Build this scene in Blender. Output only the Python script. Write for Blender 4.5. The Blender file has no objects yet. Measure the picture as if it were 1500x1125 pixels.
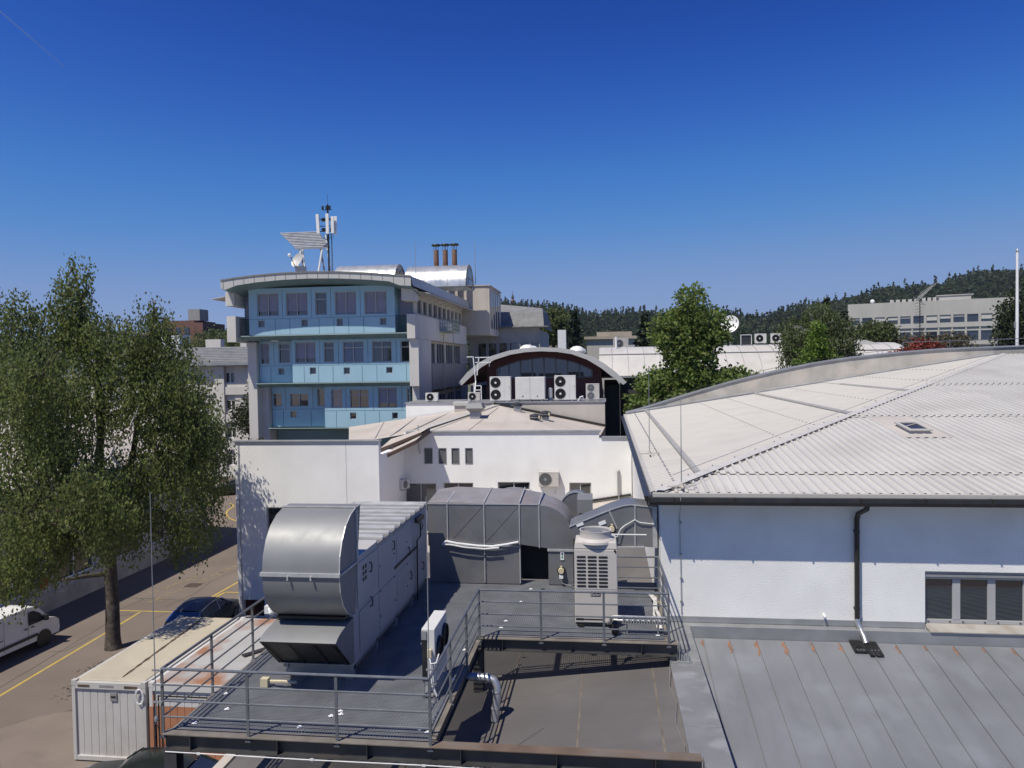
import bpy, bmesh, math, random
import numpy as np
from mathutils import Vector, Matrix

random.seed(7)
rng = np.random.default_rng(11)
SC = bpy.context.scene
COL = SC.collection
R = math.radians

# ------------------------------------------------------------------ camera
EYE = Vector((0.0, 0.0, 12.4))           # a fourth-floor window, 12.4 m over the street
yaw, pitch, roll = R(7.2), R(1.6), 0.0165
fwd = Vector((-math.sin(yaw) * math.cos(pitch), math.cos(yaw) * math.cos(pitch), -math.sin(pitch)))
r0 = Vector((math.cos(yaw), math.sin(yaw), 0.0))
u0 = r0.cross(fwd)
rt = r0 * math.cos(roll) - u0 * math.sin(roll)
up = u0 * math.cos(roll) + r0 * math.sin(roll)
cd = bpy.data.cameras.new('camera')
cam = bpy.data.objects.new('camera', cd)
COL.objects.link(cam)
cam.matrix_world = Matrix(((rt.x, up.x, -fwd.x, EYE.x), (rt.y, up.y, -fwd.y, EYE.y),
                           (rt.z, up.z, -fwd.z, EYE.z), (0, 0, 0, 1)))
cd.sensor_width = 36.0
cd.lens = 26.0
cd.clip_start = 0.1
cd.clip_end = 20000.0
SC.camera = cam

# ------------------------------------------------------------------ sky, sun, exposure
TO_SUN = Vector((-0.345, -0.45, 1.0)).normalized()
elev = math.asin(TO_SUN.z)
azim = math.atan2(TO_SUN.x, TO_SUN.y)
W = bpy.data.worlds.new('World')
SC.world = W
W.use_nodes = True
wn, wl = W.node_tree.nodes, W.node_tree.links
bg = wn.get('Background') or wn.new('ShaderNodeBackground')
sky = wn.new('ShaderNodeTexSky')
sky.sky_type = 'NISHITA'
sky.sun_disc = False
sky.sun_elevation = elev
sky.sun_rotation = azim % (2 * math.pi)
sky.altitude = 1500.0
sky.air_density = 1.0
sky.dust_density = 0.2
sky.ozone_density = 4.5
# camera response for the sky: deeper, more saturated blue, as the phone recorded it
sp = wn.new('ShaderNodeSeparateColor')
cb = wn.new('ShaderNodeCombineColor')
wl.new(sky.outputs[0], sp.inputs[0])
CURVES = (((0, 0), (.05, .002), (.078, .007), (.1, .019), (.153, .062), (.29, .195), (.6, .25), (1, .27)),
          ((0, 0), (.08, .025), (.144, .061), (.181, .104), (.266, .215), (.462, .322), (.7, .35), (1, .36)),
          ((0, 0), (.15, .17), (.288, .345), (.347, .455), (.468, .58), (.638, .60), (.8, .61), (1, .62)))
for i, tab in enumerate(CURVES):
    m1, fc_, m2 = wn.new('ShaderNodeMath'), wn.new('ShaderNodeFloatCurve'), wn.new('ShaderNodeMath')
    m1.operation = m2.operation = 'MULTIPLY'
    m1.inputs[1].default_value = 0.0911
    m2.inputs[1].default_value = 1 / 0.0911
    cv = fc_.mapping.curves[0]
    cv.points[0].location, cv.points[1].location = tab[0], tab[-1]
    for p in tab[1:-1]: cv.points.new(*p)
    fc_.mapping.update()
    wl.new(sp.outputs[i], m1.inputs[0])
    wl.new(m1.outputs[0], fc_.inputs['Value'])
    wl.new(fc_.outputs[0], m2.inputs[0])
    wl.new(m2.outputs[0], cb.inputs[i])
wl.new(cb.outputs[0], bg.inputs[0])
bg.inputs[1].default_value = 0.085
sl = bpy.data.lights.new('sun', 'SUN')
sl.energy = 4.7
sl.angle = R(0.53)
sl.color = (1.0, 0.937, 0.81)
sun = bpy.data.objects.new('sun', sl)
COL.objects.link(sun)
sun.rotation_euler = TO_SUN.to_track_quat('Z', 'Y').to_euler()
SC.view_settings.view_transform = 'Standard'
SC.view_settings.look = 'None'
SC.view_settings.gamma = 1.0
SC.view_settings.exposure = 0.1

# ------------------------------------------------------------------ materials
def mat(name, col, rough=0.6, metal=0.0, var=0.12, scale=2.0, bump=0.0, bscale=40.0,
        dirt=None, dscale=1.2, damt=0.5, streak=0.0, spec=0.5, sdir='Z', ior=1.5, dth=0.52):
    """principled material: base colour varied by noise, optional stains, vertical streaks and bump"""
    m = bpy.data.materials.new(name)
    m.use_nodes = True
    n, l = m.node_tree.nodes, m.node_tree.links
    p = n['Principled BSDF']
    p.inputs['Roughness'].default_value = rough
    p.inputs['Metallic'].default_value = metal
    p.inputs['Specular IOR Level'].default_value = spec
    p.inputs['IOR'].default_value = ior
    tc = n.new('ShaderNodeTexCoord')
    def noise(sc, det=4.0, mp=None):
        t = n.new('ShaderNodeTexNoise')
        t.inputs['Scale'].default_value = sc
        t.inputs['Detail'].default_value = det
        if mp:
            q = n.new('ShaderNodeMapping')
            q.inputs['Scale'].default_value = mp
            l.new(tc.outputs['Object'], q.inputs[0])
            l.new(q.outputs[0], t.inputs['Vector'])
        else:
            l.new(tc.outputs['Object'], t.inputs['Vector'])
        return t
    def mixc(a, b, fac):
        x = n.new('ShaderNodeMix')
        x.data_type = 'RGBA'
        for s, v in ((x.inputs[6], a), (x.inputs[7], b)):
            if isinstance(v, tuple): s.default_value = (*v, 1)
            else: l.new(v, s)
        if isinstance(fac, float): x.inputs[0].default_value = fac
        else: l.new(fac, x.inputs[0])
        return x.outputs[2]
    def ramp(src, a, b, amt):
        r = n.new('ShaderNodeMapRange')
        r.inputs[1].default_value = a
        r.inputs[2].default_value = b
        r.inputs[3].default_value = 0.0
        r.inputs[4].default_value = amt
        l.new(src, r.inputs[0])
        return r.outputs[0]
    lo = tuple(c * (1 - var) for c in col)
    hi = tuple(min(1, c * (1 + var)) for c in col)
    c = mixc(lo, hi, ramp(noise(scale).outputs[0], 0.3, 0.7, 1.0))
    if streak > 0:
        ms = {'Z': (1.7, 1.7, 0.16), 'Y': (2.2, 0.14, 2.2), 'X': (0.25, 4.0, 4.0)}[sdir]
        c = mixc(c, tuple(x * 0.55 for x in col), ramp(noise(1.0, 5.0, ms).outputs[0], 0.45, 0.8, streak))
    if dirt:
        c = mixc(c, dirt, ramp(noise(dscale, 6.0).outputs[0], dth, dth + 0.16, damt))
    l.new(c, p.inputs['Base Color'])
    if metal > 0.2:
        l.new(ramp(noise(scale * 2.3).outputs[0], 0.2, 0.8, 1.0), (rr := n.new('ShaderNodeMapRange')).inputs[0])
        rr.inputs[3].default_value = max(0.05, rough - 0.1)
        rr.inputs[4].default_value = min(1, rough + 0.12)
        l.new(rr.outputs[0], p.inputs['Roughness'])
    if bump > 0:
        b = n.new('ShaderNodeBump')
        b.inputs['Strength'].default_value = bump
        b.inputs['Distance'].default_value = 0.02
        l.new(noise(bscale, 3.0).outputs[0], b.inputs['Height'])
        l.new(b.outputs[0], p.inputs['Normal'])
    return m

def leaf_mat(name, a, b, c, trans=0.3):
    """foliage: colour differs leaf by leaf, some light passes through"""
    m = bpy.data.materials.new(name)
    m.use_nodes = True
    n, l = m.node_tree.nodes, m.node_tree.links
    n.clear()
    out = n.new('ShaderNodeOutputMaterial')
    g = n.new('ShaderNodeNewGeometry')
    r = n.new('ShaderNodeValToRGB')
    r.color_ramp.elements[0].color = (*a, 1)
    r.color_ramp.elements[1].color = (*c, 1)
    e = r.color_ramp.elements.new(0.6)
    e.color = (*b, 1)
    l.new(g.outputs['Random Per Island'], r.inputs[0])
    tc = n.new('ShaderNodeTexCoord')
    t = n.new('ShaderNodeTexNoise')
    t.inputs['Scale'].default_value = 0.55
    l.new(tc.outputs['Object'], t.inputs['Vector'])
    h = n.new('ShaderNodeHueSaturation')
    mr = n.new('ShaderNodeMapRange')
    mr.inputs[1].default_value, mr.inputs[2].default_value = 0.3, 0.7
    mr.inputs[3].default_value, mr.inputs[4].default_value = 0.75, 1.25
    l.new(t.outputs[0], mr.inputs[0])
    l.new(mr.outputs[0], h.inputs['Value'])
    l.new(r.outputs[0], h.inputs['Color'])
    d = n.new('ShaderNodeBsdfPrincipled')
    d.inputs['Roughness'].default_value = 0.55
    d.inputs['Specular IOR Level'].default_value = 0.3
    tr = n.new('ShaderNodeBsdfTranslucent')
    mx = n.new('ShaderNodeMixShader')
    mx.inputs[0].default_value = trans
    l.new(h.outputs[0], d.inputs['Base Color'])
    l.new(h.outputs[0], tr.inputs['Color'])
    l.new(d.outputs[0], mx.inputs[1])
    l.new(tr.outputs[0], mx.inputs[2])
    l.new(mx.outputs[0], out.inputs['Surface'])
    return m

def glass(name, col=(0.02, 0.025, 0.03), rough=0.04, spec=0.9):
    return mat(name, col, rough, 0.0, 0.25, 0.8, ior=2.1)

M = dict(
    stucco=mat('white_stucco', (0.80, 0.795, 0.775), 0.9, 0, 0.035, 0.5, 0.3, 14.0, dirt=(0.52, 0.50, 0.47), dscale=0.4, damt=0.2, streak=0.12),
    hallwall=mat('coarse_white_render', (0.78, 0.775, 0.755), 0.95, 0, 0.05, 1.2, 0.55, 38.0, dirt=(0.52, 0.51, 0.49), dscale=0.5, damt=0.16, streak=0.08),
    beige=mat('beige_render', (0.52, 0.475, 0.42), 0.9, 0, 0.07, 0.4, 0.3, 8.0, dirt=(0.35, 0.32, 0.28), dscale=0.3, damt=0.25, streak=0.2),
    pale=mat('pale_render', (0.56, 0.535, 0.50), 0.9, 0, 0.06, 0.4, 0.2, 8.0, streak=0.2),
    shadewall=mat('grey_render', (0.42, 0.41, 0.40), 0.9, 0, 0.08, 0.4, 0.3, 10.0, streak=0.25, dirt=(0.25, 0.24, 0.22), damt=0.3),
    concrete=mat('weathered_concrete', (0.46, 0.43, 0.38), 0.95, 0, 0.2, 0.9, 0.5, 12.0, dirt=(0.58, 0.50, 0.42), dscale=0.45, damt=0.8, streak=0.35),
    coverstrip=mat('pale_cover_strip', (0.36, 0.35, 0.33), 0.6, 0.1, 0.1, 1.5),
    cap=mat('grey_metal_coping', (0.36, 0.365, 0.37), 0.45, 0.5, 0.12, 1.5, dirt=(0.22, 0.21, 0.2), damt=0.25),
    zinc=mat('zinc_standing_seam', (0.218, 0.226, 0.243), 0.5, 0.3, 0.10, 0.5, 0.08, 6.0, dirt=(0.30, 0.315, 0.345), dscale=0.9, damt=0.4, streak=0.35, sdir='Y'),
    zincdirty=mat('stained_zinc_coping', (0.235, 0.24, 0.245), 0.55, 0.3, 0.15, 1.2, 0.1, 8.0, dirt=(0.34, 0.345, 0.36), dscale=2.2, damt=0.8),
    membrane=mat('grey_brown_roofing_felt', (0.112, 0.104, 0.102), 0.8, 0, 0.14, 0.5, 0.25, 60.0, dirt=(0.15, 0.142, 0.138), dscale=0.5, damt=0.6, streak=0.15, sdir='X'),
    seam=mat('dusty_felt_seam', (0.145, 0.122, 0.10), 0.9, 0, 0.3, 3.0),
    whiteroof=mat('off_white_roof_sheet', (0.51, 0.495, 0.465), 0.5, 0.0, 0.05, 0.5, 0.0, 10, dirt=(0.38, 0.36, 0.32), dscale=0.45, damt=0.3, streak=0.22, sdir='Y'),
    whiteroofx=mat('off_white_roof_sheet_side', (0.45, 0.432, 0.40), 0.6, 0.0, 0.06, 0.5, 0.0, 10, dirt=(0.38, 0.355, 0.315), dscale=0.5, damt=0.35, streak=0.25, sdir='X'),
    creamroof=mat('cream_roof_felt', (0.46, 0.415, 0.37), 0.85, 0, 0.07, 0.5, 0.1, 20, dirt=(0.32, 0.285, 0.24), dscale=0.35, damt=0.45, streak=0.2, sdir='Y'),
    gutter=mat('dark_brown_metal', (0.035, 0.032, 0.03), 0.35, 0.3, 0.2, 3.0),
    railing=mat('grey_painted_steel', (0.19, 0.20, 0.215), 0.42, 0.55, 0.15, 4.0),
    grating=mat('galvanised_grating', (0.27, 0.28, 0.30), 0.45, 0.3, 0.15, 2.0),
    beam=mat('dark_steel_beam', (0.075, 0.075, 0.078), 0.5, 0.5, 0.2, 2.0, dirt=(0.12, 0.10, 0.08), damt=0.4),
    beamtop=mat('dull_steel_flange', (0.23, 0.205, 0.17), 0.6, 0.35, 0.2, 3.0),
    rust=mat('rusty_brown_steel', (0.165, 0.118, 0.085), 0.75, 0.2, 0.2, 2.5, dirt=(0.17, 0.155, 0.14), damt=0.7, streak=0.3, sdir='X'),
    ahu=mat('grey_blue_panel_steel', (0.45, 0.435, 0.42), 0.5, 0.0, 0.08, 1.0, dirt=(0.36, 0.36, 0.37), dscale=0.8, damt=0.3),
    lid=mat('galvanised_lid_sheet', (0.50, 0.50, 0.485), 0.45, 0.25, 0.16, 2.2, dirt=(0.3, 0.29, 0.27), damt=0.4),
    galv=mat('bright_galvanised_sheet', (0.23, 0.233, 0.235), 0.52, 0.25, 0.08, 0.9, 0.10, 2.2, dirt=(0.22, 0.225, 0.23), dscale=1.1, damt=0.5, streak=0.15, sdir='X'),
    duct=mat('weathered_duct_sheet', (0.235, 0.238, 0.25), 0.36, 0.45, 0.16, 1.1, 0.35, 1.8, dirt=(0.24, 0.20, 0.17), dscale=1.0, damt=0.5),
    ducttop=mat('brownish_weathered_duct', (0.30, 0.285, 0.28), 0.5, 0.3, 0.16, 1.4, 0.1, 3.0, dirt=(0.30, 0.23, 0.18), damt=0.6),
    flange=mat('duct_flange_steel', (0.50, 0.50, 0.50), 0.45, 0.35, 0.15, 4.0),
    silver=mat('silver_foil_pipe', (0.50, 0.505, 0.51), 0.38, 0.75, 0.12, 8.0, 0.25, 14.0),
    plastic=mat('white_unit_paint', (0.62, 0.61, 0.58), 0.45, 0, 0.05, 2.0, dirt=(0.5, 0.48, 0.44), damt=0.2),
    cream=mat('warm_grey_unit_paint', (0.50, 0.47, 0.435), 0.5, 0, 0.05, 1.5, dirt=(0.46, 0.43, 0.39), dscale=1.2, damt=0.25, streak=0.08),
    black=mat('black_plastic', (0.018, 0.018, 0.02), 0.45, 0, 0.3, 5.0),
    dark=mat('dark_opening', (0.012, 0.012, 0.013), 0.7, 0, 0.3, 2.0),
    mesh=mat('dark_wire_mesh', (0.05, 0.052, 0.058), 0.5, 0.4, 0.3, 9.0),
    label=mat('white_sticker', (0.8, 0.8, 0.8), 0.4, 0, 0.02),
    green=mat('green_sticker_arrow', (0.02, 0.30, 0.14), 0.4, 0, 0.05),
    brass=mat('yellowish_plastic', (0.55, 0.48, 0.33), 0.5, 0, 0.1),
    cable=mat('pale_cable_sleeve', (0.66, 0.66, 0.66), 0.45, 0, 0.08, 6.0),
    glass=glass('dark_window_glass'),
    hatchglass=mat('grey_hatch_dome', (0.035, 0.037, 0.042), 0.35, 0, 0.2, 2.0),
    glassb=mat('blue_tinted_glass', (0.03, 0.06, 0.14), 0.06, 0, 0.3, 0.6, ior=2.1),
    frame=mat('grey_window_frame', (0.40, 0.40, 0.40), 0.45, 0.1, 0.05),
    whiteframe=mat('white_window_frame', (0.72, 0.72, 0.71), 0.5, 0, 0.05),
    blind=mat('grey_lilac_blind', (0.26, 0.26, 0.33), 0.7, 0, 0.08, 2.0),
    blindpale=mat('pale_roller_blind', (0.48, 0.465, 0.44), 0.8, 0, 0.05),
    blue=mat('light_blue_panel', (0.32, 0.50, 0.60), 0.5, 0, 0.05, 0.6, streak=0.12),
    teal=mat('teal_green_panel', (0.16, 0.245, 0.25), 0.5, 0, 0.06, 0.8, streak=0.1),
    joint=mat('panel_joint', (0.06, 0.13, 0.18), 0.7, 0, 0.1),
    joint2=mat('grey_panel_joint', (0.18, 0.18, 0.17), 0.8, 0, 0.1),
    fascia=mat('pale_fascia_panel', (0.50, 0.49, 0.465), 0.5, 0.1, 0.05, 0.8, streak=0.1),
    shell=mat('rolled_sheet_roof', (0.55, 0.56, 0.56), 0.33, 0.6, 0.07, 0.7, dirt=(0.4, 0.4, 0.4), damt=0.3),
    greycap=mat('grey_green_cladding', (0.33, 0.37, 0.30), 0.7, 0, 0.1, 1.0, streak=0.2),
    rustpipe=mat('rusted_flue_pipe', (0.20, 0.105, 0.065), 0.75, 0.1, 0.3, 1.5, dirt=(0.24, 0.205, 0.15), damt=0.7, streak=0.4),
    redpanel=mat('dark_red_panel', (0.17, 0.055, 0.045), 0.6, 0, 0.1, 1.0),
    darkwall=mat('dark_grey_cladding', (0.045, 0.045, 0.048), 0.7, 0, 0.15, 0.7),
    greyclad=mat('grey_cladding', (0.27, 0.265, 0.26), 0.7, 0, 0.08, 0.7, streak=0.2),
    tile=mat('grey_roof_tile', (0.19, 0.19, 0.19), 0.8, 0, 0.2, 1.5),
    brick=mat('red_brown_brick', (0.15, 0.075, 0.06), 0.85, 0, 0.2, 1.0),
    farwall=mat('far_grey_facade', (0.42, 0.405, 0.38), 0.9, 0, 0.07, 0.2, streak=0.2),
    fartile=mat('far_brown_roof', (0.36, 0.31, 0.25), 0.85, 0, 0.15, 0.3, dirt=(0.22, 0.2, 0.17), dscale=0.2, damt=0.5),
    bark=mat('dark_birch_bark', (0.075, 0.06, 0.05), 0.95, 0, 0.45, 5.0, 0.9, 14.0, dirt=(0.25, 0.23, 0.2), dscale=3.0, damt=0.4),
    whitebark=mat('white_birch_bark', (0.5, 0.48, 0.45), 0.85, 0, 0.25, 4.0, dirt=(0.05, 0.045, 0.04), dscale=4.0, damt=0.8),
    twig=mat('brown_bark', (0.07, 0.055, 0.042), 0.95, 0, 0.3, 5.0),
    asphalt=mat('worn_asphalt', (0.16, 0.130, 0.110), 0.95, 0, 0.12, 0.35, 0.35, 60.0, dirt=(0.112, 0.092, 0.078), dscale=0.18, damt=0.5),
    slab=mat('pale_concrete_slab', (0.19, 0.155, 0.13), 0.95, 0, 0.1, 0.6, 0.3, 50.0, dirt=(0.13, 0.105, 0.09), dscale=0.8, damt=0.4),
    crack=mat('bitumen_joint', (0.05, 0.046, 0.043), 0.9, 0, 0.2, 2.0),
    yellow=mat('yellow_road_paint', (0.44, 0.32, 0.07), 0.8, 0, 0.15, 2.5, dirt=(0.3, 0.24, 0.12), dscale=1.5, damt=0.6),
    wornyellow=mat('worn_yellow_paint', (0.33, 0.255, 0.12), 0.9, 0, 0.2, 5.0, dirt=(0.2, 0.18, 0.15), dscale=3.0, damt=0.8),
    earth=mat('grassy_ground', (0.09, 0.10, 0.05), 0.95, 0, 0.25, 0.05),
    hill=mat('forest_floor', (0.028, 0.045, 0.022), 0.95, 0, 0.3, 0.01),
    carpaint=mat('grey_car_paint', (0.075, 0.078, 0.082), 0.4, 0.1, 0.03),
    darkpaint=mat('black_green_car_paint', (0.022, 0.028, 0.026), 0.2, 0.3, 0.03),
    vanpaint=mat('white_van_paint', (0.72, 0.72, 0.71), 0.3, 0, 0.03),
    chrome=mat('chrome_trim', (0.75, 0.75, 0.76), 0.18, 1.0, 0.03),
    tyre=mat('tyre_rubber', (0.02, 0.02, 0.02), 0.85, 0, 0.2),
    rim=mat('grey_alloy', (0.42, 0.43, 0.44), 0.35, 0.8, 0.06),
    redlamp=mat('red_lamp_plastic', (0.35, 0.02, 0.015), 0.25, 0, 0.05),
    lamp=mat('clear_lamp_plastic', (0.65, 0.67, 0.7), 0.15, 0.2, 0.05),
    contgrey=mat('grey_container_paint', (0.48, 0.465, 0.44), 0.6, 0, 0.06, 1.0, streak=0.15, dirt=(0.28, 0.26, 0.23), damt=0.3),
    contgrey2=mat('faded_grey_container_paint', (0.55, 0.54, 0.52), 0.65, 0, 0.06, 1.0, streak=0.15),
    conttop=mat('cream_container_roof', (0.43, 0.385, 0.295), 0.75, 0, 0.07, 0.8, dirt=(0.34, 0.30, 0.24), dscale=0.7, damt=0.4),
    conttop2=mat('rusting_container_roof', (0.37, 0.365, 0.355), 0.7, 0, 0.08, 0.8, dirt=(0.29, 0.135, 0.07), dscale=0.6, dth=0.47, damt=0.95, streak=0.15, sdir='Y'),
    orange=mat('faded_orange_paint', (0.40, 0.175, 0.095), 0.7, 0, 0.1, 1.2, dirt=(0.3, 0.12, 0.06), damt=0.4, streak=0.2),
    ruststain=mat('rust_stain', (0.23, 0.115, 0.07), 0.9, 0, 0.3, 6.0),
    ruststripe=mat('dark_rust_stripe', (0.085, 0.055, 0.038), 0.9, 0, 0.4, 4.0),
    redshrub=leaf_mat('red_leaves', (0.16, 0.025, 0.02), (0.3, 0.06, 0.04), (0.36, 0.1, 0.06)),
    birchleaf=leaf_mat('birch_leaves', (0.13, 0.175, 0.05), (0.175, 0.21, 0.068), (0.235, 0.245, 0.095), 0.6),
    mapleleaf=leaf_mat('plane_tree_leaves', (0.11, 0.175, 0.04), (0.165, 0.23, 0.06), (0.25, 0.28, 0.09), 0.5),
    limeleaf=leaf_mat('bright_lime_leaves', (0.09, 0.17, 0.025), (0.15, 0.24, 0.04), (0.24, 0.30, 0.06), 0.45),
    darkleaf=leaf_mat('dark_green_leaves', (0.028, 0.042, 0.02), (0.048, 0.062, 0.028), (0.09, 0.095, 0.045), 0.3),
    brownleaf=leaf_mat('brownish_budding_leaves', (0.07, 0.065, 0.035), (0.105, 0.095, 0.055), (0.16, 0.14, 0.085), 0.35),
    conifer=leaf_mat('conifer_needles', (0.010, 0.020, 0.011), (0.019, 0.031, 0.016), (0.034, 0.046, 0.022), 0.1),
    forest=leaf_mat('forest_leaves', (0.050, 0.072, 0.034), (0.060, 0.086, 0.040), (0.074, 0.10, 0.046), 0.5),
    midleaf=leaf_mat('olive_green_leaves', (0.085, 0.115, 0.04), (0.115, 0.145, 0.055), (0.165, 0.18, 0.08), 0.45),
)

# ------------------------------------------------------------------ mesh building
class MB:
    """collects faces (with a material slot per face) and links them as one mesh object"""
    def __init__(s):
        s.v, s.f, s.m = [], [], []
        s.k = 0
    def mi(s, k):
        s.k = k
        return s
    def poly(s, pts):
        b = len(s.v)
        s.v += [tuple(p) for p in pts]
        s.f.append(tuple(range(b, b + len(pts))))
        s.m.append(s.k)
        return s
    def raw(s, pts, faces):
        b = len(s.v)
        s.v += [tuple(p) for p in pts]
        for f in faces:
            s.f.append(tuple(i + b for i in f))
            s.m.append(s.k)
        return s
    def hexa(s, p):
        return s.raw(p, [(0, 3, 2, 1), (4, 5, 6, 7), (0, 1, 5, 4), (1, 2, 6, 5), (2, 3, 7, 6), (3, 0, 4, 7)])
    def box(s, x0, x1, y0, y1, z0, z1):
        return s.hexa([(x0, y0, z0), (x1, y0, z0), (x1, y1, z0), (x0, y1, z0),
                       (x0, y0, z1), (x1, y0, z1), (x1, y1, z1), (x0, y1, z1)])
    def bar(s, a, b, w, h, upv=(0, 0, 1)):
        a, b = Vector(a), Vector(b)
        d = (b - a).normalized()
        sd = d.cross(Vector(upv))
        if sd.length < 1e-4: sd = d.cross(Vector((0, 1, 0)))
        sd.normalize()
        u = sd.cross(d).normalized()
        q = []
        for e in (a, b):
            for i, j in ((-1, -1), (1, -1), (1, 1), (-1, 1)):
                q.append(e + sd * (i * w / 2) + u * (j * h / 2))
        return s.raw(q, [(0, 1, 2, 3), (7, 6, 5, 4), (0, 4, 5, 1), (1, 5, 6, 2), (2, 6, 7, 3), (3, 7, 4, 0)])
    def tube(s, pts, r, n=8, cap=True):
        """round tube along points; r a number or one per point"""
        pts = [Vector(p) for p in pts]
        rs = [r] * len(pts) if isinstance(r, (int, float)) else list(r)
        rings = []
        pu = None
        for i, p in enumerate(pts):
            if i == 0: d = pts[1] - p
            elif i == len(pts) - 1: d = p - pts[i - 1]
            else: d = (pts[i + 1] - p).normalized() + (p - pts[i - 1]).normalized()
            d.normalize()
            u = pu if pu is not None else (Vector((0, 0, 1)) if abs(d.z) < 0.9 else Vector((1, 0, 0)))
            u = (u - d * u.dot(d)).normalized()
            pu = u
            w = d.cross(u)
            rings.append([p + (u * math.cos(t) + w * math.sin(t)) * rs[i] for t in (2 * math.pi * k / n for k in range(n))])
        vs = [q for rg in rings for q in rg]
        fs = []
        for i in range(len(pts) - 1):
            for k in range(n):
                fs.append((i * n + k, i * n + (k + 1) % n, (i + 1) * n + (k + 1) % n, (i + 1) * n + k))
        if cap:
            fs.append(tuple(reversed(range(n))))
            fs.append(tuple(range((len(pts) - 1) * n, len(pts) * n)))
        return s.raw(vs, fs)
    def lathe(s, prof, c, n=24, axis='Z', closed=False):
        """profile [(radius, height)] turned about an axis through c"""
        ex = {'Z': ((1, 0, 0), (0, 1, 0), (0, 0, 1)), 'Y': ((1, 0, 0), (0, 0, 1), (0, 1, 0)), 'X': ((0, 1, 0), (0, 0, 1), (1, 0, 0))}[axis]
        a, b, e = (Vector(q) for q in ex)
        c = Vector(c)
        vs, fs = [], []
        for rr, h in prof:
            for k in range(n):
                t = 2 * math.pi * k / n
                vs.append(c + (a * math.cos(t) + b * math.sin(t)) * rr + e * h)
        for i in range(len(prof) - 1):
            for k in range(n):
                fs.append((i * n + k, i * n + (k + 1) % n, (i + 1) * n + (k + 1) % n, (i + 1) * n + k))
        if closed:
            m_ = (len(prof) - 1) * n
            for k in range(n): fs.append((m_ + k, m_ + (k + 1) % n, (k + 1) % n, k))
        if prof[0][0] > 1e-4 and not closed: fs.append(tuple(reversed(range(n))))
        if prof[-1][0] > 1e-4 and not closed: fs.append(tuple(range((len(prof) - 1) * n, len(prof) * n)))
        return s.raw(vs, fs)
    def prism(s, pts, axis, a0, a1):
        """2-D outline pushed along an axis: X -> (y,z), Y -> (x,z), Z -> (x,y)"""
        def P(p, a):
            return {'X': (a, p[0], p[1]), 'Y': (p[0], a, p[1]), 'Z': (p[0], p[1], a)}[axis]
        n = len(pts)
        vs = [P(p, a0) for p in pts] + [P(p, a1) for p in pts]
        fs = [tuple(range(n)), tuple(reversed(range(n, 2 * n)))]
        fs += [(i, n + i, n + (i + 1) % n, (i + 1) % n) for i in range(n)]
        return s.raw(vs, fs)
    def strip(s, a, b):
        """quads between two point rows"""
        n = len(a)
        return s.raw(list(a) + list(b), [(i, i + 1, n + i + 1, n + i) for i in range(n - 1)])
    def build(s, name, mats, parent=None, smooth=False, bev=0.0, org=None, fix=True):
        me = bpy.data.meshes.new(name)
        o3 = WLOC.get(parent.name, Vector((0, 0, 0))) if parent else Vector(org or (0, 0, 0))
        if parent and parent.name in LOCAL: o3 = Vector((0, 0, 0))
        me.from_pydata([(x - o3.x, y - o3.y, z - o3.z) for x, y, z in s.v], [], s.f)
        for mm in (mats if isinstance(mats, (list, tuple)) else [mats]):
            me.materials.append(M[mm] if isinstance(mm, str) else mm)
        me.polygons.foreach_set('material_index', s.m)
        if fix:
            bm = bmesh.new()
            bm.from_mesh(me)
            bmesh.ops.recalc_face_normals(bm, faces=bm.faces)
            bm.to_mesh(me)
            bm.free()
        if smooth:
            me.polygons.foreach_set('use_smooth', [True] * len(me.polygons))
            me.set_sharp_from_angle(angle=R(38))
        me.update()
        o = bpy.data.objects.new(name, me)
        COL.objects.link(o)
        if parent:
            o.parent = parent
            WLOC[o.name] = o3
            if parent.name in LOCAL: LOCAL.add(o.name)
        else:
            o.location = o3
            WLOC[o.name] = o3
        if bev > 0:
            bv = o.modifiers.new('soft_edges', 'BEVEL')
            bv.width = bev
            bv.segments = 2
            bv.limit_method = 'ANGLE'
        return o

WLOC, LOCAL = {}, set()

def tag(o, label=None, cat=None, group=None, kind=None):
    if label: o['label'] = label
    if cat: o['category'] = cat
    if group: o['group'] = group
    if kind: o['kind'] = kind
    return o

def thing(name, label, cat, loc, group=None, local=False, rz=0.0):
    """an Empty at the base of a thing; its parts are children"""
    o = bpy.data.objects.new(name, None)
    o.empty_display_size = 0.2
    COL.objects.link(o)
    o.location = loc
    o.rotation_euler = (0, 0, rz)
    WLOC[o.name] = Vector(loc)
    if local: LOCAL.add(o.name)
    return tag(o, label, cat, group)

def dup(root, loc, label, rz=None, group=None, scale=None):
    """a copy of a thing with copies of its parts and sub-parts"""
    kids = {}
    for o in bpy.data.objects:
        if o.parent: kids.setdefault(o.parent.name, []).append(o)
    def cp(o, par):
        c = o.copy()
        COL.objects.link(c)
        if par: c.parent = par
        for k in kids.get(o.name, []): cp(k, c)
        return c
    r = cp(root, None)
    r.location = loc
    if rz is not None: r.rotation_euler = (0, 0, rz)
    if scale: r.scale = scale if isinstance(scale, tuple) else (scale,) * 3
    r['label'] = label
    if group: r['group'] = group
    return r

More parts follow.
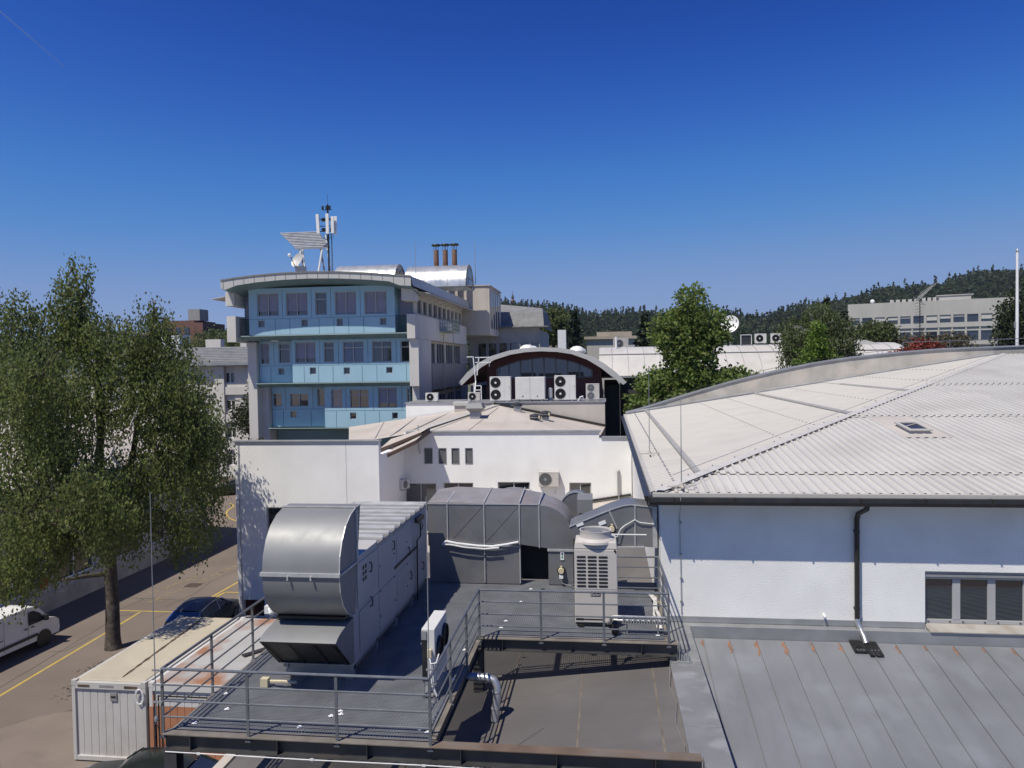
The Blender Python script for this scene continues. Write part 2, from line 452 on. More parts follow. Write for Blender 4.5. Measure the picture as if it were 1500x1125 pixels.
def rect_wall(mb, axis, c, t, a0, a1, z0, z1, holes):
    """a wall slab of thickness t in plane axis=c with rectangular holes (a0,a1,z0,z1), built from butted pieces"""
    xs = sorted({a0, a1, *[h[0] for h in holes], *[h[1] for h in holes]})
    xs = [x for x in xs if a0 <= x <= a1]
    for i in range(len(xs) - 1):
        m = (xs[i] + xs[i + 1]) / 2
        hs = sorted([(h[2], h[3]) for h in holes if h[0] < m < h[1]])
        z = z0
        segs = []
        for h0, h1 in hs:
            if h0 > z: segs.append((z, h0))
            z = h1
        if z < z1: segs.append((z, z1))
        for s0, s1 in segs:
            if axis == 'Y': mb.box(xs[i], xs[i + 1], c, c + t, s0, s1)
            else: mb.box(c, c + t, xs[i], xs[i + 1], s0, s1)
    return mb

def lerp_tab(tab, x):
    xs = [t[0] for t in tab]
    return float(np.interp(x, xs, [t[1] for t in tab]))
# ================================================================== ground, street, hills
def sheet(name, pts, z, m, kind='structure'):
    o = MB().poly([(x, y, z) for x, y in pts]).build(name, m)
    return tag(o, kind=kind)

g = MB()
g.poly([(-3400, -300, -0.03), (3400, -300, -0.03), (3400, 3400, -0.03), (-3400, 3400, -0.03)])
tag(g.build('ground', 'earth'), kind='structure')
sheet('street', [(-60, -5), (40, -5), (40, 84), (-60, 84)], 0.0, 'asphalt')
arc = [(-21.06, 22.94), (-20.54, 23.66), (-19.8, 24.25), (-19.0, 24.5), (-16.0, 24.6), (-10, 24.6), (-10, 8), (-18.6, 8), (-18.9, 20.6), (-19.9, 21.6)]
sheet('pavement', arc, 0.006, 'slab')

def flat_line(mb, pts, w, z):
    for a, b in zip(pts, pts[1:]):
        a, b = Vector((*a, z)), Vector((*b, z))
        d = (b - a).normalized()
        s = Vector((-d.y, d.x, 0)) * w / 2
        mb.poly([a - s, b - s, b + s, a + s])
    return mb

yl = MB()
flat_line(yl, [(-22.4, 14.0), (-23.15, 25.3), (-23.6, 32.7), (-23.75, 34.8)], 0.12, 0.005)
flat_line(yl, [(-25.5, 34.92), (-16.4, 34.92)], 0.12, 0.009)
flat_line(yl, [(-21.35, 36.9), (-21.25, 40.2), (-21.2, 44)], 0.13, 0.005)
flat_line(yl, [(-21.08, 36.9), (-21.03, 38.2)], 0.13, 0.009)
flat_line(yl, [(-21.03, 38.27), (-18.6, 38.27)], 0.13, 0.005)
flat_line(yl, [(-34.2, 63.6), (-33.27, 62.5), (-32.77, 60.4), (-32.13, 58.95), (-31.22, 57.6), (-30.15, 56.6), (-28.6, 55.6)], 0.16, 0.005)
tag(yl.build('road_marking', 'yellow'), kind='structure')
# two rows of worn, no longer readable yellow lettering
wy = MB()
for (xa, ya, xb, yb, n) in ((-25.15, 37.9, -24.15, 41.3, 11), (-24.1, 36.3, -23.2, 43.6, 22)):
    for i in range(n):
        t = (i + random.uniform(0.1, 0.4)) / n
        x, y = xa + (xb - xa) * t, ya + (yb - ya) * t
        for k in range(random.choice((1, 2, 2, 3))):
            px, py = x + random.uniform(-0.28, 0.28), y + random.uniform(-0.08, 0.1)
            if random.random() < 0.5: flat_line(wy, [(px - 0.16, py), (px + 0.16, py + 0.02)], 0.045, 0.006)
            else: flat_line(wy, [(px, py - 0.09), (px + 0.02, py + 0.1)], 0.06, 0.007)
tag(wy.build('worn_road_lettering', 'wornyellow'), kind='structure')
ck = MB()
def crack(pts, w=0.035):
    q = []
    for a, b in zip(pts, pts[1:]):
        for i in range(6):
            t = i / 6
            q.append((a[0] + (b[0] - a[0]) * t + random.uniform(-.03, .03), a[1] + (b[1] - a[1]) * t + random.uniform(-.03, .03)))
    q.append(pts[-1])
    flat_line(ck, q, w, 0.004)
crack([(-23.9, 24.2), (-23.76, 25.95), (-24.05, 29.5), (-24.33, 32.9), (-24.4, 34.2), (-23.9, 34.4)])
crack([(-25.2, 34.1), (-24.9, 36.8), (-25.5, 37.0)])
crack([(-22.9, 35.6), (-22.6, 37.9), (-22.9, 40), (-22.5, 43.5)])
crack([(-26, 36.9), (-22.3, 36.8)])
crack([(-21.06, 22.94), (-20.54, 23.66), (-19.5, 24.4), (-18.7, 24.5)], 0.05)
crack([(-18.9, 20.6), (-19.8, 21.6), (-20.5, 23.3)], 0.03)
crack([(-22.5, 33.8), (-21.9, 35.9)], 0.03)
crack([(-24.6, 29.5), (-23.9, 29.6), (-23.8, 31.4)], 0.03)
tag(ck.build('asphalt_joint', 'crack'), kind='structure')
mh = MB().box(-23.95, -23.15, 39.0, 39.75, 0.002, 0.012)
for i in range(8): mh.box(-23.92 + i * 0.1, -23.86 + i * 0.1, 39.03, 39.72, 0.012, 0.018)
tag(mh.build('drain_cover', mat('brown_cast_iron', (0.10, 0.075, 0.06), 0.7, 0.3), org=(-23.55, 39.4, 0)),
    'square brown iron drain cover set in the street between the worn yellow lettering', 'drain cover')

# hills: a terrain sheet laid out in bearing and distance, forest standing on it
S_TAB = [(-0.60, 44), (-0.4, 50), (-0.2, 66), (-0.143, 71), (-0.078, 63), (-0.023, 55), (0.013, 57), (0.1, 52), (0.19, 50), (0.233, 53), (0.309, 66), (0.359, 76), (0.408, 84), (0.457, 88), (0.52, 91), (0.62, 94), (0.9, 90)]
def hill_h(s, y):
    top = lerp_tab(S_TAB, s)
    yr = 900.0
    t = min(1.0, max(0.0, (y - 420.0) / (yr - 420.0)))
    h = top * (t * t * (3 - 2 * t))
    if y > yr: h = top * max(0.0, 1 - (y - yr) / 900.0) 
    return h + 2.5 * math.sin(y * 0.013 + s * 31) * t + 2 * math.sin(s * 60 + y * 0.006) * t
hs = MB()
SS = [-0.75 + 1.75 * i / 90 for i in range(91)]
YY = [400 + 1400 * j / 40 for j in range(41)]
pts = [(s * y, y, hill_h(s, y) - 0.5) for y in YY for s in SS]
fs = [(j * 91 + i, j * 91 + i + 1, (j + 1) * 91 + i + 1, (j + 1) * 91 + i) for j in range(40) for i in range(90)]
hs.raw(pts, fs)
tag(hs.build('hills', 'hill', smooth=True), kind='structure')
fh = MB()
pts, fs = [], []
for j, y in enumerate((2000, 2500, 3000)):
    for i in range(61):
        s = -0.95 + 1.3 * i / 60
        hgt = [0, 1, 0.3][j] * (138 + 16 * math.sin(s * 23) + 9 * math.sin(s * 61 + 1) + 3 * math.sin(s * 170)) * min(1, max(0.0, (0.0 - s) / 0.3))
        pts.append((s * y, y, hgt))
fh.raw(pts, [(j * 61 + i, j * 61 + i + 1, (j + 1) * 61 + i + 1, (j + 1) * 61 + i) for j in range(2) for i in range(60)])
tag(fh.build('distant_hills', 'hill', smooth=True), kind='structure')

def cards(name, cen, size, m, parent=None, org=None, aspect=0.62, flat=0.0, droop=False):
    """many small leaf-shaped faces, each turned its own way"""
    cen = np.asarray(cen, dtype=np.float64)
    n = len(cen)
    a = rng.normal(size=(n, 3))
    if droop: a[:, 2] = -np.abs(a[:, 2]) - 1.6
    a /= np.linalg.norm(a, axis=1)[:, None]
    b = rng.normal(size=(n, 3))
    if droop: b[:, 2] *= 0.3
    b -= a * (a * b).sum(1)[:, None]
    b /= np.linalg.norm(b, axis=1)[:, None]
    sz = (np.asarray(size) * rng.uniform(0.7, 1.3, n))[:, None] if np.ndim(size) == 0 else (np.asarray(size) * rng.uniform(0.7, 1.3, n))[:, None]
    v = np.empty((n, 4, 3))
    v[:, 0] = cen - a * sz * 0.5
    v[:, 1] = cen + b * sz * 0.5 * aspect
    v[:, 2] = cen + a * sz * 0.5
    v[:, 3] = cen - b * sz * 0.5 * aspect
    o3 = WLOC[parent.name] if parent else Vector(org or (0, 0, 0))
    v -= np.array(o3)
    me = bpy.data.meshes.new(name)
    me.vertices.add(n * 4)
    me.vertices.foreach_set('co', v.reshape(-1))
    me.loops.add(n * 4)
    me.loops.foreach_set('vertex_index', np.arange(n * 4, dtype=np.int32))
    me.polygons.add(n)
    me.polygons.foreach_set('loop_start', np.arange(0, n * 4, 4, dtype=np.int32))
    me.materials.append(M[m])
    me.update(calc_edges=True)
    o = bpy.data.objects.new(name, me)
    COL.objects.link(o)
    if parent:
        o.parent = parent
        WLOC[o.name] = o3
    else: o.location = o3
    return o

fc, fz = [], []
for k in range(8500):
    s = rng.uniform(-0.62, 0.72)
    y = 430 + 560 * rng.uniform() ** 0.75
    x = s * y
    base = hill_h(s, y)
    con = rng.uniform() < (0.1 if s > 0.26 else 0.62 if math.sin(s * 19 + y * 0.011) > -0.2 else 0.25)
    hgt = rng.uniform(13, 22) if con else rng.uniform(9, 15)
    n = 44
    t = rng.uniform(0.05, 1, n)
    rad = ((1 - t) * hgt * 0.2 + 0.3) if con else hgt * 0.34 * np.sqrt(np.clip(1 - (2 * t - 1.0) ** 2, 0.03, 1))
    an = rng.uniform(0, 2 * math.pi, n)
    rr = rad * np.sqrt(rng.uniform(0.25, 1, n))
    fc.append(np.stack([x + rr * np.cos(an), y + rr * np.sin(an), base + t * hgt], 1))
    fz.append(np.full(n, 2.4 if con else 3.0))
tag(cards('forest', np.concatenate(fc), np.concatenate(fz), 'forest', aspect=0.8), 'dark mixed forest covering the hills along the horizon', 'forest', kind='stuff')

# ================================================================== annex: felt roof, zinc coping, standing-seam roof
ax = thing('annex_building', 'low annex with felt roof below the platform and zinc seamed roof at lower right', 'building', (0.0, 14.0, 0.0))
FR = lambda x: 5.655 - 0.15 * (1.37 - x)
YB = 5.0
b = MB()
b.poly([(-7.75, YB, FR(-7.75)), (1.36, YB, FR(1.36)), (1.36, 31, FR(1.36)), (-7.75, 31, FR(-7.75))])
b.poly([(-7.75, YB, FR(-7.75) - .2), (1.36, YB, FR(1.36) - .2), (1.36, 31, FR(1.36) - .2), (-7.75, 31, FR(-7.75) - .2)])
fr = b.build('felt_roof', 'membrane', ax, fix=False)
b = MB()
for x in (-0.6, 0.95, -2.2, -3.8, -5.4, -7.0):
    b.box(x - 0.02, x + 0.02, YB, 20.2, FR(x) + 0.001, FR(x) + 0.006)
b.build('felt_seam', 'seam', fr)
b = MB()
b.box(-7.98, -7.76, YB, 31, FR(-7.76) - 0.28, FR(-7.76) + 0.05)
b.build('eave_trim', 'creamroof', ax, bev=0.01)
b = MB()
b.box(-7.7, -7.45, YB, 31, 0, FR(-7.76) - 0.29)
b.box(-7.45, 1.3, 30.7, 31, 0, FR(-7.7) - 0.3)
b.box(1.36, 1.98, YB, 18.9, 0, 5.6)
b.build('wall', 'stucco', ax)
b = MB()
y = 18.7
k = 0
while y > YB:
    y2 = max(YB, y - (1.1 + 0.12 * ((k * 7) % 5)))
    b.box(1.325, 2.0, y2 + 0.006, y, 5.77, 5.80 + 0.004 * (k % 2))
    y = y2
    k += 1
b.box(1.345, 1.36, YB, 18.7, 5.6, 5.768)
b.box(1.985, 1.998, YB, 18.7, 4.0, 5.768)
b.build('coping', 'zincdirty', ax, bev=0.006)
GR = lambda yy: 5.5 - 0.2125 * (18.9 - yy)
b = MB()
b.poly([(2.0, YB, GR(YB)), (18, YB, GR(YB)), (18, 18.72, GR(18.72)), (2.0, 18.72, GR(18.72))])
sr = b.build('standing_seam_roof', 'zinc', ax, fix=False)
for i in range(24):
    x = 2.33 + 0.65 * i
    MB().hexa([(x - 0.012, YB, GR(YB) + 0.001), (x + 0.012, YB, GR(YB) + 0.001), (x + 0.012, 18.7, GR(18.7) + 0.001), (x - 0.012, 18.7, GR(18.7) + 0.001),
               (x - 0.009, YB, GR(YB) + 0.038), (x + 0.009, YB, GR(YB) + 0.038), (x + 0.009, 18.68, GR(18.68) + 0.038), (x - 0.009, 18.68, GR(18.68) + 0.038)]).build('seam', 'zinc', sr)
for i in range(14):
    x0 = 2.33 + 0.65 * i
    big = (0.5, 0.9, 1.0, 0.95, 0.7, 0.6, 0.3, 0.55, 0.35, 0.6, 0.3, 0.5, 0.3, 0.4)[i]
    yy = 18.66
    w = 0.012 + 0.03 * big
    L, Rr = [], []
    n = 7
    for j in range(n + 1):
        y = yy - 0.62 * big * j / n
        ww = w * math.sin(math.pi * (j + 0.6) / (n + 1.2)) * random.uniform(0.6, 1.5)
        of = -0.035 + 0.035 * math.sin(j * 1.4 + i) * big
        L.append((x0 + of - ww, y, GR(y) + 0.006))
        Rr.append((x0 + of + ww, y, GR(y) + 0.006))
    MB().strip(L, Rr).build('rust_stain', 'ruststain', sr, fix=False)

# ================================================================== hall with the corrugated white hip roof
hall = thing('white_hall', 'white rendered hall with low corrugated off-white hip roof and dark gutter at right', 'building', (12.0, 19.0, 0.0))
b = MB()
WIN = (7.67, 13.2, 5.80, 7.17)
rect_wall(b, 'Y', 19.0, 0.35, 1.34, 34, 0, 8.95, [WIN])
b.box(1.34, 1.69, 19.35, 46.0, 0, 8.95)
b.box(33.65, 34, 19.35, 46, 0, 8.95)
b.build('wall', 'hallwall', hall)
# roof planes: two slopes meeting on a hip from the near corner to the ridge end
HX0, HY0, HX1, HY1, EZ, RZ = 1.15, 18.45, 22.3, 45.0, 9.12, 12.35
fz_ = lambda y: EZ + (RZ - EZ) * (y - HY0) / (HY1 - HY0)
lz_ = lambda x: EZ + (RZ - EZ) * (x - HX0) / (HX1 - HX0)
yh = lambda x: min(HY1, HY0 + (x - HX0) * (HY1 - HY0) / (HX1 - HX0))
xh = lambda y: HX0 + (y - HY0) * (HX1 - HX0) / (HY1 - HY0)
pitch_r = 0.25
b = MB()
courses = [(HY0, 20.28), (20.2, 27.68), (27.6, 34.48), (34.4, 45.0)]
for ci, (ya, yb) in enumerate(courses):
    lift = 0.03 * ci
    x = HX0 + 0.12
    while x < 34:
        prof = [(x, 0), (x + 0.14, 0), (x + 0.16, 0.055), (x + 0.215, 0.055), (x + pitch_r, 0)]
        for (xa, za), (xb, zb) in zip(prof, prof[1:]):
            ya1, yb1 = min(yb, yh(xa)), min(yb, yh(xb))
            if yb1 <= ya + 0.02: continue
            ya1 = max(ya1, ya + 0.01)
            q0, q1 = fz_(ya) + za + lift, fz_(ya) + zb + lift
            b.poly([(xa, ya, q0), (xb, ya, q1), (xb, yb1, fz_(yb1) + zb + lift - 0.026 * (ci < 3) * 0), (xa, ya1, fz_(ya1) + za + lift)])
        x += pitch_r
front = b.build('front_roof_slope', 'whiteroof', hall, fix=False)
b = MB()
for ci, (ya, yb) in enumerate(courses[1:]):
    x = HX0 + 0.12
    while x < 34:
        if yh(x) > ya + 0.1: b.poly([(x + 0.01, ya + 0.012, fz_(ya) + 0.03 * ci + 0.006), (x + 0.15, ya + 0.012, fz_(ya) + 0.03 * ci + 0.006), (x + 0.15, ya + 0.012, fz_(ya) + 0.03 * (ci + 1)), (x + 0.01, ya + 0.012, fz_(ya) + 0.03 * (ci + 1))])
        x += pitch_r
b.build('overlap_gap', 'dark', front, fix=False)
b = MB()
xs_c = [HX0, 2.45, 8.9, 12.8, HX1]
for ci in range(4):
    xa, xb = xs_c[ci], xs_c[ci + 1]
    lift = 0.022 * ci
    y = HY0 + 0.1
    while y < 46:
        prof = [(y, 0), (y + 0.2, 0), (y + 0.215, 0.018), (y + 0.235, 0.018), (y + 0.25, 0)]
        for (ya, za), (yb, zb) in zip(prof, prof[1:]):
            e0 = min(xb, xh(ya)) if ya < HY1 else xb
            e1 = min(xb, xh(yb)) if yb < HY1 else xb
            if e0 <= xa + 0.01: continue
            b.poly([(xa, ya, lz_(xa) + za + lift), (e0, ya, lz_(e0) + za + lift), (e1, yb, lz_(e1) + zb + lift), (xa, yb, lz_(xa) + zb + lift)])
        y += 0.25
b.mi(1)
for xs_ in (1.75, 5.6, 7.2, 10.8, 14.8, 17.4):
    yy = HY0 + (xs_ - HX0) * (HY1 - HY0) / (HX1 - HX0) + .3
    while yy < 45.6:
        zz_ = lz_(xs_) + 0.022 * sum(xs_ > q for q in xs_c[1:4])
        b.box(xs_ - .025, xs_ + .025, yy, yy + .05, zz_ + .005, zz_ + .035)
        yy += 0.5 if xs_ > 3 else 0.35
b.mi(0)
b.poly([(HX0, HY0, EZ - 0.05), (HX0, 46, EZ - 0.05), (HX1, 46, RZ - 0.05), (HX1, HY1, RZ - 0.05)])
b.poly([(HX0, HY0, EZ - 0.06), (HX1, HY1, RZ - 0.06), (34, HY1, RZ - 0.06), (34, HY0, EZ - 0.06)])
side = b.build('side_roof_slope', ['whiteroofx', 'cap'], hall, fix=False)
b = MB()
for xa in xs_c[1:4]:
    ya = HY0 + (xa - HX0) * (HY1 - HY0) / (HX1 - HX0)
    yb = 46 if xa < 9.5 else 42.5
    b.hexa([(xa - 0.09, ya + .1, lz_(xa) + .045), (xa + 0.09, ya + .1, lz_(xa) + .075), (xa + 0.09, yb, lz_(xa) + .075), (xa - 0.09, yb, lz_(xa) + .045),
            (xa - 0.06, ya + .1, lz_(xa) + .105), (xa + 0.06, ya + .1, lz_(xa) + .115), (xa + 0.06, yb, lz_(xa) + .115), (xa - 0.06, yb, lz_(xa) + .105)])
b.build('cover_strip', 'coverstrip', side)
b = MB()
n = 60
for i in range(n):
    t0, t1 = i / n, (i + 0.985) / n
    a = [HX0 + (HX1 - HX0) * t0, HY0 + (HY1 - HY0) * t0, EZ + (RZ - EZ) * t0]
    c = [HX0 + (HX1 - HX0) * t1, HY0 + (HY1 - HY0) * t1, EZ + (RZ - EZ) * t1]
    lf = 0.06 + 0.05 * t0
    for (ox, oy, oz, px, py, pz) in ((-0.15, 0.0, -0.0, 0, 0, 0.05), (0, 0, 0.05, 0.26, 0.0, 0.03)):
        b.poly([(a[0] + ox, a[1] + oy, a[2] + oz + lf), (c[0] + ox, c[1] + oy, c[2] + oz + lf), (c[0] + px, c[1] + py, c[2] + pz + lf), (a[0] + px, a[1] + py, a[2] + pz + lf)])
b.mi(1)
for i in range(130):
    t = (i + 0.3) / 130
    x, y, z = HX0 + (HX1 - HX0) * t + 0.27, HY0 + (HY1 - HY0) * t, EZ + (RZ - EZ) * t
    b.bar((x, y, z + 0.045 + 0.05 * t), (x + 0.06, y + 0.075, z + 0.05 + 0.05 * t), 0.04, 0.025)
for i in range(28):
    t = (i + 0.5) / 28
    x, y, z = HX0 + (HX1 - HX0) * t - 0.14, HY0 + (HY1 - HY0) * t, EZ + (RZ - EZ) * t
    b.box(x - .018, x + .018, y - .018, y + .018, z + 0.06, z + 0.11)
hip = b.build('hip_cap', ['whiteroof', 'cap'], hall, fix=False)
b = MB()
b.tube([(HX0 - 0.1 + (HX1 - HX0) * t, HY0 + 0.1 + (HY1 - HY0) * t, EZ + (RZ - EZ) * t + 0.24) for t in (0.03, 0.3, 0.6, 0.95)], 0.008, 5)
b.build('earthing_wire', 'cap', hip)
b = MB()
b.box(HX0 - 0.03, 34, HY0 - 0.05, HY0 + 0.06, EZ - 0.07, EZ + 0.035)
b.box(HX0 - 0.07, HX0 + 0.05, HY0 + 0.07, 46, EZ - 0.07, EZ + 0.035)
b.build('eave_flashing', 'whiteroofx', hall, bev=0.01)
b = MB()
pr = [(18.3, 9.06), (18.28, 8.95), (18.33, 8.87), (18.42, 8.85), (18.5, 8.87), (18.55, 9.06)]
b.prism(pr, 'X', HX0 - 0.1, 34)
b.box(HX0 - 0.13, HX0 - 0.1, 18.28, 18.55, 8.85, 9.08)
b.prism([(0.92, 9.05), (0.94, 8.93), (1.03, 8.89), (1.12, 8.93), (1.14, 9.05)], 'Y', 18.56, 46)
gt = b.build('gutter', 'gutter', hall, bev=0.01)
b = MB()
for i in range(22): b.box(1.6 + i * 1.45, 1.63 + i * 1.45, 18.274, 18.5, 8.90, 9.066)
b.build('bracket', 'gutter', gt)
b = MB()
b.box(HX0, 34, 18.56, 19.0, 8.96, 9.02)
b.box(1.15, 1.34, 19.0, 46, 8.96, 9.02)
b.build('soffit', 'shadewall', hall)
b = MB()
b.tube([(6.15, 18.45, 8.86), (6.15, 18.47, 8.78), (6.08, 18.85, 8.6), (6.06, 18.9, 8.45), (6.06, 18.9, 5.98)], 0.062, 12)
dp = b.build('downpipe', 'gutter', hall, smooth=True)
b = MB()
for z in (8.15, 6.25): b.lathe([(0.072, -0.02), (0.072, 0.02)], (6.06, 18.9, z), 12); b.box(6.0, 6.12, 18.95, 19.02, z - 0.015, z + 0.015)
b.build('pipe_clip', 'gutter', dp)
b = MB()
b.tube([(6.06, 18.9, 5.99), (6.06, 18.88, 5.9), (6.1, 18.82, 5.78), (6.15, 18.68, 5.62), (6.16, 18.58, 5.5)], 0.066, 12)
b.build('pipe_elbow', 'silver', dp, smooth=True)
b = MB()
b.box(1.45, 7.66, 18.975, 19.0, 5.77, 5.92)
b.box(1.45, 34, 18.74, 19.0, 5.44, 5.76)
for i in range(12): b.box(2.9 + i * 2.4, 2.93 + i * 2.4, 18.735, 18.99, 5.45, 5.767)
b.build('base_flashing', 'cap', hall, bev=0.008)
# lightning conductor down the wall, left
b = MB()
b.tube([(1.78, 18.3, 9.17), (1.78, 18.25, 9.0), (1.8, 18.6, 8.7), (1.82, 18.965, 8.5), (1.84, 18.965, 5.95)], 0.009, 6)
for z in (8.3, 7.5, 6.9, 6.3): b.box(1.81, 1.87, 18.95, 19.0, z - .02, z + .02)
b.build('earthing_wire', 'cap', hall)
b = MB().tube([(5.3, 19.0, 6.05), (5.3, 18.85, 6.02)], 0.03, 8)
b.build('overflow_spout', 'label', hall)
# ribbon window
b = MB()
zt, zb = 6.99, 5.955
b.box(7.7, 13.2, 19.12, 19.2, 5.86, zb)
b.box(7.7, 13.2, 19.12, 19.2, zt - 0.04, zt)
b.box(7.69, 7.73, 19.12, 19.2, zb, zt - 0.04)
panes = []
x = 7.73
for i in range(7):
    panes.append((x, x + 0.62))
    b.box(x + 0.62, x + 0.80, 19.115, 19.2, zb, zt - 0.04)
    x += 0.80
wf = b.build('window', 'frame', hall, bev=0.006)
wf['label'] = 'ribbon window with grey frames and dark reflecting panes'
for p in panes: MB().box(p[0], p[1], 19.15, 19.17, zb, zt - 0.04).build('pane', 'glass', wf)
b = MB()
b.box(7.69, 13.2, 19.06, 19.2, 7.09, 7.168)
b.box(7.69, 13.2, 19.04, 19.2, 7.02, 7.085)
b.build('blind_box', 'cap', wf)
b = MB()
b.prism([(18.7, 5.79), (18.7, 5.765), (19.12, 5.80), (19.12, 5.858)], 'X', 7.68, 13.2)
b.build('sill', mat('stained_pale_sill', (0.36, 0.345, 0.32), 0.7, 0.1, 0.08, 1.0, dirt=(0.25, 0.2, 0.15), dscale=3.0, damt=0.6), wf)
MB().box(7.69, 13.2, 19.3, 19.34, 5.86, 7.1).build('dark_room', 'dark', wf)
b = MB()
for i in range(7):
    for xx in (panes[i][0] + 0.06, panes[i][1] - 0.06): b.box(xx - 0.02, xx + 0.02, 19.105, 19.119, 5.895, 5.915)
b.build('drain_slot', 'black', wf)
# roof hatch
def fp(x, y, dz): return (x, y, fz_(y) + 0.06 + dz)
b = MB()
b.hexa([fp(9.55, 24.78, 0), fp(10.2, 24.78, 0), fp(10.2, 25.95, 0), fp(9.55, 25.95, 0), fp(9.58, 24.8, .1), fp(10.17, 24.8, .1), fp(10.17, 25.92, .1), fp(9.58, 25.92, .1)])
sk = b.build('roof_hatch', 'whiteroofx', hall)
b = MB()
for (x0, x1, y0, y1) in ((9.52, 10.23, 24.72, 24.84), (9.52, 10.23, 25.88, 26.0), (9.52, 9.62, 24.841, 25.879), (10.13, 10.23, 24.841, 25.879)):
    b.hexa([fp(x0, y0, .105), fp(x1, y0, .105), fp(x1, y1, .105), fp(x0, y1, .105), fp(x0, y0, .16), fp(x1, y0, .16), fp(x1, y1, .16), fp(x0, y1, .16)])
b.bar(fp(9.63, 25.25, .15), fp(10.12, 25.7, .15), 0.04, 0.03)
b.build('frame', 'whiteroofx', sk, bev=0.01)
MB().hexa([fp(9.62, 24.84, .11), fp(10.13, 24.84, .11), fp(10.13, 25.88, .11), fp(9.62, 25.88, .11), fp(9.62, 24.84, .13), fp(10.13, 24.84, .13), fp(10.13, 25.88, .13), fp(9.62, 25.88, .13)]).build('pane', 'hatchglass', sk)
b = MB()
b.hexa([fp(9.2, 24.3, .0), fp(10.6, 24.3, .0), fp(10.6, 27.5, .0), fp(9.2, 27.5, .0), fp(9.2, 24.3, .012), fp(10.6, 24.3, .012), fp(10.6, 27.5, .012), fp(9.2, 27.5, .012)])
b.build('hatch_flashing', 'creamroof', sk)
# arched firewall parapet at the far end
PT = [(1.35, 9.2), (3.0, 9.68), (5.0, 10.3), (7.5, 11.0), (10.3, 11.66), (12.3, 12.05), (14.2, 12.33), (17.0, 12.6), (19.5, 12.77), (24, 12.87), (30, 12.9), (34, 12.9)]
def ptz(x): return lerp_tab(PT, x)
xs_p = [1.35 + i * (34 - 1.35) / 48 for i in range(49)]
b = MB()
for x0, x1 in zip(xs_p, xs_p[1:]):
    b.hexa([(x0, 46.0, 0), (x1, 46.0, 0), (x1, 46.35, 0), (x0, 46.35, 0), (x0, 46.0, ptz(x0)), (x1, 46.0, ptz(x1)), (x1, 46.35, ptz(x1)), (x0, 46.35, ptz(x0))])
pw = b.build('firewall_parapet', 'concrete', hall)
b = MB()
for x0, x1 in zip(xs_p, xs_p[1:]):
    b.hexa([(x0 - 0.1 * (x0 < 1.4), 45.93, ptz(x0) + 0.004), (x1, 45.93, ptz(x1) + 0.004), (x1, 46.42, ptz(x1) + 0.004), (x0 - 0.1 * (x0 < 1.4), 46.42, ptz(x0) + 0.004),
            (x0 - 0.1 * (x0 < 1.4), 45.93, ptz(x0) + 0.07), (x1, 45.93, ptz(x1) + 0.07), (x1, 46.42, ptz(x1) + 0.1), (x0 - 0.1 * (x0 < 1.4), 46.42, ptz(x0) + 0.1)])
b.build('coping', 'cap', pw)
b = MB()
b.tube([(x, 46.3, ptz(x) + 0.24) for x in xs_p], 0.012, 5)
for x in xs_p[::2]: b.tube([(x, 46.3, ptz(x) + 0.05), (x, 46.3, ptz(x) + 0.25)], 0.012, 5)
b.build('lightning_wire', 'gutter', pw)
b = MB()
b.tube([(17.5, 46.38, ptz(17.5) + .62), (34, 46.38, 13.5)], 0.022, 6)
for i in range(7): b.tube([(17.5 + i * 2.6, 46.38, ptz(17.5 + i * 2.6)), (17.5 + i * 2.6, 46.38, ptz(17.5 + i * 2.6) + 0.61)], 0.022, 6)
b.build('safety_rail', 'railing', pw)
# flashing where the side slope meets the firewall
b = MB()
b.hexa([(1.2, 45.8, lz_(1.2) + .05), (HX1, 45.8, RZ + .09), (HX1, 45.99, RZ + .09), (1.2, 45.99, lz_(1.2) + .05), (1.2, 45.8, lz_(1.2) + .12), (HX1, 45.8, RZ + .15), (HX1, 45.99, RZ + .22), (1.2, 45.99, lz_(1.2) + .2)])
b.build('wall_flashing', 'cap', pw)

# lightning rods on the hall roof
def hall_rod(x, y, ztop, label):
    zb = fz_(y) if y < yh(x) else lz_(x)
    zb += 0.07
    t = thing('lightning_rod', label, 'lightning rod', (x, y, zb), 'lightning rods on the hall roof')
    MB().tube([(x, y, zb + .05), (x, y, zb + 0.9), (x + 0.004, y, ztop)], [0.014, 0.012, 0.006], 6).build('rod', 'cap', t)
    b = MB()
    b.bar((x - .35, y - .02, zb + .03), (x + .35, y + .02, zb + .06), 0.05, 0.03)
    b.bar((x, y - .3, zb + .045), (x, y + .3, zb + .06), 0.05, 0.03)
    b.lathe([(0.07, 0.02), (0.05, 0.12), (0.02, 0.14)], (x, y, zb), 8)
    b.build('stand', 'concrete', t)
hall_rod(1.45, 25.3, 12.2, 'thin lightning rod standing further back on the left slope of the hall roof')
hall_rod(1.85, 18.75, 11.55, 'thin lightning rod standing at the near corner of the hall roof above the gutter')

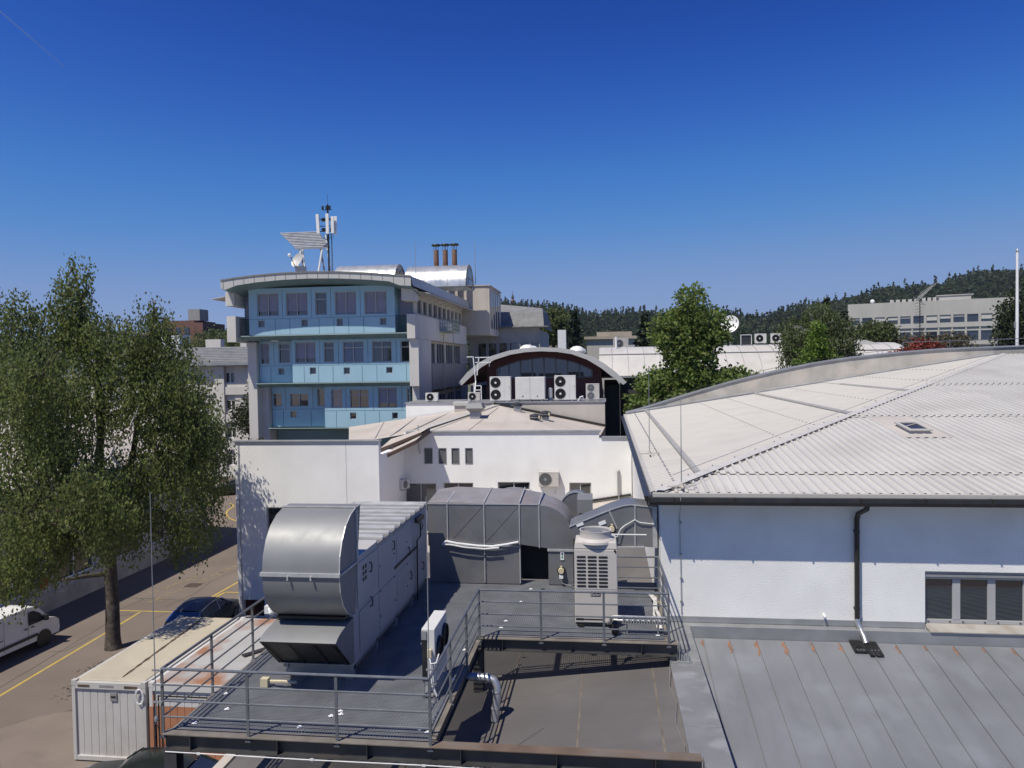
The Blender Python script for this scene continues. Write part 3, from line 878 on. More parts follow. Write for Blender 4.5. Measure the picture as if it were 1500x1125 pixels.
# drainage tiles under the downpipe
dm = thing('drainage_tile', 'two black ribbed plastic tiles under the downpipe on the zinc roof', 'tile', (6.05, 18.4, GR(18.4)))
for (x0, x1, y0, y1) in ((5.8, 6.1, 18.25, 18.7), (6.11, 6.42, 18.12, 18.66)):
    b = MB()
    dz = 0.04
    b.hexa([(x0, y0, GR(y0) + dz), (x1, y0, GR(y0) + dz), (x1, y1, GR(y1) + dz), (x0, y1, GR(y1) + dz), (x0, y0, GR(y0) + dz + .02), (x1, y0, GR(y0) + dz + .02), (x1, y1, GR(y1) + dz + .02), (x0, y1, GR(y1) + dz + .02)])
    for i in range(9):
        xx = x0 + 0.01 + i * (x1 - x0 - 0.02) / 9
        ys = y0 + (0.16 if i in (2, 3, 5, 6) else 0.0)
        b.hexa([(xx, ys, GR(ys) + dz + .02), (xx + .016, ys, GR(ys) + dz + .02), (xx + .016, y1, GR(y1) + dz + .02), (xx, y1, GR(y1) + dz + .02), (xx, ys, GR(ys) + dz + .045), (xx + .016, ys, GR(ys) + dz + .045), (xx + .016, y1, GR(y1) + dz + .045), (xx, y1, GR(y1) + dz + .045)])
    b.build('tile', 'black', dm)
b = MB()
for xx in (5.86, 5.93, 6.0, 6.18, 6.25, 6.33): b.box(xx, xx + .03, 18.26, 18.33, GR(18.3) + .06, GR(18.3) + .085)
b.build('embossed_mark', 'railing', dm)
# ================================================================== steel service platform
DZ = 6.2
pf = thing('steel_platform', 'raised steel service platform of grating and dark beams carrying the ventilation machines', 'platform', (-5.0, 14.0, 0.0))
b = MB()
def grid(x0, x1, y0, y1):
    p = 0.05
    n = int((y1 - y0) / p)
    for i in range(n + 1):
        y = y0 + i * p
        b.box(x0, x1, y - 0.004, y + 0.004, DZ - 0.032, DZ)
    n = int((x1 - x0) / p)
    for i in range(n + 1):
        x = x0 + i * p
        b.box(x - 0.0028, x + 0.0028, y0, y1, DZ - 0.024, DZ - 0.002)
grid(-7.44, -5.2, 11.8, 20.9)
grid(-5.19, -3.0, 11.8, 20.9)
grid(-2.99, 1.22, 16.55, 20.9)
for (x0, x1, y0, y1) in ((-7.46, -2.98, 11.785, 11.795), (-7.46, -7.45, 11.8, 20.9), (1.225, 1.235, 16.55, 20.9), (-2.98, 1.22, 16.535, 16.545), (-5.195, -5.185, 11.8, 20.9), (-2.995, -2.985, 11.8, 16.53)):
    b.box(x0, x1, y0, y1, DZ - 0.034, DZ + 0.002)
b.build('grating', 'grating', pf, fix=False)
b = MB()
for (x, y) in ((-4.9, 12.42), (-4.75, 12.5), (-4.8, 12.62), (-5.3, 11.98), (-3.2, 12.1), (-3.05, 12.0), (-6.9, 12.5), (-7.2, 11.95), (-2.5, 17.0), (-2.4, 17.9), (-2.25, 18.9), (-2.1, 20.0), (-2.45, 17.45), (-3.1, 15.6), (-3.05, 14.1), (1.1, 16.8), (-7.25, 13.1)):
    b.box(x - .045, x + .045, y - .02, y + .02, DZ + 0.001, DZ + 0.012)
    b.box(x - .02, x + .02, y - .045, y + .045, DZ + 0.0125, DZ + 0.02)
b.build('grating_clip', 'label', pf)

def ibeam(p, axis, a0, a1, w=0.22, h=0.28, zt=None, name='beam', m=('beam', 'beamtop'), stiff=1.55):
    zt = zt if zt is not None else DZ - 0.002
    b = MB()
    def bx(u0, u1, v0, v1, z0, z1):
        if axis == 'X': b.box(u0, u1, p + v0, p + v1, z0, z1)
        else: b.box(p + v0, p + v1, u0, u1, z0, z1)
    b.mi(1)
    bx(a0, a1, -w / 2, w / 2, zt - 0.016, zt)
    b.mi(0)
    bx(a0, a1, -w / 2, w / 2, zt - h, zt - h + 0.016)
    bx(a0, a1, -0.006, 0.006, zt - h + 0.0165, zt - 0.0165)
    u = a0 + 0.5
    while u < a1 - 0.1:
        bx(u - 0.005, u + 0.005, -w / 2 + 0.005, -0.0065, zt - h + 0.017, zt - 0.017)
        u += stiff
    return b.build(name, [M[q] for q in m], pf)
ibeam(11.66, 'X', -7.56, -2.9)
rb_ = ibeam(11.66, 'X', -2.895, 1.42, m=('beam', 'rust'))
rb_['label'] = 'rusty brown beam running on to the zinc coping'
ibeam(16.43, 'X', -2.88, 1.5)
ibeam(-7.5, 'Y', 11.78, 21.0, w=0.1, zt=DZ - 0.04, stiff=30)
ibeam(-2.93, 'Y', 11.78, 16.31, w=0.1, zt=DZ - 0.04, stiff=30)
ibeam(1.29, 'Y', 16.55, 21.0, w=0.1, zt=DZ - 0.04, stiff=30)
for x in (-6.0, -4.45, -1.5, -0.1): ibeam(x, 'Y', 11.78 if x < -3 else 16.56, 20.9, w=0.1, h=0.16, zt=DZ - 0.036, stiff=40)
for y in (14.0, 18.6): ibeam(y, 'X', -7.44, -3.02 if y < 16 else 1.2, w=0.12, h=0.18, zt=DZ - 0.2, stiff=40)
b = MB()
for (x, y, zb) in ((-7.42, 11.66, 0), (-7.42, 16.4, 0), (-7.42, 20.6, 0), (-2.92, 11.66, FR(-2.9)), (-2.92, 16.3, FR(-2.9)), (1.2, 20.7, FR(1.2))):
    zt = 5.915
    b = MB()
    b.box(x - .11, x + .11, y - .11, y - .095, zb, zt)
    b.box(x - .11, x + .11, y + .095, y + .11, zb, zt)
    b.box(x - .006, x + .006, y - .0945, y + .0945, zb, zt)
    b.build('column', 'beam', pf)
b = MB()
for (x, y) in ((1.45, 11.66), (1.53, 16.43)):
    b.box(x, x + .012, y - .11, y + .11, 5.81, 6.19)
    b.box(x - .05, x + .25, y - .16, y + .16, 5.806, 5.83)
    for dx in (0.05, 0.12, 0.2):
        for dy in (-.11, .11): b.lathe([(0.016, 0), (0.016, 0.14)], (x + dx, y + dy, 5.83), 8)
    b.bar((x + .1, y - .1, 5.95), (x + .22, y - .1, 5.83), 0.02, 0.1)
b.build('end_plate', 'cap', pf)
b = MB().tube([(-7.5, 11.54, 5.905), (-5, 11.545, 5.89), (-2.9, 11.545, 5.9), (-1.0, 11.545, 5.885), (1.4, 11.545, 5.9)], 0.009, 6)
for x in (-6.9, -4.9, -3.0, -0.9, 0.8): b.box(x - .03, x + .03, 11.53, 11.56, 5.88, 5.912)
b.build('cable', 'cable', pf)  # cable whose pale colour also draws the sunlit edge of the bottom flange

# railing round the platform
rl = MB()
HS = (DZ + 0.28, DZ + 0.55, DZ + 0.83)
runs = [((-7.56, 11.6), (-2.9, 11.6)), ((-2.9, 11.6), (-2.9, 16.35)), ((-2.9, 16.35), (1.31, 16.35)), ((1.31, 16.35), (1.31, 19.42)),
        ((1.31, 19.42), (-0.55, 19.42)), ((-7.56, 11.6), (-7.56, 16.55))]
for (a, c) in runs:
    rl.tube([(*a, DZ + 1.1), (*c, DZ + 1.1)], 0.026, 8)
    for h in HS: rl.tube([(*a, h), (*c, h)], 0.0165, 7)
ra = rl.build('railing', 'railing', pf, smooth=True)
for (x, y) in ((-7.56, 11.6), (-6.03, 11.6), (-4.48, 11.6), (-2.9, 11.6), (-2.9, 13.2), (-2.9, 14.8), (-2.9, 16.35), (-1.5, 16.35), (-0.1, 16.35), (1.31, 16.35), (1.31, 17.9), (1.31, 19.42),
               (-0.5, 19.42), (-7.56, 13.2), (-7.56, 14.85), (-7.56, 16.5)):
    b = MB()
    b.box(x - .025, x + .025, y - .012, y + .012, DZ - .06, DZ + 1.08)
    b.box(x - .05, x + .05, y - .03, y + .03, DZ - .09, DZ - .055)
    b.build('post', 'railing', ra, bev=0.004)

# ================================================================== rods tied to the railing
def rail_rod(x, y, z0, z1, label):
    t = thing('lightning_rod', label, 'lightning rod', (x, y, z0), 'tall lightning rods tied to the platform railing')
    MB().tube([(x, y, z0), (x, y, z0 + 1.6), (x + 0.01, y, z1)], [0.011, 0.009, 0.007], 6).build('rod', 'cap', t)
    b = MB()
    for h in (0.55, 0.85, 1.1): b.bar((x - .05, y, DZ + h - .02), (x + .12, y, DZ + h - .02), 0.03, 0.025)
    b.lathe([(0.03, 0), (0.035, 0.05), (0.02, 0.09)], (x, y, z0 + .05), 8)
    b.build('clamp', 'cap', t)
    return t
rail_rod(-7.67, 11.58, 6.35, 10.33, 'thin lightning rod at the left front corner of the platform, in front of the birch')
rail_rod(-3.0, 12.0, 6.05, 10.2, 'thin lightning rod beside the small condenser at the inner corner of the platform')
b = MB().tube([(-7.67, 11.58, 6.4), (-7.6, 11.56, 6.2), (-7.5, 11.54, 6.0)], 0.006, 5)
tag(b.build('earthing_cable', 'gutter', org=(-7.6, 11.56, 6.0)), 'thin dark earthing cable hanging from the left corner of the platform', 'cable')

# ================================================================== long air handling unit
ah = thing('air_handling_unit', 'long blue-grey air handling unit with two curved rain hoods on the steel platform', 'ventilation unit', (-6.0, 16.8, DZ))
X0, X1 = -7.02, -4.97
b = MB()
b.box(X0, X1, 15.5, 19.95, 6.52, 8.5)
b.box(-6.47, X1 - .004, 13.86, 15.495, 6.5, 8.58)
body = b.build('casing', 'ahu', ah, bev=0.015)
b = MB()
for (y0, y1) in ((14.22, 15.48), (15.52, 16.9), (16.93, 18.35), (18.38, 19.5)):
    b.box(X1 + .0005, X1 + .012, y0, y1, 7.52, 8.44)
    b.box(X1 + .0005, X1 + .012, y0, y1, 6.6, 7.46)
b.build('access_panel', 'ahu', body, bev=0.006)
for (y, z) in ((14.9, 8.18), (14.9, 7.45), (16.6, 8.22), (17.9, 7.75), (18.05, 7.1), (19.2, 8.1), (19.3, 7.0)):
    MB().tube([(X1 + .012, y, z + .1), (X1 + .055, y, z + .09), (X1 + .065, y, z), (X1 + .055, y, z - .09), (X1 + .012, y, z - .1)], 0.014, 6).build('handle', 'black', body, smooth=True)
b = MB()
for y in (14.45, 14.6):
    for z in (8.0, 8.12, 8.24): b.box(X1 + .012, X1 + .02, y, y + .09, z, z + .075)
for i in range(9):
    y = 15.6 + (i % 3) * 1.1
    z = 6.9 + (i // 3) * 0.55
    b.lathe([(0.022, 0), (0.018, 0.012)], (X1 + .012, y, z), 8, 'X')
b.build('port', 'black', body)
b = MB()
b.tube([(X1 + .03, 19.0, 8.2), (X1 + .09, 18.9, 8.2), (X1 + .09, 18.9, 7.9), (X1 + .07, 18.6, 7.85), (X1 + .07, 18.55, 6.3)], 0.02, 6)
b.box(X1 + .013, X1 + .03, 16.7, 18.8, 7.62, 7.68)
b.box(X1 + .013, X1 + .12, 18.6, 19.2, 8.3, 8.42)
b.build('conduit', 'gutter', body)
b = MB()
y = 15.46
i = 0
while y < 19.9:
    y2 = min(19.98, y + 0.47)
    b.mi(1).box(X0 - .03, X1 + .03, y, y2 - .02, 8.505, 8.545)
    b.mi(0).box(X0 - .03, X1 + .03, y2 - .15, y2 - .015, 8.546, 8.60)
    b.box(X0 + .05, X1 - .05, y + .04, y + .2, 8.546, 8.57 + 0.01 * (i % 2))
    y = y2
    i += 1
for i in range(26):
    xx, yy = random.uniform(X0 + .1, X1 - .3), 15.46 + 0.47 * random.randint(1, 9) - .03
    b.box(xx, xx + random.uniform(.12, .3), yy - .06, yy - .02, 8.56, 8.585)
b.build('roof_lid', ['lid', 'duct'], ah, bev=0.004)
b = MB()
for y in (13.95, 15.4, 16.9, 18.4, 19.8): b.box(X0 + (0.6 if y < 15.45 else 0.02), X1 - .03, y, y + .1, DZ + .05, 6.5)
b.box(X1 - .14, X1 - .03, 13.9, 19.9, DZ + .2, 6.495)
b.box(-6.45, -6.35, 13.9, 19.9, DZ + .2, 6.495)
for y in (13.95, 15.4, 16.9, 18.4, 19.8):
    for xx in (-6.4, -5.1): b.box(xx - .08, xx + .08, y - .02, y + .12, DZ + .002, DZ + .05)
b.build('base_frame', 'cap', ah)
# big upper hood: a half-drum standing off the front
HXa, HXb = -6.42, -4.93
prof = [(14.32, 9.62), (14.0, 9.60), (13.7, 9.52), (13.42, 9.36), (13.22, 9.14), (13.08, 8.86), (13.03, 8.53), (13.07, 8.2), (13.2, 7.92), (13.42, 7.70), (13.68, 7.56), (13.88, 7.53)]
b = MB()
m_ = len(prof)
o0 = [(HXa, y, z) for y, z in prof]
o1 = [(HXb, y, z) for y, z in prof]
b.strip(o0, o1)
b.poly([(HXb, y, z) for y, z in prof] + [(HXb, 14.1, 8.6)])
b.poly([(HXa, y, z) for y, z in prof] + [(HXa, 14.1, 8.6)])
b.poly([(HXa, 14.32, 9.62), (HXb, 14.32, 9.62), (HXb, 14.1, 8.6), (HXa, 14.1, 8.6)])
b.poly([(HXa, 13.88, 7.53), (HXb, 13.88, 7.53), (HXb, 14.1, 8.6), (HXa, 14.1, 8.6)])
hd = b.build('upper_hood', 'galv', ah, smooth=True)
b = MB()
b.prism([(13.0, 8.50), (13.0, 8.57), (13.06, 8.57), (13.06, 8.50)], 'X', HXa - .03, HXb + .03)
b.box(HXa - .01, HXb + .02, 13.98, 14.02, 9.606, 9.63)
b.box(HXb + .001, HXb + .03, 14.0, 14.06, 7.6, 9.55)
b.box(HXb + .001, HXb + .03, 13.1, 14.0, 8.51, 8.55)
for xx in (-5.9, -5.45): b.box(xx - .015, xx + .015, 12.97, 13.0, 8.44, 8.52)
b.build('hood_flange', 'flange', hd)
b = MB()
for (y0, z0), (y1, z1) in zip(prof[:-1], prof[1:]):
    b.raw([(HXb + .001, y0, z0), (HXb + .02, y0, z0), (HXb + .02, y1, z1), (HXb + .001, y1, z1), (HXb + .001, y0, z0 + .012), (HXb + .02, y0, z0 + .012), (HXb + .02, y1, z1 + .012), (HXb + .001, y1, z1 + .012)], [(0, 1, 2, 3), (7, 6, 5, 4), (1, 5, 6, 2), (0, 3, 7, 4)])
b.build('hood_rim', 'flange', hd)
# lower hood with the mesh opening
b = MB()
lp = [(13.86, 7.47), (13.5, 7.46), (13.2, 7.43), (13.0, 7.385), (12.88, 7.32)]
b.strip([(HXa - .02, y, z) for y, z in lp], [(HXb - .03, y, z) for y, z in lp])
for xx in (HXa - .02, HXb - .03): b.poly([(xx, y, z) for y, z in lp] + [(xx, 13.68, 6.6), (xx, 13.86, 6.6)])
b.poly([(HXa - .02, 13.68, 6.6), (HXb - .03, 13.68, 6.6), (HXb - .03, 13.86, 6.6), (HXa - .02, 13.86, 6.6)])
lh = b.build('lower_hood', 'galv', ah, smooth=True)
MB().poly([(HXa + .0, 12.95, 7.27), (HXb - .05, 12.95, 7.27), (HXb - .05, 13.7, 6.63), (HXa, 13.7, 6.63)]).build('mesh_screen', 'mesh', lh, fix=False)
b = MB()
for xx in (HXa + .05, -5.9, -5.4, HXb - .1): b.bar((xx, 12.93, 7.25), (xx, 13.69, 6.6), 0.02, 0.02)
b.bar((HXa, 12.9, 7.3), (HXb - .04, 12.9, 7.3), 0.02, 0.03)
b.build('screen_bar', 'gutter', lh)
b = MB()
b.box(-6.43, HXb - .1, 13.6, 13.855, 7.5, 7.56)
b.build('drip_tray', 'gutter', ah)
b = MB()
for k in range(3): b.tube([(-6.5, 13.5 + .05 * k, 7.62), (-6.62, 13.7 + .05 * k, 7.65 - .03 * k), (-6.75, 14.0, 7.5), (-6.9, 14.4, 7.3)], 0.025, 6)
b.box(-6.72, -6.52, 13.7, 13.85, 7.55, 7.7)
b.build('cable_bundle', 'cable', ah)
b = MB()
b.tube([(-6.6, 13.5, 6.3), (-6.3, 13.45, 6.33), (-6.0, 13.5, 6.3)], 0.03, 6)
b.box(-6.7, -6.55, 13.4, 13.52, 6.22, 6.38)
b.build('drain_pipe', 'brass', ah)

# ================================================================== main duct behind the unit
du = thing('ventilation_duct', 'big dull sheet metal duct behind the air handling unit, elbowing down to the deck', 'duct', (-3.3, 20.8, DZ))
YF, YBk = 20.4, 21.9
b = MB()
out_t = [(-5.05, 8.49), (-4.5, 8.50), (-3.43, 8.48), (-2.44, 8.46), (-1.86, 8.44)]
arc_ = [(-1.86 + 0.92 * math.sin(a), 7.52 + 0.92 * math.cos(a)) for a in [math.pi / 2 * i / 10 for i in range(1, 11)]]
top = out_t + arc_
front = top + [(-0.94, 7.22), (-1.65, 7.16), (-1.66, 7.24), (-2.43, 7.34), (-4.45, 7.28), (-5.05, 7.26)]
b.mi(0).poly([(x, YF, z) for x, z in front])
b.mi(0).poly([(x, YBk, z + (0.12 if x < -2 else 0.05 if x < -1.8 else 0)) for x, z in front])
b.mi(1)
tp0 = [(x, YF, z) for x, z in top]
bz = [8.62, 8.70, 8.66, 8.62, 8.52] + [z for x, z in arc_]
tp1 = [(x, YBk, zz) for (x, z), zz in zip(top, bz)]
b.strip(tp0, tp1)
b.mi(0)
b.poly([(-0.94, YF, 7.52), (-0.94, YBk, 7.52), (-0.94, YBk, 7.22), (-0.94, YF, 7.22)])
b.poly([(-5.05, YF, 8.49), (-5.05, YBk, 8.62), (-5.05, YBk, 7.26), (-5.05, YF, 7.26)])
b.strip([(x, YF, z) for x, z in front[len(top):]], [(x, YBk, z) for x, z in front[len(top):]])
run = b.build('duct_run', ['duct', 'ducttop'], du, smooth=True, fix=False)
b = MB()
b.box(-5.02, -2.43, YF + .01, YBk - .2, DZ + .02, 7.28)
b.build('plenum_box', 'duct', du)
b = MB()
b.box(-1.64, -0.95, YF + .012, YBk - .3, DZ + .02, 7.17)
b.build('drop_duct', 'duct', du)
MB().box(-2.42, -1.66, YF + .5, YBk - .3, DZ + .02, 7.2).build('dark_recess', 'dark', du)
b = MB()
for x, z1, z0 in ((-4.48, 8.5, 7.3), (-3.43, 8.48, 6.25), (-2.43, 8.46, 6.25), (-1.88, 8.44, 7.25)):
    b.box(x - .014, x + .014, YF - .03, YF - .001, z0, z1)
b.box(-1.66, -0.93, YF - .025, YF - .001, 7.16, 7.22)
b.box(-4.47, -2.42, YF - .022, YF - .001, 7.27, 7.3)
b.box(-5.05, -1.88, YF - .018, YF - .001, 8.45, 8.475)
for x in (-4.48, -3.43, -2.43, -1.88):
    zz = 8.5 if x < -2 else 8.46
    b.hexa([(x - .014, YF, zz), (x + .014, YF, zz), (x + .014, YBk, zz + .16), (x - .014, YBk, zz + .16), (x - .014, YF, zz + .02), (x + .014, YF, zz + .02), (x + .014, YBk, zz + .19), (x - .014, YBk, zz + .19)])
b.build('flange', 'flange', du)
b = MB()
for (xa, za, xb, zb) in ((-4.45, 8.45, -3.45, 7.35), (-4.45, 7.35, -3.45, 8.43), (-3.4, 8.43, -2.46, 7.38), (-3.4, 7.38, -2.46, 8.42), (-2.4, 8.4, -1.92, 7.4)):
    b.bar((xa, YF - .001, za), (xb, YF - .001, zb), 0.014, 0.014, (0, 1, 0))
b.build('cross_crease', 'duct', run)
b = MB().tube([(-4.6, YF - .08, 7.36), (-4.5, YF - .09, 7.42), (-4.2, YF - .09, 7.36), (-3.6, YF - .09, 7.30), (-3.2, YF - .09, 7.29), (-2.8, YF - .09, 7.35), (-2.46, YF - .08, 7.42)], 0.035, 8)
b.tube([(-4.62, YF - .12, 7.33), (-4.4, YF - .14, 7.34), (-4.0, YF - .14, 7.27), (-3.4, YF - .14, 7.23), (-3.0, YF - .14, 7.27)], 0.022, 6)
tag(b.build('insulated_cable', 'cable', org=(-3.5, YF - .1, 7.2), smooth=True), 'thick white sleeved cable sagging along the front of the big duct', 'cable')
def actuator(name, x, y, z, label, s=1.0):
    t = thing(name, label, 'damper motor', (x, y, z), 'damper motors on the ducts')
    b = MB()
    b.lathe([(0.11 * s, -.05), (0.12 * s, -.03), (0.12 * s, 0)], (x, y - .001, z), 14, 'Y')
    b.build('base_plate', 'black', t)
    b = MB().lathe([(0.075 * s, -.14), (0.085 * s, -.12), (0.085 * s, -.055)], (x, y, z + .02), 14, 'Y')
    b.box(x - .03, x + .03, y - .12, y - .06, z + .07, z + .15)
    b.build('motor_body', 'brass', t, smooth=True)
    MB().box(x - .055, x + .055, y - .115, y - .052, z - .2, z - .09).build('terminal_box', 'label', t, bev=0.008)
    return t
actuator('damper_motor', -1.28, YF - .001, 6.62, 'round damper motor on the drop duct beside the heat pump')
b = MB().tube([(-1.28, YF - .09, 6.42), (-1.26, YF - .1, 6.3), (-1.15, YF - .1, 6.25), (-1.0, YF - .2, 6.27), (-0.9, YF - .5, 6.4)], 0.015, 6)
tag(b.build('motor_cable', 'cap', org=(-1.2, YF - .1, 6.25)), 'grey cable curving from the drop duct damper motor to the heat pump', 'cable')
b = MB().box(-1.30, -1.20, YF - .012, YF - .001, 6.92, 7.14)
b.mi(1).box(-1.275, -1.225, YF - .016, YF - .0125, 7.06, 7.12)
b.mi(2).prism([(-1.265, 7.04), (-1.235, 7.04), (-1.235, 7.0), (-1.22, 7.0), (-1.25, 6.95), (-1.28, 7.0), (-1.265, 7.0)], 'Y', YF - .016, YF - .0125)
tag(b.build('duct_sticker', ['label', 'glassb', 'green'], org=(-1.25, YF, 6.92)), 'white sticker with a green down arrow on the drop duct', 'sticker')
b = MB().bar((-1.85, 20.0, DZ), (-1.8, 20.0, DZ + .2), .08, .05)
tag(b.build('bracket', 'cap', org=(-1.8, 20.0, DZ)), 'short grey metal bracket lying on the grating below the big duct', 'bracket')

# second duct, rising to the hall wall
du2 = thing('ventilation_duct', 'kinked sheet metal duct rising from behind the heat pump into the hall wall', 'duct', (0.3, 19.8, 7.5))
Y0, Y1 = 19.6, 20.6
tp = [(-1.0, 8.03), (-0.8, 8.12), (0.1, 8.5), (0.4, 8.6), (0.6, 8.63), (0.75, 8.62), (1.3, 8.56)]
bt = [(1.3, 7.5), (0.72, 7.54), (0.25, 7.52), (-0.3, 7.6), (-0.9, 7.72)]
b = MB()
fr_ = tp + bt
b.poly([(x, Y0, z) for x, z in fr_])
b.poly([(x, Y1, z) for x, z in fr_])
b.strip([(x, Y0, z) for x, z in fr_ + fr_[:1]], [(x, Y1, z) for x, z in fr_ + fr_[:1]])
r2 = b.build('duct_run', 'duct', du2)
b = MB()
for (xa, za, xb, zb) in ((0.05, 8.48, 0.26, 8.0), (0.73, 8.62, 0.72, 7.55)): b.bar((xa, Y0 - .015, za), (xb, Y0 - .015, zb), .03, .03, (0, 1, 0))
for p, q in zip(tp, tp[1:]): b.bar((p[0], Y0 - .012, p[1]), (q[0], Y0 - .012, q[1]), .02, .03)
b.box(1.18, 1.3, Y0 - .02, Y0 - .001, 7.5, 8.56)
b.bar((0.26, Y0 - .02, 7.5), (0.95, Y0 - .02, 7.52), .04, .03)
b.build('flange', 'flange', du2)
actuator('damper_motor', 0.12, Y0 - .001, 7.98, 'damper motor on the kinked duct above the heat pump', 0.9)
b = MB().tube([(0.15, Y0 - .12, 7.85), (0.25, Y0 - .12, 7.8), (0.35, Y0 - .08, 8.0), (0.45, Y0 - .05, 8.08), (0.72, Y0 - .05, 8.24), (0.85, Y0 - .05, 8.17), (1.3, Y0 - .04, 8.12)], 0.016, 6)
tag(b.build('motor_cable', 'cable', org=(0.5, Y0, 8.0)), 'white cable running along the kinked duct to the hall wall', 'cable')
b = MB()
for (x, z, a) in ((-0.72, 8.1, .35), (-0.13, 8.14, .4)):
    b.bar((x - .09, Y0 - .012, z - .035), (x + .09, Y0 - .012, z + .035), .02, .09, (0, 0, 1))
tag(b.build('duct_sticker', 'label', org=(-0.4, Y0, 8.0)), 'pair of small white stickers on the kinked duct', 'sticker')
b = MB().box(-0.72, -0.6, Y0 - .06, Y0 - .001, 7.82, 8.0)
tag(b.build('sensor_box', 'black', org=(-0.66, Y0, 7.82)), 'small black sensor box under a sticker on the kinked duct', 'sensor')

# ================================================================== tall heat pump
hp = thing('heat_pump', 'tall warm-grey heat pump with a slotted grille and round top fan on the platform', 'heat pump', (-0.28, 17.6, DZ))
xa, xb, ya, yb = -0.775, 0.225, 17.22, 17.98
b = MB()
b.box(xa, xb, ya, yb, 6.30, 8.03)
b.hexa([(xa, ya, 8.035), (xb, ya, 8.035), (xb, yb, 8.035), (xa, yb, 8.035), (xa + .02, ya + .03, 8.2), (xb - .02, ya + .03, 8.2), (xb - .02, yb - .03, 8.2), (xa + .02, yb - .03, 8.2)])
cs = b.build('casing', 'cream', hp, bev=0.02)
b = MB()
b.box(xa + .02, xb - .02, ya - .006, ya - .001, 7.1, 7.93)
b.box(xa + .01, xb - .01, ya - .007, ya - .001, 7.045, 7.052)
gp = b.build('grille_panel', 'cream', hp)
for c in range(3):
    sb = MB()
    for r_ in range(9):
        x0 = xa + .055 + c * .253
        z0 = 7.145 + r_ * .0855
        pts = []
        w, h = .215, .05
        for k in range(12):
            a = 2 * math.pi * k / 12
            pts.append((x0 + (w - h / 2 if math.cos(a) > 0 else h / 2) + h / 2 * math.cos(a), z0 + h / 2 + h / 2 * math.sin(a)))
        sb.prism(pts, 'Y', ya - .0135, ya - .0068)
    sb.build('air_slot', 'black', gp)
b = MB()
b.lathe([(0.47, 8.15), (0.46, 8.2), (0.385, 8.26), (0.365, 8.36), (0.38, 8.42), (0.35, 8.42), (0.335, 8.35), (0.335, 8.2)], (-0.28, 17.6, 0), 36)
sh = b.build('fan_shroud', 'cream', hp, smooth=True)
b = MB()
for r_ in (0.08, 0.14, 0.2, 0.26, 0.32):
    b.lathe([(r_ - .006, 8.385), (r_ + .006, 8.385), (r_ + .006, 8.395), (r_ - .006, 8.395)], (-0.28, 17.6, 0), 28, closed=True)
for k in range(8):
    a = math.pi * k / 8
    b.bar((-0.28 - .34 * math.cos(a), 17.6 - .34 * math.sin(a), 8.39), (-0.28 + .34 * math.cos(a), 17.6 + .34 * math.sin(a), 8.39), .008, .008)
b.build('fan_guard', 'cap', sh)
b = MB()
b.lathe([(0.334, 8.335), (0.334, 8.34)], (-0.28, 17.6, 0), 28)
b.build('fan_well', 'cream', sh)
b = MB().lathe([(0.09, 8.336), (0.09, 8.36), (0.05, 8.375)], (-0.28, 17.6, 0), 16)
for k in range(4):
    a = 2 * math.pi * k / 4 + .3
    b.hexa([(-0.28 + .08 * math.cos(a), 17.6 + .08 * math.sin(a), 8.345), (-0.28 + .3 * math.cos(a - .2), 17.6 + .3 * math.sin(a - .2), 8.34), (-0.28 + .31 * math.cos(a + .45), 17.6 + .31 * math.sin(a + .45), 8.365), (-0.28 + .08 * math.cos(a + .6), 17.6 + .08 * math.sin(a + .6), 8.355)] * 1 +
           [(-0.28 + .08 * math.cos(a), 17.6 + .08 * math.sin(a), 8.35), (-0.28 + .3 * math.cos(a - .2), 17.6 + .3 * math.sin(a - .2), 8.345), (-0.28 + .31 * math.cos(a + .45), 17.6 + .31 * math.sin(a + .45), 8.37), (-0.28 + .08 * math.cos(a + .6), 17.6 + .08 * math.sin(a + .6), 8.365)])
b.build('fan', 'plastic', sh)
b = MB().box(-0.405, -0.175, ya - .006, ya - .001, 6.93, 7.015)
bd = b.build('badge', 'black', hp)
b = MB()
for i, (w, h) in enumerate(((.03, .05), (.022, .03), (.022, .03), (.02, .04), (.022, .03), (.022, .03))):
    x = -0.385 + i * .034
    b.bar((x, ya - .009, 6.952), (x + .012, ya - .009, 6.952 + h), .008, .004, (0, 1, 0))
    b.box(x, x + w - .006, ya - .010, ya - .0065, 6.952, 6.958)
    b.box(x + .004, x + w, ya - .010, ya - .0065, 6.946 + h, 6.952 + h)
b.build('badge_lettering', 'label', bd)
b = MB()
b.box(xa + .02, xb - .02, ya + .02, yb - .02, 6.256, 6.295)
for xx in (xa + .08, xb - .2): b.box(xx, xx + .12, ya - .03, yb + .03, DZ + .002, 6.255)
b.build('base_feet', 'gutter', hp)
b = MB()
b.box(xa + .02, xa + .2, ya - .004, ya - .0005, 6.36, 6.41)
b.box(xa + .2, xb - .35, ya - .004, ya - .0005, 6.37, 6.4)
b.build('pipe_cover', 'black', hp)
b = MB().lathe([(0.03, 0), (0.03, 0.005)], (0.17, ya - .004, 8.0), 10, 'Y')
b.box(.175, .2, ya - .005, ya - .0005, 7.9, 8.0)
b.build('key_slot', 'black', hp)
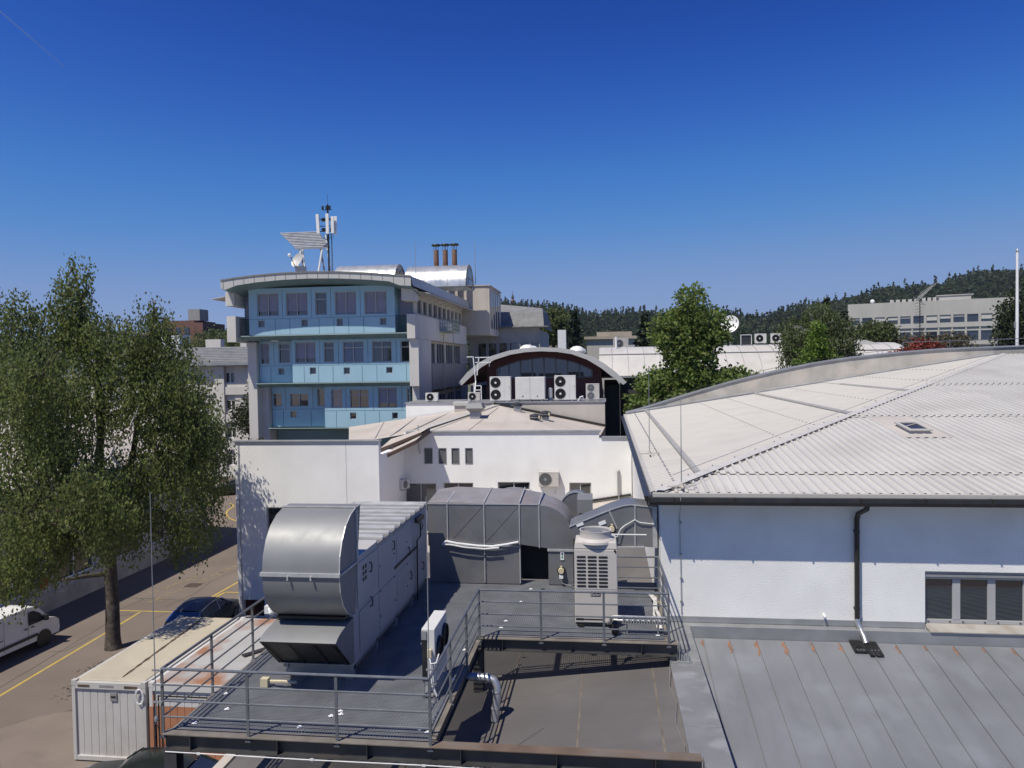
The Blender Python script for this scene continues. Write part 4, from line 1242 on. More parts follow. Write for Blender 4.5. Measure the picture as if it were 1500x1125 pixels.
# refrigerant pipes on a tray to the right
pp = thing('refrigerant_pipe', 'silver-wrapped refrigerant pipes on a tray leading from the heat pump to the railing', 'pipe', (0.7, 17.0, DZ))
b = MB()
b.tube([(-0.02, 17.18, 6.32), (0.06, 17.06, 6.42), (0.05, 16.98, 6.52), (0.12, 16.95, 6.56), (0.3, 16.95, 6.56), (1.28, 16.95, 6.55)], 0.035, 8)
b.tube([(0.02, 17.18, 6.32), (0.1, 17.0, 6.4), (0.14, 16.88, 6.5), (0.3, 16.88, 6.5), (1.28, 16.88, 6.49)], 0.028, 8)
b.build('pipe_run', 'silver', pp, smooth=True)
b = MB()
b.box(0.3, 1.28, 16.82, 17.0, 6.44, 6.45)
for i in range(16): b.box(.32 + i * .06, .345 + i * .06, 16.815, 16.835, 6.45, 6.6 - .03 * (i % 2))
for xx in (.4, 1.1): b.box(xx, xx + .03, 16.9, 16.93, DZ, 6.44)
b.build('tray', 'cap', pp)
b = MB().lathe([(0.07, 6.22), (0.085, 6.26), (0.085, 6.45), (0.07, 6.5), (0.04, 6.54)], (0.15, 16.75, 0), 14)
tag(b.build('drain_valve', 'black', org=(0.15, 16.75, 6.2), smooth=True), 'black cylindrical valve pot beside the heat pump feet', 'valve')
b = MB().tube([(1.2, 17.1, 6.22), (1.21, 17.8, 6.3), (1.17, 18.4, 6.27), (1.2, 19.0, 6.35), (1.12, 19.4, 6.3)], 0.04, 7)
b.tube([(1.13, 17.2, 6.23), (1.1, 18.1, 6.25), (1.16, 18.8, 6.35), (1.05, 19.2, 6.4)], 0.03, 6)
tag(b.build('wrapped_pipe', mat('torn_white_lagging', (.6, .59, .56), .8, 0, .2, 8, .4, 12, dirt=(.2, .19, .18), dscale=6, damt=.7), org=(1.15, 18, 6.2), smooth=True), 'ragged white lagged pipes lying along the right railing behind the heat pump', 'pipe')
b = MB().tube([(1.36, 16.4, 5.84), (1.30, 16.1, 5.78), (1.24, 15.4, 5.66), (1.30, 14.6, 5.70), (1.22, 13.8, 5.65), (1.29, 13.0, 5.68), (1.24, 12.3, 5.66), (1.33, 11.8, 5.82)], 0.006, 6)
tag(b.build('earthing_cable', 'cap', org=(1.28, 14, 5.66)), 'thin pale cable winding along the edge of the felt roof beside the zinc coping', 'cable')
b = MB().tube([(-0.1, 19.2, 7.93), (1.0, 19.2, 7.93)], .016, 6)
tag(b.build('drain_rod', 'whiteframe', org=(0.4, 19.2, 7.93)), 'thin horizontal white rod behind the top of the tall heat pump', 'pipe')
# silver elbow pipe below the inner railing
b = MB()
b.tube([(-2.95, 14.9, 5.93), (-2.5, 14.88, 5.93), (-2.36, 14.86, 5.9), (-2.29, 14.84, 5.8), (-2.28, 14.8, 5.6), (-2.31, 14.75, 5.3), (-2.33, 14.72, FR(-2.33) + .01)], 0.085, 14)
el = b.build('insulated_pipe', 'silver', org=(-2.33, 14.72, FR(-2.33)), smooth=True)
tag(el, 'shiny foil-wrapped pipe bending down to the felt roof below the inner railing', 'pipe')
b = MB()
for x in (-2.72, -2.5): b.lathe([(0.09, -.02), (0.09, .02)], (x, 14.89, 5.93), 14, 'X')
for zz in (5.68, 5.35): b.lathe([(0.092, -.015), (0.092, .015)], (-2.295 - (5.68 - zz) * .05, 14.81 - (5.68 - zz) * .15, zz), 14)
b.build('pipe_band', 'cap', el)

# ================================================================== outdoor air-conditioning units
def fan_face(t, x, z, r, y, mg='black', dark='dark', hub='plastic'):
    if mg != 'black': dark, hub = 'mesh', 'cap'
    MB().lathe([(r, 0), (r * .98, .01)], (x, y + .002, z), 28, 'Y').build('fan_opening', dark, t)
    b = MB()
    for q in np.linspace(.25, 1.0, 6): b.lathe([(r * q - .006, -.02), (r * q + .006, -.02), (r * q + .006, -.012), (r * q - .006, -.012)], (x, y, z), 26, 'Y', closed=True)
    for k in range(6):
        a = math.pi * k / 6
        b.bar((x - r * math.cos(a), y - .014, z - r * math.sin(a)), (x + r * math.cos(a), y - .014, z + r * math.sin(a)), .008, .006, (0, 1, 0))
    b.build('fan_guard', mg, t)
    MB().lathe([(r * .22, -.03), (r * .22, -.022)], (x, y, z), 14, 'Y').build('fan_hub', hub, t)

def outdoor_unit(w, d, h, fans, fx, fr, label, loc, rz=0.0, group=None, paint='plastic', guard='black', name='condenser_unit', louvre=False, feet=True):
    """a split-system outdoor unit, fans on its -y side, local coordinates"""
    t = thing(name, label, 'air conditioner', loc, group, local=True, rz=rz)
    z0 = 0.06
    cs = MB().box(-w / 2, w / 2, -d / 2, d / 2, z0, h).build('casing', paint, t, bev=0.012)
    b = MB()
    b.box(-w / 2 + .005, w / 2 - .005, -d / 2 - .004, -d / 2 - .0008, h - .05, h - .044)
    if fx < 0.1 * w: b.box(w / 2 - w * .3, w / 2 - w * .3 + .006, -d / 2 - .004, -d / 2 - .0008, z0 + .02, h - .02)
    b.box(w / 2 - .1, w / 2 - .06, -d / 2 - .006, -d / 2 - .001, h * .55, h * .6)
    b.build('panel_line', 'cap', t)
    for i in range(fans):
        zc = z0 + (h - z0) * (i + .5) / fans
        fan_face(t, fx, zc, fr, -d / 2 - .003, mg=guard)
    if feet:
        b = MB()
        for xx in (-w * .32, w * .32): b.box(xx - .05, xx + .05, -d / 2 - .04, d / 2 + .04, 0, z0 - .001)
        b.build('foot', 'cap', t)
    b = MB()
    for i in range(int((h - .2) / .05)): b.box(w / 2 + .0005, w / 2 + .006, -d / 2 + .03, d / 2 - .03, .14 + i * .05, .155 + i * .05)
    b.build('side_louvre', 'cap', t)
    return t

# twin-fan condenser on the platform, fans towards the railing
sc_ = thing('condenser_unit', 'narrow white twin-fan condenser standing on legs on the platform by the inner railing', 'air conditioner', (-3.33, 13.8, DZ))
b = MB().box(-3.45, -3.2, 13.27, 14.32, 6.5, 7.5)
b.build('casing', 'plastic', sc_, bev=0.012)
b = MB()
b.box(-3.445, -3.345, 13.262, 13.269, 6.52, 7.46)
b.box(-3.452, -3.45, 13.3, 14.3, 6.52, 7.47)
b.build('coil_fins', 'black', sc_)
for yy in (13.58, 14.05):
    b = MB().lathe([(0.22, -.005), (0.21, .05), (0.19, .05), (0.19, -.001)], (-3.195, yy, 7.05 if yy < 13.8 else 7.12), 24, 'X')
    fr_2 = b.build('fan_ring', 'black', sc_, smooth=True)
    MB().lathe([(0.185, 0.0), (0.185, .006)], (-3.195, yy, 7.05 if yy < 13.8 else 7.12), 24, 'X').build('fan', 'dark', fr_2)
b = MB()
for (x, y) in ((-3.43, 13.3), (-3.23, 13.3), (-3.43, 14.28), (-3.23, 14.28)): b.box(x - .02, x + .02, y - .02, y + .02, DZ + .002, 6.5)
b.bar((-3.33, 13.28, 6.24), (-3.33, 14.3, 6.24), .3, .03)
b.build('leg', 'cap', sc_)
b = MB().box(-3.33, -3.25, 13.2, 13.26, 6.98, 7.14)
b.build('isolator_box', 'brass', sc_, bev=0.01)
b = MB().tube([(-3.29, 13.22, 6.98), (-3.25, 13.15, 6.9), (-3.15, 13.15, 6.92), (-3.12, 13.25, 7.05)], 0.014, 6)
b.tube([(-3.28, 13.22, 6.98), (-3.25, 13.2, 6.5), (-3.15, 13.2, 6.25)], 0.018, 6)
b.build('cable', 'cable', sc_)
MB().box(-3.449, -3.35, 13.25, 13.262, 7.3, 7.46).build('top_plate', 'cap', sc_)
# ================================================================== white building behind the platform
wb = thing('white_building', 'white stucco building with flat-topped wing and recessed main wall behind the platform', 'building', (-9.0, 39.0, 0.0))
b = MB()
rect_wall(b, 'Y', 34.5, 0.3, -18.25, -10.9, 0, 8.72, [(-16.7, -15.0, 3.6, 5.5), (-18.0, -16.9, 0.02, 0.88)])
b.box(-11.2, -10.9, 34.8, 39.0, 0, 8.05)
b.box(-18.25, -17.95, 34.8, 44, 0, 7.3)
b.box(-17.94, -11.21, 34.81, 44, 7.3, 7.5)
MWIN = [(-10.88, -9.15, 4.5, 5.98), (-8.77, -7.12, 4.5, 6.02), (-5.79, -4.06, 4.5, 6.07), (-1.96, -0.81, 4.5, 6.05)]
GR4 = [(-9.75, -9.34), (-8.96, -8.58), (-8.25, -7.87), (-7.5, -7.14)]
rect_wall(b, 'Y', 39.0, 0.35, -10.9, -0.36, 0, 8.72, MWIN + [(a, c, 7.06, 7.87) for a, c in GR4])
b.box(-0.36, 1.3, 39.0, 39.35, 0, 8.40)
b.build('wall', 'stucco', wb)
b = MB()
b.box(-18.33, -10.83, 34.42, 34.86, 8.722, 8.80)
b.box(-10.78, -0.28, 38.92, 39.42, 8.722, 8.80)
b.box(-0.27, 1.3, 38.92, 39.42, 8.402, 8.47)
b.build('coping', 'cap', wb, bev=0.01)
for i, (x0, x1, z0, z1) in enumerate(MWIN + [(-16.7, -15.0, 3.6, 5.5)]):
    yy = 39.0 if i < 4 else 34.5
    b = MB()
    b.box(x0, x1, yy + .1, yy + .16, z1 - .06, z1)
    for xx in (x0, (x0 + x1) / 2 - .03, x1 - .06): b.box(xx, xx + .06, yy + .1, yy + .16, z0, z1 - .061)
    w_ = b.build('window', 'frame', wb)
    MB().box(x0, x1, yy + .18, yy + .2, z0, z1).build('pane', 'glass', w_)
MB().box(-18.0, -16.9, 34.7, 34.72, 0.02, 0.88).build('cellar_hatch', mat('dark_red_hatch', (.06, .012, .01), .6, 0, .4, 2), wb)
b = MB()
for a, c in GR4:
    for i in range(13): b.prism([(39.03, 7.08 + i * .06), (39.1, 7.11 + i * .06), (39.1, 7.12 + i * .06), (39.03, 7.09 + i * .06)], 'X', a, c)
    b.box(a, c, 39.12, 39.13, 7.06, 7.87)
    for (p, q, z0, z1) in ((a - .03, a, 7.03, 7.9), (c, c + .03, 7.03, 7.9), (a, c, 7.03, 7.06), (a, c, 7.87, 7.9)): b.box(p, q, 38.98, 39.04, z0, z1)
b.build('ventilation_grille', 'cap', wb)
b = MB().tube([(-18.05, 34.46, 8.7), (-18.04, 34.46, 0.2)], .02, 6)
for z in (1, 2.6, 4.2, 5.8, 7.4): b.box(-18.09, -18.0, 34.44, 34.5, z, z + .04)
b.build('conduit', 'cap', wb)
b = MB().box(-12.55, -12.535, 34.495, 34.5, 0, 8.72)
b.build('wall_joint', 'cap', wb)
b = MB().tube([(0.62, 38.9, 6.62), (0.62, 38.9, 3.5)], .07, 8)
b.tube([(0.62, 38.9, 6.62), (0.62, 38.98, 6.7)], .07, 8)
b.build('vent_pipe', 'cap', wb, smooth=True)
# hipped roof behind the main wall
A = (-6.9, 46.9, 9.75)
b = MB()
b.poly([(-14.0, 39.0, 8.12), (-10.45, 38.9, 8.72), A, (-16.8, 46.9, 8.38)])
b.poly([(-10.45, 38.9, 8.72), (-10.4, 39.36, 8.73), (-2.4, 39.36, 8.70), A])
b.poly([(-2.4, 39.36, 8.70), (-0.3, 39.36, 8.5), (-0.05, 46.9, 8.3), A])
rf = b.build('roof', 'creamroof', wb, fix=False)
b = MB()
b.mi(0).poly([(-10.89, 35.9, 7.98), (-9.4, 35.9, 8.66), (-9.4, 38.9, 9.0), (-10.89, 38.9, 8.35)])
b.mi(0).poly([(-11.6, 37.0, 8.12), (-9.4, 37.0, 8.95), (-9.4, 38.95, 9.06), (-11.6, 38.95, 8.4)])
b.mi(1).poly([(-10.89, 35.92, 7.80), (-9.4, 35.92, 8.48), (-9.4, 38.9, 8.72), (-10.89, 38.9, 8.1)])
b.poly([(-10.89, 35.9, 7.98), (-9.4, 35.9, 8.66), (-9.4, 35.9, 8.46), (-10.89, 35.9, 7.78)])
b.poly([(-11.6, 37.0, 8.12), (-9.4, 37.0, 8.95), (-9.4, 37.0, 8.8), (-11.6, 37.0, 7.98)])
b.poly([(-9.4, 35.9, 8.66), (-9.4, 38.9, 9.0), (-9.4, 38.9, 8.7), (-9.4, 35.9, 8.46)])
b.build('canopy', ['creamroof', mat('dark_brown_soffit', (.07, .045, .035), .8, 0, .2, 3)], wb, fix=False)
b = MB()
for (p, q) in (((-10.45, 39.0, 8.76), (-6.9, 46.9, 9.78)), ((-2.4, 39.4, 8.72), (-5.6, 45.2, 9.40))):
    b.bar(p, q, 0.5 if p[0] < -5 else 0.09, 0.03)
for k in range(3): b.bar((-12.6 + .9 * k, 39.1, 8.36 + .17 * k), (-14.4 + 2.2 * k, 46.8, 8.72 + .29 * k), 0.06, 0.05)
b.bar((-9.6, 39.4, 8.74), (-6.9, 46.4, 9.72), 0.04, .02)
b.bar((-7.5, 39.4, 8.74), (-6.7, 46.0, 9.66), 0.03, .02)
b.build('ridge_strip', 'whiteroofx', rf)
b = MB().bar((-7.1, 46.8, 9.86), (-0.05, 46.8, 8.4), .16, .14)
b.build('sloping_gutter', 'gutter', rf)
b = MB().tube([(-10.05, 38.85, 9.15), (-10.05, 38.85, 8.2), (-10.0, 38.9, 7.6)], .03, 6)
b.build('overflow_pipe', 'cap', wb)
# lower roof between duct and main wall
b = MB()
b.poly([(-10.9, 31.05, 3.6), (1.3, 31.05, 5.2), (1.3, 38.99, 5.3), (-10.9, 38.99, 3.4)])
b.build('lower_roof', 'creamroof', wb, fix=False)
b = MB()
b.bar((-2.2, 38.9, 4.9), (1.25, 38.9, 5.45), .12, .1)
b.bar((-1.6, 34, 4.95), (1.25, 34, 5.4), .1, .08)
b.build('roof_flashing', 'gutter', wb)
# plant ledge in front of the vaulted building
b = MB()
b.mi(0).box(-12.95, -9.4, 47.0, 50.5, 0, 9.88)
b.mi(1).box(-9.399, -0.05, 47.0, 50.5, 0, 9.86)
b.build('plant_ledge', [M['stucco'], M['beige']], wb)
b = MB()
b.box(-13.02, -9.4, 46.93, 50.6, 9.882, 9.95)
b.box(-9.398, 0.02, 46.93, 50.6, 9.866, 9.93)
b.build('ledge_coping', 'cap', wb)

def boxvent(label, x, y, zb, w, h):
    t = thing('roof_vent', label, 'roof vent', (x, y, zb))
    MB().box(x - w * .3, x + w * .3, y - w * .3, y + w * .3, zb, zb + h * .62).build('shaft', 'cap', t)
    b = MB()
    def fr(s0, z0, s1, z1):
        b.hexa([(x - s0, y - s0, z0), (x + s0, y - s0, z0), (x + s0, y + s0, z0), (x - s0, y + s0, z0), (x - s1, y - s1, z1), (x + s1, y - s1, z1), (x + s1, y + s1, z1), (x - s1, y + s1, z1)])
    fr(w * .34, zb + h * .63, w * .52, zb + h * .78)
    fr(w * .52, zb + h * .781, w * .40, zb + h)
    b.build('hood', 'galv', t)
    return t
v1 = boxvent('large hooded metal vent with a bright faceted cap on the white hipped roof', -7.62, 43.0, 8.75, 1.0, 1.35)
t = thing('roof_vent', 'pale box-shaped vent beside the plant ledge, left of the hooded vent', 'roof vent', (-9.1, 46.3, 9.0))
MB().box(-9.55, -8.7, 46.2, 46.85, 9.0, 9.75).build('shaft', 'creamroof', t)
MB().box(-9.62, -8.63, 46.1, 46.9, 9.752, 10.0).build('lid', 'fascia', t, bev=0.02)
def drum_vent(label, x, y, zb, s=1.0):
    t = thing('drum_vent', label, 'roof vent', (x, y, zb), 'drum vents on the white hipped roof')
    MB().box(x - .2 * s, x + .2 * s, y - .2 * s, y + .2 * s, zb - .3, zb + .35 * s).build('shaft', 'cap', t)
    MB().lathe([(0.2 * s, .352 * s), (.33 * s, .40 * s), (.34 * s, .62 * s), (.30 * s, .66 * s), (.08 * s, .72 * s)], (x, y, zb), 18).build('drum', 'mesh', t, smooth=True)
    MB().lathe([(0.345 * s, .5 * s), (.345 * s, .53 * s)], (x, y, zb), 18).build('band', 'silver', t)
    MB().box(x + .2 * s, x + .3 * s, y - .36 * s, y - .3 * s, zb + .45 * s, zb + .62 * s).build('yellow_tag', 'brass', t)
drum_vent('front drum-shaped roof vent, low on the hipped roof', -4.05, 42.6, 8.75, 1.0)
drum_vent('rear drum-shaped roof vent, right behind the front one', -3.55, 43.6, 8.85, 1.0)
t = thing('roof_vent', 'small dark pipe vent at the top of the hipped roof below the cabinet', 'roof vent', (-5.4, 45.4, 9.4))
MB().box(-5.62, -5.2, 45.2, 45.6, 9.2, 9.75).build('shaft', 'cap', t)
MB().lathe([(0.3, 9.76), (0.3, 9.9), (0.1, 10.0)], (-5.41, 45.4, 0), 12).build('cowl', 'mesh', t)

# air conditioners on the white building
outdoor_unit(1.05, .38, .84, 1, -.17, .33, 'white air conditioner hung high on the main white wall', (-3.02, 38.78, 5.83), paint='cream', guard='cap', name='wall_air_conditioner')
outdoor_unit(.72, .3, .55, 1, -.1, .2, 'small air conditioner in the shaded recess between wing and main wall', (-10.75, 38.3, 5.75), rz=R(75), guard='cap', name='wall_air_conditioner')
b = MB()
for x in (-3.35, -2.7): b.bar((x, 38.55, 5.8), (x, 39.0, 5.8), .04, .05); b.bar((x, 38.62, 5.78), (x, 39.0, 5.45), .03, .03)
tag(b.build('unit_bracket', 'cap', org=(-3.0, 38.9, 5.45)), 'steel wall bracket under the air conditioner on the main wall', 'bracket')
t = thing('rooftop_condenser', 'flat-topped condenser with a wire fan guard on top, before the middle window', 'air conditioner', (-3.9, 31.3, 4.8))
MB().box(-4.62, -3.25, 30.75, 31.9, 4.7, 6.92).build('casing', 'cream', t, bev=.02)
b = MB()
for q in (0.12, .2, .28, .36, .44): b.lathe([(q - .012, 7.06 - .12 * q), (q + .012, 7.06 - .12 * q), (q + .012, 7.075 - .12 * q), (q - .012, 7.075 - .12 * q)], (-3.95, 31.3, 0), 24, closed=True)
for k in range(6):
    a = math.pi * k / 6
    b.tube([(-3.95 - .46 * math.cos(a), 31.3 - .46 * math.sin(a), 6.93), (-3.95 - .3 * math.cos(a), 31.3 - .3 * math.sin(a), 7.05), (-3.95 + .3 * math.cos(a), 31.3 + .3 * math.sin(a), 7.05), (-3.95 + .46 * math.cos(a), 31.3 + .46 * math.sin(a), 6.93)], .012, 5)
b.build('fan_guard', 'cap', t)
MB().lathe([(.44, 6.925), (.44, 6.935)], (-3.95, 31.3, 0), 24).build('fan_well', 'dark', t)
# mushroom duct and drum behind the main duct
t = thing('roof_cowl', 'square sheet metal cowl with a dark mouth rising behind the two ducts', 'roof vent', (-0.64, 21.8, 5.4))
MB().box(-0.80, -0.46, 21.6, 22.0, 5.35, 8.0).build('shaft', 'dark', t)
MB().hexa([(-0.86, 21.5, 8.0), (-0.42, 21.5, 8.0), (-0.42, 22.0, 8.0), (-0.86, 22.0, 8.0), (-0.86, 21.5, 8.4), (-0.42, 21.5, 8.4), (-0.42, 22.0, 8.5), (-0.86, 22.0, 8.5)]).build('hood', 'galv', t)
t = thing('fan_drum', 'round grey fan drum seen end-on behind the elbow of the big duct', 'fan', (-0.98, 24.0, 5.3))
MB().lathe([(0.5, -.3), (.5, .3)], (-0.98, 24.0, 7.72), 32, 'Y').build('drum', 'duct', t, smooth=True)
MB().lathe([(0.5, -.32), (.53, -.32), (.53, -.27), (.5, -.27)], (-0.98, 24.0, 7.72), 32, 'Y', closed=True).build('rim', 'flange', t)
b = MB().box(-1.25, -.7, 23.8, 24.2, 5.2, 7.25)
b.build('stand', 'cap', t)

# units on the plant ledge
LZ = 9.932
outdoor_unit(.83, .32, .6, 1, -.1, .23, 'single-fan air conditioner at the left end of the plant ledge', (-11.3, 47.5, 9.952), name='condenser_unit')
outdoor_unit(.8, .32, .6, 1, -.1, .23, 'single-fan air conditioner in the shade of the vault, left of the tall twin-fan unit', (-8.6, 48.1, LZ), name='condenser_unit', paint='cream')
ac2 = outdoor_unit(1.36, .5, 1.62, 2, -.3, .33, 'tall white twin-fan unit left of the white cabinet on the plant ledge', (-6.77, 47.7, LZ), group='tall twin-fan units on the plant ledge', name='twin_fan_unit')
dup(ac2, (-2.57, 47.7, LZ + .02), 'tall white twin-fan unit right of the white cabinet on the plant ledge')
outdoor_unit(.86, .35, 1.08, 2, -.12, .22, 'small beige twin-fan unit at the right end of the plant ledge', (-0.82, 47.9, LZ), name='twin_fan_unit', paint='cream', guard='cap')
t = thing('plant_cabinet', 'wide white two-door cabinet between the twin-fan units on the plant ledge', 'cabinet', (-4.82, 47.7, LZ))
MB().box(-5.78, -3.86, 47.4, 48.2, LZ + .12, 11.5).build('body', 'plastic', t, bev=.015)
for x0, x1 in ((-5.76, -4.83), (-4.81, -3.88)):
    d_ = MB().box(x0, x1, 47.375, 47.395, LZ + .14, 11.48).build('door', 'plastic', t, bev=.006)
    MB().box((x0 + x1) / 2 - .04, (x0 + x1) / 2 + .04, 47.36, 47.374, LZ + .3, LZ + .36).build('handle', 'black', d_)
b = MB()
for x in (-5.6, -4.82, -4.05): b.box(x - .05, x + .05, 47.45, 48.1, LZ, LZ + .119)
b.build('foot', 'cap', t)
t = thing('storage_tank', 'slim grey metal flask between the cabinet and the right twin-fan unit', 'tank', (-3.55, 47.9, LZ))
MB().lathe([(.15, 0), (.15, .75), (.13, .82), (.05, .86)], (-3.55, 47.9, LZ), 16).build('flask', 'silver', t, smooth=True)
MB().lathe([(.155, .0), (.155, .22)], (-3.55, 47.9, LZ + .001), 16).build('base_ring', 'glassb', t)
b = MB().tube([(-1.75, 47.4, LZ), (-1.6, 47.3, LZ + .25), (-1.45, 47.35, LZ + .3), (-1.4, 47.5, LZ)], .04, 7)
tag(b.build('swan_neck_pipe', 'label', org=(-1.6, 47.4, LZ)), 'white bent pipe on the plant ledge beside the right twin-fan unit', 'pipe')
b = MB()
for (p, q) in (((-9.6, 51, 12.9), (-9.1, 51, 12.9)), ((-9.15, 51, 12.9), (-9.0, 51, 11.2)), ((-9.0, 51, 12.85), (-7.9, 51, 12.85)), ((-8.75, 51, 12.85), (-8.9, 51, 11.6)), ((-9.0, 50.3, 9.95), (-9.0, 50.3, 11.1)), ((-8.5, 50.3, 9.95), (-8.5, 50.3, 10.9)), ((-9.0, 50.3, 10.6), (-8.5, 50.3, 10.6)), ((-9.0, 50.3, 10.3), (-8.5, 50.3, 10.3)), ((-9.0, 50.3, 10.9), (-8.5, 50.3, 10.9)), ((-9.0, 51, 11.2), (-9.0, 50.3, 9.95)), ((-9.0, 51, 12.5), (-7.9, 51, 12.5)), ((-8.0, 51, 12.85), (-8.1, 51.5, 12.2))):
    b.bar(p, q, .06, .06)
tag(b.build('ladder_rail', 'whiteframe', org=(-8.8, 50.6, 9.95)), 'white steel ladder and handrail between the blue building and the vaulted roof', 'ladder')

# ================================================================== vaulted building
vb = thing('vaulted_building', 'building with a broad pale vaulted roof over a dark red gable with an arched window', 'building', (-4.5, 56.0, 0.0))
arc_o = [(-10.85, 11.0), (-10.2, 11.75), (-9.34, 12.45), (-8.3, 12.98), (-7.03, 13.34), (-5.9, 13.5), (-4.66, 13.55), (-3.4, 13.48), (-2.28, 13.3), (-1.1, 12.88), (-0.07, 12.27), (0.8, 11.6), (1.53, 10.9)]
cx, cz = -4.66, 8.2
arc_i = [(x + (cx - x) * .045 * 1.2, z - .30) for x, z in arc_o]
arc_i[0] = (arc_o[0][0] + .25, arc_o[0][1] - .18)
arc_i[-1] = (arc_o[-1][0] - .25, arc_o[-1][1] - .18)
b = MB()
b.mi(0).strip([(x, 54.0, z) for x, z in arc_o], [(x, 76.0, z) for x, z in arc_o])
b.mi(2).strip([(x, 54.0, z) for x, z in arc_o], [(x, 54.0, z) for x, z in arc_i])
b.mi(1).strip([(x, 54.0, z) for x, z in arc_i], [(x, 76.0, z) for x, z in arc_i])
b.mi(0).poly([(arc_o[0][0], 54, arc_o[0][1]), (arc_o[0][0], 76, arc_o[0][1]), (arc_i[0][0], 76, arc_i[0][1]), (arc_i[0][0], 54, arc_i[0][1])])
b.poly([(arc_o[-1][0], 54, arc_o[-1][1]), (arc_o[-1][0], 76, arc_o[-1][1]), (arc_i[-1][0], 76, arc_i[-1][1]), (arc_i[-1][0], 54, arc_i[-1][1])])
vs = b.build('vault_roof', ['whiteroof', 'redpanel', 'fascia'], vb, fix=False)
b = MB()
for y in (56.5, 59, 61.5, 64, 66.5, 69, 71.5):
    b.strip([(x, y - .03, z + .02) for x, z in arc_o], [(x, y + .03, z + .02) for x, z in arc_o])
b.build('roof_seam', 'cap', vs, fix=False)
b = MB()
gin = [(x, z - .02) for x, z in arc_i if -9.35 < x < 0.2]
b.poly([(-9.2, 56.6, 9.0)] + [(x, 56.6, z) for x, z in gin] + [(-0.1, 56.6, 9.0)])
b.build('gable_wall', 'redpanel', vb, fix=False)
wx = [-8.3, -7.35, -6.45, -5.55, -4.65, -3.75, -2.85, -1.95, -1.0]
def gtop(x): return float(np.interp(x, [p[0] for p in arc_i], [p[1] for p in arc_i])) - .45 - .04 * abs(x + 4.66)
b = MB()
for x in wx: b.box(x - .06, x + .06, 56.5, 56.58, 11.32, max(11.42, gtop(x)))
b.box(-8.36, -0.94, 56.5, 56.58, 11.24, 11.319)
for x0, x1 in zip(wx, wx[1:]): b.bar((x0, 56.54, max(11.4, gtop(x0))), (x1, 56.54, max(11.4, gtop(x1))), .08, .08)
aw = b.build('arched_window', 'greyclad', vb)
for x0, x1 in zip(wx, wx[1:]):
    MB().prism([(x0 + .06, 11.32), (x1 - .06, 11.32), (x1 - .06, max(11.35, gtop(x1))), (x0 + .06, max(11.35, gtop(x0)))], 'Y', 56.55, 56.57).build('pane', 'glass', aw)
b = MB()
b.box(-10.2, -9.25, 57.5, 75, 0, 10.6)
b.box(-9.2, -0.1, 56.9, 57.2, 0, 9.0)
b.box(-0.1, 1.1, 58.0, 75, 0, 10.6)
b.build('lower_wall', 'darkwall', vb)
b = MB()
for x in (-6.2, -2.2):
    for y in (59, 63):
        b.lathe([(.55, 0), (.62, .12), (.55, .32), (.3, .48), (0, .53)], (x, y, lerp_tab(arc_o, x) - .1), 16)
b.build('roof_dome', 'whiteframe', vb, smooth=True)
# long vaulted wing to the right
lv = thing('long_vaulted_building', 'long building with a pale seamed vaulted roof and dark wall behind the plane tree', 'building', (12.0, 64.0, 0.0))
pr = [(62.0, 11.2), (62.6, 11.75), (63.4, 12.4), (64.4, 13.0), (65.6, 13.42), (67, 13.65), (69, 13.72), (71, 13.6), (73, 13.0), (75, 12.0), (76.5, 11.2)]
b = MB()
b.strip([(-0.5, y, z) for y, z in pr], [(24.6, y, z) for y, z in pr])
b.poly([(24.6, y, z) for y, z in pr])
lr = b.build('vault_roof', 'whiteroof', lv, smooth=True, fix=False)
b = MB()
x = 0.6
while x < 24.4:
    b.strip([(x - .02, y, z + .025) for y, z in pr], [(x + .02, y, z + .025) for y, z in pr])
    x += 1.35
b.box(-.5, 24.6, 64.3, 64.38, 12.99, 13.05)
b.build('roof_seam', 'cap', lr, fix=False)
b = MB().box(-0.5, 24.6, 61.85, 61.99, 11.05, 11.22)
b.build('gutter', 'cap', lv)
b = MB()
b.box(1.2, 24.5, 62.3, 62.6, 0, 11.1)
b.box(24.2, 24.5, 62.6, 76, 0, 11.1)
b.build('wall', 'darkwall', lv)
pr3 = [(17.0, 12.4), (18.0, 13.1), (19.2, 13.55), (20.6, 13.75), (22, 13.62), (23.2, 13.25), (24.3, 12.6), (25.2, 11.8), (25.7, 11.0)]
b = MB()
b.strip([(x, 66.0, z + .25) for x, z in pr3], [(x, 80.0, z + .25) for x, z in pr3])
b.poly([(x, 66.0, z + .25) for x, z in pr3] + [(17, 66, 11.0)])
b.build('end_vault', 'whiteroof', lv, fix=False)
t = thing('satellite_dish', 'large white satellite dish on the long vaulted roof, half behind the plane tree', 'satellite dish', (10.95, 67.0, 13.6))
b = MB()
prof = [(0.0, .0), (.4, .03), (.8, .12), (1.1, .25), (1.3, .36)]
ring = []
n = 32
cdish = Vector((10.95, 67.0, 15.5))
nrm = Vector((-0.45, -0.85, 0.30)).normalized()
e1 = nrm.cross(Vector((0, 0, 1))).normalized()
e2 = e1.cross(nrm)
vs_, fs_ = [], []
for (rr, h) in prof:
    for k in range(n):
        a = 2 * math.pi * k / n
        vs_.append(cdish + (e1 * math.cos(a) + e2 * math.sin(a)) * rr * .62 + nrm * (h * .62 - .1))
for i in range(len(prof) - 1):
    for k in range(n): fs_.append((i * n + k, i * n + (k + 1) % n, (i + 1) * n + (k + 1) % n, (i + 1) * n + k))
b.raw(vs_, fs_)
b.build('reflector', 'whiteframe', t, smooth=True)
b = MB().tube([(10.95, 67.05, 13.6), (10.95, 67.05, 15.4)], .08, 8)
b.build('mast', 'cap', t)
b = MB()
b.tube([cdish - e2 * .78 + nrm * .15, cdish - e2 * .2 + nrm * .75], .02, 5)
